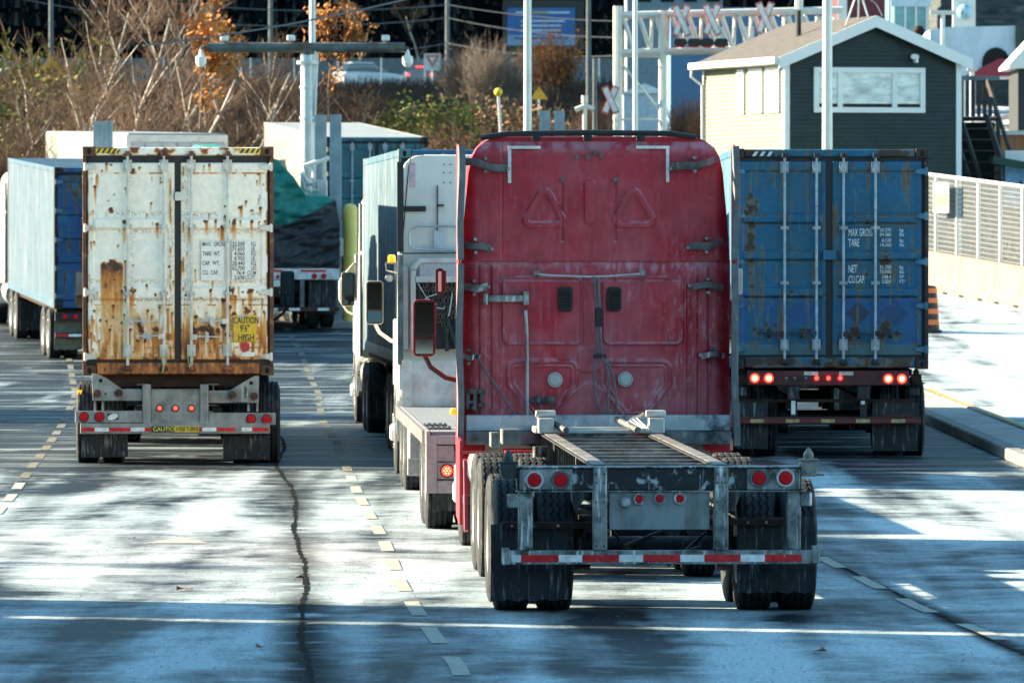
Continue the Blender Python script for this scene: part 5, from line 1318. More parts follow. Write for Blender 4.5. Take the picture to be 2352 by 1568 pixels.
# the load: a draped, creased tarpaulin of three colour fields
def tarp():
    nx, ny = 150, 40; prof = []
    us = np.linspace(0, 1, nx)
    per = [(1.28,0.0),(1.30,.5),(1.27,1.15),(1.22,1.52),(1.05,1.60),(.55,1.62),(.2,2.1),(-.1,2.42),(-.5,2.52),(-.95,2.5),(-1.2,2.2),(-1.28,1.6),(-1.3,.8),(-1.28,0)]
    P = np.array(per); d = np.r_[0, np.cumsum(np.hypot(*np.diff(P, axis=0).T))]; d /= d[-1]
    px = np.interp(us, d, P[:,0]); pz = np.interp(us, d, P[:,1])
    ys = np.concatenate([[0]*1, np.linspace(0, 8, ny)])
    K = 60; X = np.zeros((ny+K, nx)); Y = X.copy(); Z = X.copy()
    cx, cz = .1, .0
    for j in range(K):            # rear face: shrink towards the foot
        k = j/K; X[j] = 0 + px*(k**.8 if k > 0 else 0) ; Z[j] = .0 + pz*(k**.8 if k > 0 else 0)
        Y[j] = .02 + .05*k*(1-k)
    for j in range(ny): X[K+j] = px; Z[K+j] = pz; Y[K+j] = .12 + j*9.0/(ny-1)
    green = (Z > .98 + .50*np.maximum(X-.1, 0))
    cre = fbm(X*1.5+Z*.8+3, Z*3.2-X*1.6+Y*.5, 91, 3)-.5 + .4*(fbm(X*2+Z*6+3, Z*9-X*4, 93, 2)-.5)
    Y = Y - .28*cre; X = X + .03*cre
    C_ = np.where(green[..., None], np.array((.006,.17,.14)), np.array((.018,.019,.023)))
    C_ = C_*(.8+.5*fbm(X*2, Z*2, 3, 3))[..., None]
    o = color_grid('tarped_load', X, Y, Z+1.38, C_, mat('tarpaulin', (1,1,1), .55, 0, .1, 4, .3, 12, attr='Col'), None)
    o.location = (TX, TY, TZ0); o.rotation_euler = (TS, 0, TZ)
    tag(o, 'tall load wrapped in green and black tarpaulin on the white flatbed', 'tarped load')
tarp()
tractor('semi truck hidden ahead of the tarped load', (TX-math.sin(TZ)*13.3, TY+13.1, GZ(TX-2, TY+13.1)), TZ, WHITE, H=3.3, rx=TS)

# --- tilted pale container at 170 m and its trailer
KX, KY = (860-1176)/97+.05, 170.3; KZ = GZ(KX, KY); KS = math.atan(.045)
plain('cream sided shipping container with teal doors and frosted roof, climbing beyond the yellow bollard', (KX, KY, KZ+1.1), R(9), (.02,.12,.16), 25, mat('cream_side', (.26,.25,.20), .6, 0, .08, 2), rx=KS, roof_m=mat('frosted_roof', (.42,.44,.44), .7, 0, .12, 1.5, dirt=((.5,.33,.12), .62, .72, .8)), teal=(.03,.17,.19))
simple_trailer('container chassis under the cream sided container', (KX, KY, KZ), R(9), 12.19, 1.1, KS)
tractor('semi truck hidden ahead of the cream sided container', (KX-math.sin(R(9))*13, KY+12.9, GZ(KX-2, KY+12.9)), R(9), WHITE, H=3.3, rx=KS)
# --- white box trailer
VX, VY = (425-1176)/92.7-.2, 178; VZ = GZ(VX, VY)
vb = thing('box_trailer', 'sunlit white box trailer with grey rear doors, behind the rusty container', 'trailer', (VX, VY, VZ), R(12), None, .018)
WB = mat('white_trailer_skin', (.27,.27,.25), .5, 0, .05, 1)
MB().box(-1.25, 1.25, .08, 14, 1.1, 3.84).build('body', WB, vb, bevel=.04)
mb = MB(); mb.box(-1.27,-1.17,0,.1,1.05,3.8); mb.box(1.17,1.27,0,.1,1.05,3.8); mb.box(-1.17,1.17,0,.1,3.62,3.8); mb.box(-1.17,1.17,0,.1,1.05,1.2); fr = mb.build('rear_frame', ALU, vb)
for s in (-1, 1):
    d = MB().box(*sorted((s*.01, s*1.16)), .02, .08, 1.21, 3.61).build('door', mat('grey_door', (.45,.48,.5), .5, 0, .15, 4), vb)
    MB().cyl((s*.35,-.0,1.2),(s*.35,-.0,3.6),.02,n=8).cyl((s*.8,-.0,1.2),(s*.8,-.0,3.6),.02,n=8).build('locking_rod', RODG, d)
MB().box(-1.2,1.2,0,.1,.45,.55).build('bumper', STEEL_G, vb)
for y in (1.2, 2.5): axle(vb, y, 2.5, False)
rails(vb, 13.5, 1.09, .8, STEEL_D, .5)
# ------------------------------------------------------------------ surroundings
def at(px, py, d): return ((px-1176)*d/F, d, CAMH-(py-540)*d/F)
WTRIM = mat('white_trim', (.72,.70,.66), .5, 0, .04, 2)
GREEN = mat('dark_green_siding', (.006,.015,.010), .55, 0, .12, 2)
GREEN_LIT = mat('sunlit_green_siding', (.150,.160,.110), .6, 0, .08, 2)  # same dark green siding with the sunlight painted in
SHING = mat('brown_shingles', (.080,.071,.066), .9, 0, .25, 5, .5, 20, dirt=((.08,.065,.06), .5, .7, 2))
POLE = mat('galvanised_pole', (.55,.56,.56), .45, .4, .1, 3)

# green hut --------------------------------------------------------------
HX, HYY, HA = 7.01, 184.0, R(16)
HZ0 = 1.7
hut = thing('hut', 'dark green clapboard hut with white trim and brown shingle roof, behind the blue container', 'hut', (HX, HYY, HZ0), HA)
HW, HD, HE, HR = 4.7, 6.9, 7.42-HZ0, 8.40-HZ0
mb = MB(); nb = 52; bh = HE/nb      # front clapboards with gable
def gable_x(z): 
    k = max((z-HE)/(HR-HE), 0); return (HW/2*k, HW-HW/2*k)
z = 0
while z < HR-.02:
    z1 = min(z+bh, HR-.001); a0, b0 = gable_x(z); a1, b1 = gable_x(z1)
    mb.add([(a0,-.022,z),(b0,-.022,z),(b1,0,z1),(a1,0,z1),(a0,0,z),(b0,0,z)], [(0,1,2,3),(0,4,5,1)]); z = z1
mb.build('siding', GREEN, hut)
mb = MB(); z = 0
while z < HE-.01:
    mb.add([(-.022,0,z),(-.022,HD,z),(0,HD,z+bh),(0,0,z+bh),(0,0,z),(0,HD,z)], [(0,1,2,3),(0,4,5,1)])
    mb.add([(HW+.022,0,z),(HW+.022,HD,z),(HW,HD,z+bh),(HW,0,z+bh),(HW,0,z),(HW,HD,z)], [(3,2,1,0),(1,5,4,0)]); z += bh
mb.add([(0,HD,0),(HW,HD,0),(HW,HD,HE),(HW/2,HD,HR),(0,HD,HE)], [(0,1,2,3,4)])
mb.build('siding', GREEN_LIT, hut)
def trim(x0,x1,y0,y1,z0,z1): MB().box(x0,x1,y0,y1,z0,z1).build('corner_trim', WTRIM, hut)
trim(-.05,.09,-.05,.0,0,HE); trim(-.055,-.024,.002,.11,0,HE); trim(-.055,-.024,HD-.11,HD,0,HE); trim(HW-.09,HW+.05,-.05,.0,0,HE)
ov = .25; sl = (HR-HE)/(HW/2)
for s in (0, 1):
    def X(u): return u if s == 0 else HW-u
    zt = lambda u: HE + sl*u + .05
    mb = MB(); P = [(-.25, zt(-.25)), (HW/2, zt(HW/2)), (HW/2, zt(HW/2)+.09), (-.25, zt(-.25)+.09)]
    mb.prism([(X(a), b) for a, b in P], -ov, HD+.2); rf = mb.build('roof', SHING, hut)
    mb = MB(); P = [(-.28, zt(-.28)-.20), (HW/2, zt(HW/2)-.20), (HW/2, zt(HW/2)+.10), (-.28, zt(-.28)+.10)]
    mb.prism([(X(a), b) for a, b in P], -ov-.04, -ov-.003); mb.build('fascia', WTRIM, hut)
mb = MB(); mb.box(-.40, -.26, -ov, HD+.2, HE-.12, HE+.05); mb.box(-.30,-.02,-ov,HD+.2,HE-.14,HE-.121); g = mb.build('gutter', WTRIM, hut, bevel=.02)
MB().tube([(-.34,HD+.05,HE-.1),(-.34,HD+.1,HE-.3),(-.08,HD-.05,HE-.55),(-.07,HD-.05,.2)], .04, 8).build('downpipe', WTRIM, hut)
def window(par, x0, x1, z0, z1, mull, axis='x', blinds=None, glass=None):
    mb = MB(); t = .14; d0, d1 = -.07, .0
    def bx(a0,a1,b0,b1,e0=d0,e1=d1):
        if axis == 'x': mb.box(a0,a1,e0,e1,b0,b1)
        else: mb.box(e0,e1,a0,a1,b0,b1)
    bx(x0-t,x1+t,z1,z1+t); bx(x0-t,x1+t,z0-t,z0); bx(x0-t,x0,z0,z1); bx(x1,x1+t,z0,z1)
    for m in mull: bx(m-.07,m+.07,z0,z1)
    w = mb.build('window', WTRIM, par, bevel=.01, keep=True)
    mb = MB(); bx(x0,x1,z0,z1,-.03,-.026); mb.build('pane', glass, w, keep=True)
    return w
CURT = mat('curtained_window', (.60,.62,.56), .25, 0, .25, 2.2, stretch=(1,1,2.5), dirt=((.80,.80,.74), .45, .62, 1.7))
wn = window(hut, .88, 3.62, 6.20-HZ0, 7.08-HZ0, (1.45, 2.93), 'x', glass=CURT)
for (a, b) in ((.88,1.38),(1.52,2.86),(3.0,3.62)): MB().box(a,b,-.034,-.031,6.20-HZ0,6.29-HZ0).build('sill_clutter', BROWN, wn)
for (a, b) in ((.45,1.5),(1.85,2.9),(3.4,3.9)):
    w = window(hut, a+.1, b-.1, 6.2-HZ0, 7.1-HZ0, (), 'y', glass=mat('bright_blind', (.7,.7,.66), .3, 0, .1))
    mb = MB()
    for i in range(5): y = a+.15+(b-a-.3)*i/4; mb.box(-.05,-.032,y-.05,y+.03,6.22-HZ0,7.08-HZ0)
    mb.build('blinds', WTRIM, w)
MB().cyl((1.3,2.9,HE+.3),(1.3,2.9,HE+1.35),.07,n=10).build('vent_pipe', BLACK, hut)
mb = MB()
mb.cyl((3.35,-.30,6.95+.55-HZ0),(3.5,-.12,7.0+.5-HZ0),.07,n=12); mb.box(3.45,3.52,-.2,.0,7.35-HZ0,7.48-HZ0); mb.build('security_camera', WTRIM, hut, smooth=True)
an = thing('antenna_tripod', 'tripod antenna mast standing on the ridge of the green hut', 'antenna', (HX+HW/2*math.cos(HA)-.35*math.cos(HA), HYY+1.1, HR+HZ0-.1))
for i, (dx, dy) in enumerate(((-.35,-.2),(.3,-.2),(0,.3))): MB().cyl((dx,dy,.0),(0,0,1.0),.028,n=6).build('leg', POLE, an)
MB().cyl((0,0,.95),(0,0,3.4),.03,n=8).build('mast', POLE, an); MB().tube([(0,-.05,1.0),(.2,-.08,.75),(.45,-.1,.55),(.6,-.1,.25)],.012,6).build('cable', POLE, an)
an2 = thing('antenna_mast', 'thin whip mast behind the right roof slope of the green hut', 'antenna', at(2042, 60, 186)[:2]+(7.4,)); MB().cyl((0,0,0),(0,0,4),.035,n=8).build('mast', POLE, an2); MB().cyl((0,0,.75),(0,0,.9),.06,n=8).build('clamp', POLE, an2)
vt = thing('roof_vent', 'round dark turbine vent poking above the hut roof slope', 'vent', at(2110, 90, 190.5)); MB().ball((0,0,.2), .16).build('hood', BROWN, vt, smooth=True); MB().cyl((0,0,-.4),(0,0,.1),.08,n=10).build('pipe', POLE, vt)

# stairs to the right of the hut -----------------------------------------
WOODD = mat('dark_timber', (.06,.048,.042), .8, 0, .3, 4); WOODL = mat('orange_timber', (.28,.14,.07), .8, 0, .3, 4)
sx, sy, _ = at(2255, 0, 187)
st = thing('timber_stairs', 'dark timber stairs with landing beside the green hut', 'stairs', (sx-.65, 187.5, 1.7))
for s in (0, 1.0):
    p0, p1 = Vector((s-.05+.0, 2.2, 4.35)), Vector((s+.75, -1.6, 1.1))
    for dz, nm in ((0,'stringer'),(.95,'handrail')):
        MB().tube([p0+Vector((0,0,dz)), p1+Vector((0,0,dz))], .09 if dz == 0 else .06, 4).build(nm, WOODD, st)
for i in range(12):
    t = i/11; MB().box(-.05+.8*t, .98+.8*t, 2.2-3.8*t-.12, 2.2-3.8*t+.12, 4.3-3.25*t, 4.34-3.25*t).build('tread', WOODD, st)
MB().box(-.35,1.25,2.3,3.8,4.25,4.33).build('landing', WOODD, st)
for i in range(11): MB().box(-.35+.15*i,-.25+.15*i,2.28,2.31,4.35,5.3).build('baluster', WOODD if i > 4 else WOODL, st)
MB().box(-.4,1.3,2.24,2.34,5.3,5.42).build('top_rail', mat('grey_timber', (.16,.18,.20), .8, 0, .2, 4), st)
for x in (-.3, 1.2): MB().box(x,x+.12,2.3,2.42,0,4.3).build('post', WOODD, st)
MB().box(-.28,1.2,2.6,2.7,0,4.2).build('backing', HOLE, st)

# barrier and fence at right ---------------------------------------------
BARM = mat('beige_barrier', (.25,.20,.14), .85, 0, .12, 1.2, .3, 10, dirt=((.16,.13,.10), .55, .75, .7))
fd = Vector((.22,-.975,0)); F0 = Vector((10.35,177.5,0))
fp = lambda t: F0 + fd*t
for i in range(-5, 10):
    a = fp(i*3.0); ang = math.atan2(fd.y, fd.x)
    z = GZ(a.x, a.y); z2 = GZ(*fp(i*3+3)[:2])
    b = thing('concrete_barrier', 'beige concrete barrier segment in the run under the white mesh fence', 'barrier', (a.x, a.y, z), ang, 'concrete barrier segments'); b.rotation_euler = (0, -math.atan2(z2-z, 3), ang)
    MB().prism([(-.30,-.05),(.30,-.05),(.30,.08),(.17,.33),(.10,.95),(-.10,.95),(-.17,.33),(-.30,.08)], .015, 2.985, 'x').build('barrier_body', BARM, b, bevel=.015)
    MB().box(.5,.9,-.31,.31,-.05,.06).build('lifting_slot', HOLE, b); MB().box(2.1,2.5,-.31,.31,-.05,.06).build('lifting_slot', HOLE, b)
fe = thing('mesh_fence', 'long white mesh fence standing along the concrete barriers', 'fence', (F0.x+.0, F0.y, GZ(F0.x, F0.y)+.93), math.atan2(fd.y, fd.x))
FM = mat('white_fence', (.22,.24,.25), .5, .1, .06, 3)
fz = lambda t: GZ(*fp(t)[:2]) - GZ(F0.x, F0.y)
for i in range(-8, 17):
    t = i*1.85; MB().box(t-.035,t+.035,.10,.17,fz(t)-.5,fz(t)+1.92).build('fence_post', WTRIM, fe)
    MB().tube([(t,.14,fz(t)+1.90),(t+1.85,.14,fz(t+1.85)+1.90)], .035, 6).build('top_rail', WTRIM, fe)
    mb = MB()
    for k in range(22):
        u = t+.06+k*.083; mb.box(u-.011,u+.011,.135,.140,fz(u)+.02,fz(u)+1.88)
    for k in range(16): z = .05+k*.12; mb.add([(t,.142,fz(t)+z-.013),(t+1.85,.142,fz(t+1.85)+z-.013),(t+1.85,.142,fz(t+1.85)+z+.013),(t,.142,fz(t)+z+.013)], [(0,1,2,3)])
    mb.build('slats', FM, fe)
sg = thing('notice_board', 'white notice with cream panel fixed to the mesh fence', 'sign', (fp(1.4).x-.15, fp(1.4).y-.1, GZ(*fp(1.4)[:2])+2.0), math.atan2(fd.y, fd.x))
MB().box(-.7,.7,0,.02,-.05,.7).build('board', mat('pale_notice', (.26,.26,.25), .6), sg); MB().box(-.62,.62,-.01,-.002,.1,.42).build('panel', mat('cream_panel', (.26,.2,.12), .6), sg)
dx, dy, _ = at(2132, 750, 159)
dr = thing('traffic_drum', 'orange and black striped traffic drum beside the blue container', 'traffic drum', (dx, dy, GZ(dx, dy)))
MB().lathe([(0,.30),(.06,.31),(.07,.25),(1.0,.19),(1.04,.16),(1.06,1e-4)], 'z', (0,0,0), 20).build('body', BLACK, dr, smooth=True)
for z in (.18,.42,.66,.88): MB().lathe([(z,.254-(z-.07)*.0645),(z+.11,.254-(z+.04)*.0645)], 'z', (0,0,0), 20).build('orange_band', mat('orange_band', (.75,.16,.03), .5, 0, .1), dr)

# portal gantry ----------------------------------------------------------
GD = 164.0; gx, gy, _ = at(707, 0, GD); g0 = GZ(gx, gy)
gn = thing('camera_gantry', 'grey steel camera gantry with a long T beam above the tarped load', 'gantry', (gx, gy, g0))
zb = 2.92+420/100.6-g0
PG = mat('weathered_gantry_pipe', (.10,.12,.12), .55, .3, .3, 3, dirt=((.09,.06,.04), .5, .65, 2.5))
MB().cyl((0,0,0),(0,0,zb-.05),.175,.16,n=20).build('column', POLE, gn, smooth=True)
mb = MB()
for z in (1.2, 2.4, 3.6, 4.6, 5.3): mb.cyl((0,0,z),(0,0,z+.05),.19,n=20)
mb.cyl((0,0,zb-.28),(0,0,zb-.2),.25,n=20); mb.build('column_flange', POLE, gn)
MB().tube([(-2.28,-.05,zb+.10),(2.22,-.05,zb+.10)], .115, 16).build('cross_beam', PG, gn, smooth=True)
MB().cyl((0,0,zb-.1),(0,-.05,zb+.1),.15,n=16).build('saddle', PG, gn)
MB().tube([(.16,-.1,zb-1.6),(.2,-.1,zb-.6),(.22,-.1,zb-.1),(.1,-.1,zb+.15)], .03, 8).build('conduit', POLE, gn)
for x in (-2.43, 2.28):
    o = MB().lathe([(-.10,1e-4),(-.09,.06),(-.02,.115),(.0,.12),(.14,.12),(.17,.06),(.3,.03)], 'z', (x,-.05,zb-.25), 16).build('dome_camera', WTRIM, gn, smooth=True)
    MB().tube([(x,-.05,zb+.0),(x,-.05,zb+.1),(x*.94,-.05,zb+.12)], .03, 6).build('camera_bracket', PG, o)
for x in (-1.9, -.38, 1.78):
    o = MB().box(x-.09,x+.09,-.2,.12,zb+.25,zb+.38).build('box_camera', WTRIM, gn, bevel=.02); MB().cyl((x,-.04,zb+.18),(x,-.04,zb+.27),.04,n=8).build('camera_mount', PG, o)
lp = thing('lamp_post', 'slim lamp post rising above the camera gantry', 'lamp post', (gx+.1, gy+.35, g0)); MB().cyl((0,0,0),(0,0,14),.085,.06,n=12).build('pole', POLE, lp, smooth=True)
MB().tube([(0,0,14),(-.6,0,14.3),(-1.6,0,14.3)], .04, 8).build('lamp_head', POLE, lp)
def hbeam(px, d, w, zt, label, dx=0):
    x, y, _ = at(px, 0, d); z0 = GZ(x, y); o = thing('steel_post', label, 'post', (x, y, z0), R(20)*0, 'galvanised sensor posts beside the lanes')
    mb = MB(); h = zt-z0; mb.box(-w/2,w/2,-.12,-.10,0,h); mb.box(-w/2,w/2,.10,.12,0,h); mb.box(-.01,.01,-.10,.10,0,h); mb.box(-w/2-.0,-w/2+.02,-.098,.098,0,h); mb.box(w/2-.02,w/2,-.098,.098,0,h); mb.box(-.03,.03,-.14,-.122,0,h)
    mb.build('beam', mat('galvanised_post', (.30,.36,.40), .45, .5, .15, 3), o, keep=True); MB().box(-w/2-.08,w/2+.08,-.2,.2,0,.03).build('base_plate', POLE, o)
    return o
zt = 2.92+275/101
hbeam(737, 163, .26, zt, 'galvanised sensor post between the gantry column and the yellow bollard, the nearer to the column')
hb = hbeam(771, 162.5, .26, zt, 'tall galvanised sensor post next to the yellow bollard')
MB().box(-.05,.22,-.25,-.13,1.55,1.95).build('junction_box', WTRIM, hb)
hbeam(226, 164, .22, 2.92+262/101, 'galvanised post above the rusty container, left of a close pair'); hbeam(248, 164, .22, 2.92+262/101, 'galvanised post above the rusty container, right of a close pair')
hbeam(1252, 166, .24, 2.92+285/99.4, 'galvanised post above the red cab, left of a close pair'); hbeam(1285, 166, .24, 2.92+285/99.4, 'galvanised post above the red cab, right of a close pair')
eq = thing('sensor_rack', 'cluster of pale sensor arms and pipes beside the gantry column', 'sensor rack', (at(722,0,163)[0], 162.9, g0+2.4))
for i, (a, b, r) in enumerate((((-.25,0,1.1),(.35,0,1.3),.06),((-.2,0,.7),(.3,0,.78),.05),((.0,0,-.2),(.0,0,1.2),.05),((.22,0,-.3),(.22,0,1.25),.06),((-.15,0,.2),(.3,0,.3),.04),((-.3,0,1.0),(-.1,-.2,.7),.04),((-.2,0,-.1),(.35,0,-.05),.05))):
    MB().tube([a, b], r, 8).build('pipe', WTRIM if i % 2 == 0 else POLE, eq)
MB().tube([(-.3,-.05,.95),(-.2,-.15,.6),(.1,-.15,.55)], .02, 6).build('cable', WTRIM, eq); MB().box(.05,.3,-.1,.05,.4,.8).build('sensor_box', POLE, eq, bevel=.02)
bx_, by_, _ = at(805, 705, 161.5)
bo = thing('bollard', 'tall yellow bollard beside the lane', 'bollard', (bx_, by_, GZ(bx_,by_))); BH = 2.92+.70-GZ(bx_,by_)
MB().lathe([(0,.155),(BH-.1,.155),(BH-.03,.12),(BH,.05),(BH+.01,1e-4)], 'z', (0,0,0), 24).build('sleeve', mat('yellow_bollard', (.85,.62,.14), .5, 0, .1, 2), bo, smooth=True)
o = MB().box(-.7,.5,-.5,2.8,-.3,.2); o = o.build('traffic_island', CONC, bevel=.03); o.location = (bx_-.3, by_, GZ(bx_,by_)-.08); tag(o, kind='structure')

# tall lamp posts ---------------------------------------------------------
def lamp_post(px, d, r, lab):
    x, y, _ = at(px, 0, d); o = thing('lamp_post', lab, 'lamp post', (x, y, GZ(x, y)), 0, 'white lamp posts')
    MB().cyl((0,0,0),(0,0,12.5),r,r*.7,n=16).build('pole', mat('cream_pole', (.66,.64,.58), .4, .1, .06, 3), o, smooth=True)
    MB().tube([(0,0,12.5),(0,0,12.8),(-.6,0,13.1),(-1.9,0,13.2)], .05, 8).build('arm', POLE, o); MB().box(-2.6,-1.8,-.15,.15,13.12,13.26).build('lamp_head', POLE, o, bevel=.03)
lamp_post(1212, 150, .095, 'pale lamp post rising behind the left part of the red cab'); lamp_post(1459, 158, .065, 'thin pale lamp post in front of the rail signal legs'); lamp_post(1900, 124, .10, 'pale lamp post rising between the blue container and the green hut')

# rail signal gantry -------------------------------------------------------
SD = 212.; s_ = F/SD
def sp(px, py, dy=0): x, y, z = at(px, py, SD); return Vector((x, y+dy, z))
so = sp(1420, 300); z0 = GZ(so.x, so.y)
sgn = thing('signal_gantry', 'pale lattice rail signal gantry with legs, left of the green hut', 'gantry', (so.x, so.y, z0))
def q_(px, py, dy=0): return sp(px, py, dy) - Vector((so.x, so.y, z0))
SGM = mat('pale_signal_steel', (.68,.65,.57), .5, .1, .06, 3)
for px, w in ((1419,.14),(1522,.12)):
    a = q_(px, 15 if px < 1500 else 25); MB().tube([(a.x,0,0),(a.x,0,a.z)], w, 8).build('leg', SGM, sgn, smooth=True); MB().tube([(a.x,1.0,0),(a.x,1.0,a.z)], w*.8, 8).build('leg', SGM, sgn, smooth=True)
for (a, b) in (((1430,150),(1520,260)),((1430,275),(1520,275)),((1430,130),(1520,130))): MB().tube([q_(*a), q_(*b)], .045, 6).build('brace', SGM, sgn)
for dy in (0, 1.0):
    for yy, x1 in ((36,1935),(122,1930)): MB().tube([q_(1425,yy,dy), q_(x1,yy-12,dy)], .11 if dy == 0 else .07, 8).build('chord', SGM, sgn, smooth=True)
    xx = 1430; k = 0
    while xx < 1920:
        a, b = (40, 118) if k % 2 == 0 else (40, 118)
        MB().tube([q_(xx, 38, dy), q_(xx+28, 120, dy)], .08 if dy == 0 else .045, 6).build('lattice', SGM, sgn)
        MB().tube([q_(xx+28, 120, dy+.02), q_(xx+30, 36, dy+.02)], .045, 6).build('lattice', SGM, sgn)
        xx += 38; k += 1
xx = 1430
while xx < 1930: MB().tube([q_(xx,36), q_(xx,34,1.0)], .03, 5).build('tie', SGM, sgn); MB().tube([q_(xx,120), q_(xx,118,1.0)], .03, 5).build('tie', SGM, sgn); xx += 60
MB().tube([q_(1835,0), q_(1835,60)], .12, 8).build('end_post', SGM, sgn)
REDB = mat('red_border', (.60,.16,.12), .5)
def crossbuck(px, py, L, lab, d=SD-.5):
    x, y, z = at(px, py, d); o = thing('crossbuck', lab, 'rail crossing sign', (x, y, z), 0)
    for a in (1, -1):
        t = R(66)*a
        MB().box(-L/2,L/2,-.02*a,.02-.02*a,-.10,.10, rot=('Y', t), piv=(0,0,0)).build('red_board', REDB, o, keep=True)
        MB().box(-L/2+.06,L/2-.06,-.027-.02*a,-.021-.02*a,-.07,.07, rot=('Y', t), piv=(0,0,0)).build('white_face', mat('white_face', (.8,.76,.7), .5), o, keep=True)
    return o
crossbuck(1565, 48, 1.0, 'red edged crossbuck at the left end of the three on the signal gantry'); crossbuck(1635, 46, 1.0, 'middle red edged crossbuck of the three on the signal gantry'); crossbuck(1757, 42, 1.0, 'rightmost red edged crossbuck of the three on the signal gantry')
crossbuck(1402, 230, .85, 'small red edged crossbuck beside the signal gantry leg', 205)
for px, lab in ((1578,'pair of black hooded signal lamps, left one under the gantry'),(1640,'pair of black hooded signal lamps, right one under the gantry')):
    x, y, z = at(px, 100, SD-.6); o = thing('signal_lamps', lab, 'signal', (x, y, z))
    for s in (-1, 1):
        h = MB().loft([rrect(.19,-.08,.13,.08,-.4,4,s*.21), rrect(.20,-.11,.14,.09,0,4,s*.21), rrect(.15,-.08,.1,.06,.1,4,s*.21)]).build('hood', BLACK, o, smooth=True); MB().box(s*.21-.11,s*.21+.11,-.35,-.3,-.14,-.08).build('lens', REDLENS, h)
    MB().tube([(-.3,.1,.0),(.3,.1,.0)], .04, 6).build('cross_arm', SGM, o)
x, y, z = at(1343, 300, 190); o = thing('crossing_bell', 'short pale post with a cross arm, left of the signal gantry', 'post', (x, y, GZ(x,y))); zt = 2.92+320/(F/190)-GZ(x,y)
MB().cyl((0,0,0),(0,0,zt),.06,n=10).build('post', SGM, o); MB().tube([(-.25,0,zt-.38),(0,0,zt-.28),(.25,0,zt-.36)], .07, 8).build('cross_arm', SGM, o); MB().cyl((0,0,zt-.2),(0,0,zt),.09,n=10).build('bell', SGM, o)

# small signs ---------------------------------------------------------------
def signpost(px, py, d, lab, kind):
    x, y, z = at(px, py, d); g = GZ(x, y); o = thing('road_sign', lab, 'road sign', (x, y, g)); h = z-g
    MB().cyl((0,0,-.2),(0,0,h+.2),.04,n=8).build('post', POLE, o)
    if kind == 'tri': MB().prism([(-.33,h-.22),(.33,h-.22),(0,h+.25)], -.06, -.045).build('board', mat('amber_sign', (.85,.38,.02), .5), o)
    if kind == 'yield':
        MB().box(-.5,.5,-.05,-.04,h-.5,h+.5).build('board', mat('pale_sign', (.6,.6,.6), .5), o); MB().prism([(-.45,h+.42),(.45,h+.42),(0,h-.35)], -.07, -.055).build('red_triangle', REDB, o); MB().prism([(-.2,h+.28),(.2,h+.28),(0,h-.08)], -.08, -.072).build('white_centre', WTRIM, o)
    if kind == 'dia': MB().box(-.42,.42,-.06,-.045,h-.42,h+.42,rot=('Y',R(45))).build('board', mat('amber_sign', (.85,.38,.02), .5), o)
    return o
signpost(1238, 215, 260, 'amber triangular sign above the red cab roof', 'tri'); signpost(993, 143, 428, 'pale sign with a red triangle by the upper road', 'yield'); signpost(120, 170, 240, 'amber diamond sign among the bare trees at far left', 'dia')
x, y, z = at(1160, 262, 215); o = thing('marker_post', 'leaning grey marker post with a yellow cap', 'post', (x, y, GZ(x,y))); MB().cyl((0,0,-.3),(-.2,0,3.2),.045,n=8).build('post', POLE, o); MB().ball((-.2,0,3.25), .13).build('cap', YEL, o)
o.location.z = at(1160,262,215)[2]-2.6

# upper road, its fence, cars, poles and billboard ---------------------------------
gf = thing('mesh_fence', 'grey wire mesh fence along the upper road', 'fence', (0, 429, 0))
WIREM = mat('grey_wire', (.38,.42,.46), .5, .3, .1)
for i in range(-13, 9):
    x = i*2.6; z = GZ(x, 429); MB().cyl((x,0,z-.2),(x,0,z+1.75),.05,n=6).build('fence_post', WIREM, gf)
    mb = MB()
    for k in range(26): u = x+k*.1; mb.box(u-.012,u+.012,-.006,.006,z+.1,z+1.7)
    for k in range(12): mb.box(x,x+2.6,-.012,-.0065,z+.1+k*.145,z+.125+k*.145)
    mb.build('slats', WIREM, gf)
def car(px, d, rz, body, label, lit=False):
    x, y, _ = at(px, 0, d); t = thing('parked_car' if not lit else 'car', label, 'car', (x, y, GZ(x,y)+.06), rz, 'cars on the upper road')
    secs = []
    for (yy, w, z0, z1) in ((-2.2,.80,.4,.85),(-2.05,.88,.3,1.0),(-1.0,.92,.28,1.02),(1.0,.92,.28,.98),(1.9,.88,.3,.85),(2.2,.78,.4,.7)): secs.append(rrect(w, z0, z1, .12, yy, 3))
    b = MB().loft(secs).build('body', body, t, smooth=True)
    MB().loft([rrect(.72, .95, 1.1, .05, -1.95, 3), rrect(.68, .95, 1.55, .12, -1.5, 3), rrect(.68, .95, 1.58, .12, .1, 3), rrect(.74, .9, 1.0, .03, 1.1, 3)]).build('cabin', GLASS, t, smooth=True)
    MB().box(-.64,.64,-1.5,.1,1.53,1.6).build('roof', body, t, bevel=.03)
    for s in (-1, 1):
        for yy in (-1.35, 1.35): MB().lathe([(0,1e-4),(0,.3),(.02,.33),(.2,.33),(.2,.01)], 'x', (s*.9-(.2 if s > 0 else 0),yy,.33), 16).build('wheel', BLACK, t)
        MB().box(s*.72-.1,s*.72+.1,-2.23,-2.1,.72,.86).build('tail_lamp', REDLIT if lit else REDLENS, t); MB().box(s*.66-.1,s*.66+.1,2.1,2.21,.55,.66).build('headlight', mat('warm_lamp', (1,.8,.4), .3, 0, 0, emit=((1,.7,.3), 2.)), t)
    if lit: MB().box(-.25,.25,-1.93,-1.9,1.25,1.32).build('brake_lamp', REDLIT, t)
    return t
car(960, 438, R(4), mat('dark_car', (.05,.07,.10), .3, 0, 0, coat=1), 'dark car with lit brake lamps on the upper road', True)
car(845, 440, R(-58), mat('white_car', (.7,.72,.74), .3, 0, 0, coat=1), 'white car crossing the upper road behind the fence')
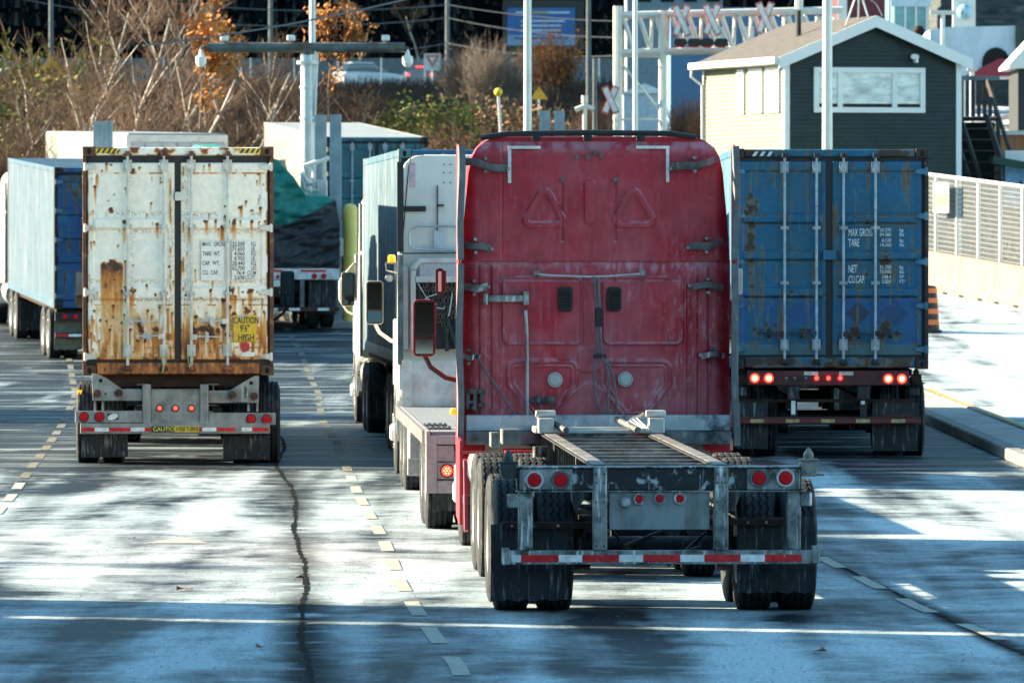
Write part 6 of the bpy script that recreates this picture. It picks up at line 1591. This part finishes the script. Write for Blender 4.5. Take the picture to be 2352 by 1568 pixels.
car(165, 442, R(80), mat('silver_car', (.4,.45,.5), .3, 0, 0, coat=1), 'silver car glimpsed through bare trees at far left')
x, y, z = at(1243, 62, 456); bb = thing('billboard', 'blue billboard with pale rows of writing on the dark hillside', 'billboard', (x, y, z), 0)
w = 155/(F/456)/2; h = 86/(F/456)/2
MB().box(-w-.3,w+.6,.05,.2,-h-.25,h+.5).build('frame', BLACK, bb); o = MB().box(-w,w,0,.04,-h,h).build('picture', mat('blue_poster', (.02,.10,.30), .5, 0, .15, .5), bb)
MB().box(-w,w,-.01,-.002,-h,-h*.45).build('pale_band', mat('pale_blue_poster', (.16,.27,.42), .5, 0, .15, .5), bb)
for i, (a, b, zz) in enumerate(((-.75,-.3,.75),(.2,.85,.75),(-.6,.7,.3),(-.6,.6,.05),(-.6,.6,-.2),(-.8,.8,-.62))): MB().box(a*w,b*w,-.02,-.012,zz*h-.06,zz*h+.06).build('writing_row', mat('pale_writing', (.4,.48,.6), .5) if i < 5 else mat('navy_writing', (.03,.06,.2), .5), bb)
MB().box(-.25*w,.2*w,-.02,-.012,.75*h-.06,.75*h+.08).build('writing_row', mat('ochre_writing', (.4,.28,.05), .5), bb)
for s in (-.6, .6): MB().cyl((s*w,.3,-h-6),(s*w,.3,h),.12,n=8).build('post', BLACK, bb)
def upole(px, d, r, top, lab, arm=False):
    x, y, _ = at(px, 0, d); o = thing('utility_pole', lab, 'utility pole', (x, y, GZ(x,y)-.5), 0, 'utility poles on the hillside')
    MB().cyl((0,0,0),(0,0,top),r,r*.75,n=8).build('pole', mat('grey_timber_pole', (.10,.12,.13), .8, 0, .2, 2), o)
    if arm: MB().box(-1.2,1.2,-.06,.06,top-1,top-.85).build('cross_arm', WOODD, o)
    return o
upole(1028, 452, .16, 14, 'utility pole on the dark hillside right of the gantry beam', True); upole(622, 455, .16, 14, 'utility pole half hidden by the bare trees'); upole(1352, 300, .11, 13, 'pale utility pole left of the signal gantry, the taller of two', True); upole(1366, 250, .09, 4.6, 'short pale pole left of the signal gantry'); upole(118, 300, .11, 14, 'utility pole behind the bare trees at far left')
def wire(p, q, sag, r=.03, lab='overhead wire crossing the dark hillside'):
    p, q = Vector(at(*p)), Vector(at(*q)); pts = []
    for i in range(25): t = i/24; v = p.lerp(q, t); v.z -= sag*4*t*(1-t); pts.append(v)
    o = MB().tube(pts, r, 5).build('overhead_wire', mat('wire', (.10,.11,.12), .6), None); tag(o, lab, 'wire', 'overhead wires')
    return o
wire((-200,-60,450),(1028,42,450),1.6); wire((1028,42,450),(1600,80,440),.6); wire((-200,-110,450),(1028,12,450),1.6); wire((1028,12,450),(1700,40,440),.6); wire((700,95,448),(1028,100,450),.5); wire((1028,100,450),(1500,122,440),.5)
o = wire((330,105,150),(1000,-18,158),.12,.02,'thick overhead cable crossing in front of the bare trees')

# things at upper right ----------------------------------------------------------
def block(name, lab, cat, px0, px1, py0, py1, d, depth, m, extra=None):
    a = at(px0, py1, d); b = at(px1, py0, d); g = GZ((a[0]+b[0])/2, d)
    t = thing(name, lab, cat, ((a[0]+b[0])/2, d, min(g, a[2]))); w = (b[0]-a[0])/2; H = b[2]-min(g, a[2])
    MB().box(-w,w,0,depth,0,H).build('wall', m, t); return t, w, H, a[2]-min(g, a[2])
t, w, H, zb_ = block('shed', 'small pale blue shed behind the signal gantry legs', 'shed', 1432, 1528, 215, 272, 250, 3, mat('pale_blue_shed', (.40,.48,.55), .6))
MB().prism([(-w-.1,H),(w+.1,H),(0,H+.35)], -.1, 3.1).build('roof', mat('pale_roof', (.6,.66,.7), .6), t)
t, w, H, _ = block('apartment_house', 'long grey house with dark eave at the top right, behind the signal gantry', 'house', 1440, 1660, -60, 14, 330, 8, mat('grey_blue_wall', (.20,.24,.28), .7))
MB().box(-w-.2,w+.2,-.3,-.02,1.0,1.4).build('dark_eave', BLACK, t); 
for i in range(4): MB().box(-w+.5+i*1.05,-w+1.1+i*1.05,-.06,-.005,H-1.3,H-.5).build('window', GLASS, t)
t, w, H, _ = block('house', 'blue house behind the lattice of the signal gantry', 'house', 1540, 1900, 18, 130, 300, 9, mat('blue_house', (.10,.22,.36), .7, 0, .15, .6))
for i in range(5): MB().box(-w+.6+i*1.2,-w+1.1+i*1.2,-.06,-.005,H-1.6,H-.8).build('window', WTRIM, t)
t, w, H, _ = block('house', 'dark red house behind the ridge of the green hut', 'house', 1930, 2045, -50, 70, 280, 8, mat('maroon_house', (.12,.015,.03), .7))
MB().box(-w-.1,-w+.25,-.1,-.02,H-4,H).build('corner_trim', WTRIM, t)
t, w, H, _ = block('kiosk', 'teal glazed building behind the antenna on the green hut', 'building', 2052, 2132, -40, 85, 262, 6, mat('teal_glazing', (.16,.38,.40), .3, 0, .3, 1))
for i in range(4): MB().box(-w+i*w*.62,-w+.06+i*w*.62,-.06,-.005,0,H).build('mullion', WTRIM, t)
MB().box(-w-.1,w+.1,-.1,-.01,H-.9,H).build('pale_fascia', mat('pale_fascia', (.45,.58,.66), .6), t)
t, w, H, _ = block('house', 'dark shingled house at the top right corner', 'house', 2160, 2460, -60, 60, 285, 10, mat('dark_shingle_wall', (.045,.055,.06), .8, 0, .5, 2, stretch=(.6,1,3), dirt=((.16,.18,.19), .56, .7, 1.2)))
MB().box(.4,w,-.1,-.01,H-3.3,H-3.1).build('sill', WTRIM, t)
t, w, H, _ = block('sign_board', 'tall white board with a pale blue emblem at top right', 'sign', 2188, 2240, -20, 48, 255, .3, WTRIM)
MB().ball((0,-.1,H-.75), .28).build('emblem', mat('pale_emblem', (.3,.5,.6), .4, 0, .4, 3), t)
# white tank like tent
tk = thing('storage_tent', 'white storage tent with a dark arched mouth and red skirt, right of the green hut', 'tent', at(2235, 155, 240))
s_ = F/240; a = [(-95/s_,-.3),(-100/s_,85/s_),(-60/s_,92/s_),(95/s_,95/s_),(100/s_,-.3)]
MB().prism(a, 0, 5).build('cover', mat('pale_tent', (.45,.56,.64), .6, 0, .2, .8, dirt=((.6,.62,.64), .5, .7, .6)), tk)
MB().prism([(20/s_,-.25)]+[((52+32*math.cos(PI*i/8))/s_, (10+35*math.sin(PI*i/8))/s_) for i in range(8,-1,-1)]+[(84/s_,-.25)], -.05, -.005).build('opening', HOLE, tk)
MB().prism([(-20/s_,-.3),(88/s_,-.3),(88/s_,18/s_),(60/s_,20/s_)], -.12, -.06).build('red_skirt', mat('red_skirt', (.25,.02,.04), .6), tk)
MB().box(96/s_,112/s_,-.2,-.05,-4,96/s_).build('dark_column', mat('dark_green_column', (.02,.05,.04), .7), tk)
t, w, H, zb_ = block('shed', 'nearly black shed with a white roof edge at the far right', 'shed', 2338, 2420, 158, 320, 215, 4, mat('black_shed', (.012,.018,.02), .7))
MB().prism([(-w-.3,H),(w+.3,H),(w+.3,H+.1),(0,H+1.0),(-w-.3,H+.1)], -.3, 4.1).build('roof', WTRIM, t)
t, w, H, zb_ = block('timber_wall', 'orange timber wall beside the stairs at right', 'wall', 2272, 2470, 300, 420, 196, .3, mat('orange_boards', (.32,.13,.06), .8, 0, .2, 3, stretch=(3,1,.3)))
MB().box(-w,w,-.06,-.005,H-.12,H).build('cap', mat('pale_cap', (.6,.55,.5), .7), t)
t = thing('awning', 'dark green awning over the stall at right', 'awning', at(2335, 372, 186)); MB().prism([(-.6,.15),(2.2,-.35),(2.2,-.5),(-.6,-.05)], 0, 2).build('canopy', mat('green_canopy', (.015,.05,.035), .7), t)
for i in range(3): MB().cyl((-.4+i*.9,.1,-2.6),(-.4+i*.9,.1,0),.04,n=6).build('post', BLACK, t)
t = thing('storage_crate', 'blue and white crate under the green awning', 'crate', (at(2335, 0, 186.5)[0], 186.5, at(0,430,186.5)[2]-.5)); MB().box(-.3,.8,0,.8,0,1.1).build('box', mat('blue_crate', (.2,.4,.6), .6, 0, .2), t); MB().box(-.3,.8,-.02,.8,1.1,1.45).build('lid', WTRIM, t)
for px, py, d, hh, lab in ((2235,150,225,2.6,'pale vent post right of the hut gable'),(2240,30,235,2.4,'lamp post with flat head above the hut roof')):
    pass
x, y, z = at(2232, 240, 215); o = thing('vent_post', 'pale post with a cap, right of the green hut wall', 'post', (x, y, z-2)); MB().cyl((0,0,0),(0,0,3.1),.07,n=8).build('post', POLE, o); MB().box(-.15,.15,-.1,.1,3.0,3.15).build('cap', POLE, o)
x, y, z = at(2165, 80, 225); o = thing('lamp_post', 'short grey post with a flat T head above the hut roof', 'lamp post', (x, y, z-4)); MB().cyl((0,0,0),(0,0,4.7),.07,n=8).build('pole', POLE, o); MB().box(-.4,.4,-.1,.1,4.62,4.75).build('lamp_head', POLE, o)
# frosted bank with patches of snow at right
SNOW = mat('snowy_ground', (.06,.06,.065), .9, 0, .4, 1, .5, 4, dirt=((.62,.66,.72), .50, .56, .5))
X, Y = np.meshgrid(np.linspace(8, 40, 26), np.linspace(196, 290, 30)); Zs = ground_z(X, Y) + .15 + 1.6*sstep(8, 14, X)*sstep(196, 215, Y) + .8*(fbm(X*.3, Y*.2, 3)-.3)
sn = color_grid('snowy_bank', X, Y, Zs, np.ones(X.shape+(3,)), SNOW, None); tag(sn, kind='structure')

# ------------------------------------------------------------------ vegetation
BARK = mat('grey_brown_bark', (.13,.10,.08), .85, 0, .3, 3); BIRCH = mat('pale_birch_bark', (.42,.37,.31), .8, 0, .3, 4, dirt=((.12,.09,.07), .6, .7, 6))
TWIG = mat('brown_twigs', (.125,.080,.056), .9, 0, .4, .6, spec=.1); TWIGD = mat('dark_twigs', (.045,.032,.027), .9, 0, .3, .6, spec=.1); TWIGP = mat('beige_twigs', (.17,.125,.095), .9, 0, .3, .6)
LEAFO = mat('orange_leaves', (.42,.15,.012), .8, 0, .3, 2); LEAFG = mat('yellow_green_leaves', (.20,.21,.03), .8, 0, .3, 2); LEAFY = mat('ochre_leaves', (.26,.15,.07), .8, 0, .3, 2); LEAFR = mat('red_leaves', (.40,.05,.04), .8)
def twig(v, f, p, d, L, r, n=3, rnd=None, up=.3):
    base = len(v); q = Vector(p); dd = Vector(d).normalized(); s = Vector((1,0,0)) if abs(dd.x) < .8 else Vector((0,1,0))
    for i in range(n+1):
        t = i/n; rr = r*(1-t*.8); a = dd.cross(s).normalized(); b = dd.cross(a)
        for k in range(3):
            w = 2.0944*k; v.append(q + a*(math.cos(w)*rr) + b*(math.sin(w)*rr))
        if i < n:
            q = q + dd*(L/n); dd = (dd + Vector((rnd.uniform(-.22,.22), rnd.uniform(-.22,.22), rnd.uniform(-.1,.2)+up*.4))).normalized()
    for i in range(n):
        for k in range(3): l = (k+1) % 3; f.append((base+i*3+k, base+i*3+l, base+i*3+3+l, base+i*3+3+k))
    return q, dd
def tree_meshes(seed, H, tr=.11, lean=.1, dens=1.0, spread=.6, leaves=0, lmat_seed=0):
    rnd = random.Random(seed); tv, tf, cv, cf, lv, lf = [], [], [], [], [], []
    def grow(p, d, L, r, lev):
        big = lev < 2; n = 5 if lev == 0 else 3
        p0 = Vector(p); V, Fc = (tv, tf) if big else (cv, cf)
        path = []; q = Vector(p); dd = Vector(d).normalized(); base = len(V); k = 5 if lev == 0 else 3
        for i in range(n+1):
            rr = r*(1-.65*i/n); a = dd.orthogonal().normalized(); b = dd.cross(a)
            for j in range(k): w = 2*PI*j/k; V.append(q + a*(math.cos(w)*rr) + b*(math.sin(w)*rr))
            path.append((Vector(q), Vector(dd), rr))
            q = q + dd*(L/n); dd = (dd + Vector((rnd.gauss(lean*.5,.16), rnd.gauss(0,.16), rnd.gauss(.04,.10)))).normalized()
        for i in range(n):
            for j in range(k): l = (j+1) % k; Fc.append((base+i*k+j, base+i*k+l, base+(i+1)*k+l, base+(i+1)*k+j))
        if lev == 4:
            if leaves and rnd.random() < leaves:
                for _ in range(3):
                    c = path[rnd.randint(1, n)][0] + Vector((rnd.gauss(0,.08), rnd.gauss(0,.08), rnd.gauss(0,.08))); a = Vector((rnd.gauss(0,1), rnd.gauss(0,1), rnd.gauss(0,1))).normalized()*.065; b = a.orthogonal().normalized()*.05
                    m = len(lv); lv.extend([c-a, c+b, c+a, c-b]); lf.append((m,m+1,m+2,m+3))
            return
        nb = {0: 8, 1: 6, 2: 5, 3: 4}[lev]; nb = max(2, int(nb*dens))
        for i in range(nb):
            t = rnd.uniform(.28 if lev == 0 else .15, 1); a, ad, ar = path[min(int(t*n), n)]
            az = rnd.uniform(0, 2*PI); out = Vector((math.cos(az), math.sin(az), 0)); nd = (ad*(1-spread*.55) + out*spread*rnd.uniform(.5,1) + Vector((lean,0,.14))).normalized()
            grow(a, nd, L*rnd.uniform(.42,.66)*(1.15-.5*t if lev == 0 else 1), max(ar*.5, .006), lev+1)
    grow((0,0,-.2), (lean*.5,0,1), H*.62, tr, 0)
    def mk(n, v, f, m): me = bpy.data.meshes.new(n); me.from_pydata([tuple(p) for p in v], [], f); me.update(); me.materials.append(m); return me
    return mk('trunk', tv, tf, BIRCH if seed % 2 == 0 else BARK), mk('crown', cv, cf, TWIG), (mk('leaves', lv, lf, LEAFO) if lv else None)
TREES = [tree_meshes(i+2, h, tr*.58, ln, dn, sp_, lv) for i, (h, tr, ln, dn, sp_, lv) in enumerate(((8.5,.17,.08,1,.8,0),(7.5,.12,.10,1,.85,0),(9,.15,.06,1,.75,.0),(7,.11,.12,1,.9,0),(6.0,.10,.10,1,.8,.0),(5.2,.07,.1,.9,.6,.8)))]
def plant_tree(k, x, y, sc, rot, label, group, name='bare_tree', z=None, cm=None):
    t, c, l = TREES[k]; o = thing(name, label, 'tree', (x, y, GZ(x,y) if z is None else z), rot, group); o.scale = (sc,)*3
    link('trunk', t, None, o); cr = link('crown', c, None, o)
    if l: link('leaves', l, None, o)
    return o
rv = random.Random(21)
spots_ = [(372,192,0,1.05,'tall pale birch with a forked trunk in the middle of the left thicket'),(480,190,1,.9,None),(30,196,1,1.1,None),(90,200,3,1.1,None),(165,190,4,1.15,'slim birch with crooked top at left of the thicket'),(225,198,3,1.2,None),(290,205,2,1.2,None),(330,200,0,1.15,None),(430,205,3,1.25,None),(520,210,0,1.0,None),(575,198,2,.85,'pale leaning birch just left of the gantry column'),(640,204,3,1.0,None),(270,192,1,1.0,None),(-20,192,3,1.1,None),(120,208,0,1.1,None),(400,214,1,1.3,None),(610,216,1,1.1,None),(560,190,4,.8,None),(200,215,2,1.2,None),(680,214,4,1.0,None),(350,222,2,1.2,None)]
_ord = ['first','second','third','fourth','fifth','sixth','seventh','eighth','ninth','tenth','eleventh','twelfth','thirteenth','fourteenth','fifteenth','sixteenth','seventeenth','eighteenth','nineteenth','twentieth']
_rank = {id(s_): _ord[i] for i, s_ in enumerate(sorted([s_ for s_ in spots_ if s_[4] is None], key=lambda s_: s_[0]))}
for i, sp__ in enumerate(spots_):
    px, d, k, sc, lab = sp__
    if lab is None: lab0 = _rank[id(sp__)]; lab = None
    x, y, _ = at(px, 0, d); plant_tree(k, x, y, sc, 0 if lab else rv.uniform(-.6,.6), lab or 'bare brown tree in the thicket behind the left trucks, %s from the left' % lab0, 'bare trees of the left thicket')
plant_tree(5, at(455,0,190)[0], 190, 1.1, 0, 'young tree with bright orange leaves below the gantry beam', None, 'autumn_tree', z=at(0,250,190)[2]-1.2)
plant_tree(5, at(755,0,214)[0], 214, 1.15, 1, 'orange leaved tree right of the gantry mast top', None, 'autumn_tree', z=at(0,110,214)[2]-2.5)
for px, d, k, sc in ((800,225,3,.9),(850,235,1,.8)): plant_tree(k, at(px,0,d)[0], d, sc, rv.uniform(0,3), 'small bare tree right of the gantry mast', 'small bare trees right of the gantry')
# dead pale trees on the dark hill
for px in (965, 830, 1190): x, y, _ = at(px, 0, 470); plant_tree(2, x, y, .9, rv.uniform(0,3), 'grey leafless tree on the dark hillside', 'leafless trees on the dark hillside')
def shrub_mesh(seed, w, h, n, m, leaf=None, nl=0, up=1.0):
    rnd = random.Random(seed); v, f, lv, lf = [], [], [], []
    for i in range(n):
        az = rnd.uniform(0, 2*PI); ro = rnd.uniform(0, .35)*w; p = Vector((ro*math.cos(az), ro*math.sin(az), 0)); out = rnd.uniform(.1, .9)*w/h
        d = Vector((math.cos(az)*out+.12, math.sin(az)*out, up)); q = p; L = h*rnd.uniform(.55, 1.05)
        e, dd = twig(v, f, p, d, L, .02, 4, rnd, .15)
        for k in range(5):
            t = rnd.uniform(.35, 1); s = p.lerp(e, t); e2, d2 = twig(v, f, s, dd + Vector((rnd.gauss(0,.5), rnd.gauss(0,.5), rnd.gauss(.2,.3))), L*rnd.uniform(.18,.4), .011, 2, rnd, .2)
            for _ in range(2): twig(v, f, s.lerp(e2, rnd.uniform(.3,1)), d2 + Vector((rnd.gauss(0,.6), rnd.gauss(0,.6), rnd.gauss(.2,.3))), L*.14, .008, 1, rnd)
            if leaf:
                for _ in range(nl):
                    c = s.lerp(e2, rnd.uniform(.2,1.1)) + Vector((rnd.gauss(0,.06), rnd.gauss(0,.06), rnd.gauss(0,.06))); a = Vector((rnd.gauss(0,1), rnd.gauss(0,1), rnd.gauss(0,1))).normalized()*.06; b = a.orthogonal().normalized()*.045
                    mI = len(lv); lv.extend([c-a, c+b, c+a, c-b]); lf.append((mI,mI+1,mI+2,mI+3))
    me = bpy.data.meshes.new('twigs'); me.from_pydata([tuple(p) for p in v], [], f); me.update(); me.materials.append(m)
    me2 = None
    if lv: me2 = bpy.data.meshes.new('foliage'); me2.from_pydata([tuple(p) for p in lv], [], lf); me2.update(); me2.materials.append(leaf)
    return me, me2
SH = [shrub_mesh(1, 1.6, 2.6, 150, TWIG), shrub_mesh(2, 2.0, 2.2, 150, TWIGD), shrub_mesh(3, 1.7, 3.6, 200, TWIGP, None, 0, 1.2), shrub_mesh(4, 1.6, 2.0, 130, TWIG, LEAFG, 4), shrub_mesh(5, 1.8, 2.2, 130, TWIG, LEAFY, 3), shrub_mesh(6, 1.5, 1.8, 110, TWIGD, LEAFR, 1), shrub_mesh(7, 1.8, 2.8, 120, TWIGD, LEAFO, 3)]
def plant_shrub(k, px, d, sc, label, group=None, z=None, name='shrub'):
    x, y, _ = at(px, 0, d); o = thing(name, label, 'shrub', (x, y, (GZ(x,y) if z is None else z)-.1), rv.uniform(0, 6), group); o.scale = (sc,)*3
    a, b = SH[k]; link('twigs', a, None, o)
    if b: link('foliage', b, None, o)
    return o
for i in range(32):
    px = -30 + i*23 + rv.uniform(-14, 14); plant_shrub(rv.choice((0,0,1,1,0)), px, rv.uniform(187, 205), rv.uniform(.75,1.2), 'dense brown leafless shrub at the foot of the left thicket', 'leafless shrubs at the foot of the left thicket')
for px, d, k, sc, lab in ((960,236,3,1.25,'yellow green shrub above the teal door container'),(1015,234,3,1.45,'larger yellow green shrub above the teal door container, the right one of two'),(1075,238,4,1.2,'ochre shrub left of the tall lamp post'),(1135,236,4,1.2,'rounded brown leaved shrub against the left side of the tall lamp post'),(1180,240,4,1.15,'low ochre shrub behind the tall lamp post'),(1245,238,0,.9,'small brown shrub behind the paired posts'),(1040,228,4,1.0,'brown leaved shrub behind the yellow green ones'),
    (40,214,3,1.3,'green tinged shrub at the far left edge'),(60,236,3,1.8,'tall green leaved shrub above the far left trees'),(150,240,3,2.2,'highest green leaved shrub at upper left'),(250,188,5,.9,'shrub with red leaves low in the left thicket'),(300,188,5,.7,'small shrub with red leaves beside a larger one'),
    (1110,330,2,.9,'tall beige feathery shrub left of the blue billboard'),(1065,335,2,.85,'beige feathery shrub, the lower left one of the clump'),(1165,330,2,.8,'beige feathery shrub, the right one of the clump'),(1270,380,6,1.2,'ochre leaved shrub right of the tall lamp post and under the billboard'),(455,189,6,1.0,'orange leaved shrub below the left end of the gantry beam')):
    plant_shrub(k, px, d, sc, lab)
for i in range(40):
    d = rv.uniform(205, 300); px = rv.uniform(680, 1640); plant_shrub(rv.choice((0,1,1,1)), px, d, rv.uniform(.45,.8), 'dark leafless shrub on the slope below the upper road', 'leafless shrubs on the slope')
# undergrowth over the long slope: too dense to count
def undergrowth(name, x0, x1, y0, y1, n, m, h):
    rnd = random.Random(n); v, f = [], []
    for i in range(n):
        y = rnd.uniform(y0, y1); k = y/F; x = rnd.uniform(x0, x1)*1.0
        z = GZ(x, y); hh = h*rnd.uniform(.5, 1.2)
        for _ in range(4): twig(v, f, (x+rnd.gauss(0,.2), y, z), (rnd.gauss(.1,.4), rnd.gauss(0,.4), 1), hh, .035, 2, rnd)
    me = bpy.data.meshes.new(name); me.from_pydata([tuple(p) for p in v], [], f); me.update(); return tag(link(name, me, m), 'tangled leafless undergrowth covering the long slope', 'undergrowth', None, 'stuff')
undergrowth('undergrowth', -26, 30, 188, 300, 6000, TWIGD, .7); undergrowth('undergrowth', -34, 36, 300, 428, 7000, TWIGD, .75)
# dark wood on the far hillside
def wood():
    rnd = random.Random(77); v, f = [], []
    for i in range(2600):
        y = 470 + 230*rnd.random()**1.3; x = rnd.uniform(-60, 60)*y/560; z = GZ(x, y); H = rnd.uniform(3, 7.5); Rr = H*rnd.uniform(.16,.26)
        lay = 6
        for j in range(lay):
            zz = z + H*(.12+.88*j/lay); r = Rr*(1-j/lay)+.15; n = 9; b = len(v)
            for k in range(n):
                t = 2*PI*(k+rnd.random()*.5)/n; q = r*(1 if k % 2 else .55)*rnd.uniform(.7,1.2); v.append((x+q*math.cos(t), y+q*math.sin(t), zz-H*.05*rnd.random()))
            v.append((x, y, zz+H*.16)); f.extend([(b+k, b+(k+1) % n, b+n) for k in range(n)])
    me = bpy.data.meshes.new('wood'); me.from_pydata(v, [], f); me.update(); tag(link('wood', me, mat('dark_conifer', (.004,.007,.009), .95, 0, .3, .15, spec=0)), 'dark evergreen wood covering the far hillside', 'wood', None, 'stuff')
wood()

# ------------------------------------------------------------------ off to the left: what throws the shade
def offbox(name, lab, x0, x1, y0, y1, h, m):
    t = thing(name, lab, 'building', ((x0+x1)/2, (y0+y1)/2, 0)); w, d = (x1-x0)/2, (y1-y0)/2
    MB().box(-w,w,-d,d,0,h).build('wall', m, t); MB().box(-w-.02,w+.02,-d-.0,d+.0,h,h+.12).build('roof_edge', WTRIM, t); return t
BLOCKM = mat('shade_block_grey', (.35,.36,.36), .6, .1, .1, 2)
# unseen blocks added for the near shade; their slit leaves a sunlit streak
sd = Vector((math.cos(SUN_AZ), -math.sin(SUN_AZ), 0))
def slanted(name, lab, px, y_near, y_far, x_near, x_far, h):
    """block whose long walls run with the sunlight; y values are taken at x = -12"""
    t = thing(name, lab, 'building', (0,0,0)); k = math.tan(SUN_AZ)
    P = [(x_near, y_near-(x_near+12)*k), (x_near, y_far-(x_near+12)*k), (x_far, y_far-(x_far+12)*k), (x_far, y_near-(x_far+12)*k)]
    MB().prism(P, 0, h, 'z').build('wall', BLOCKM, t); return t
slanted('shade_block', 'grey warehouse off the left edge, the nearer one', 0, 22, 57.45, -12, -17, 10.5)
slanted('shade_block', 'grey warehouse off the left edge, the farther one', 0, 57.80, 60.2, -12, -17, 10.5)
slanted('gap_filler', 'low wall closing the gap of the warehouses', 0, 57.46, 57.79, -13, -14, 3.9)  # added to cut the sunlit streak short on the left
for i, (x, y, k, sc) in enumerate(((-14,67,0,.8),(-15,75,3,.85),(-18,79,2,.7),(-15,83,1,.75),(-17,87,0,.8),(-14,91,3,.8),(-21,96,0,1.0),(-18,101,1,1.0),(-20,108,3,1.1))):
    plant_tree(k, x, y, sc, i*1.3, 'bare roadside tree off the left edge', 'roadside trees off the left edge')
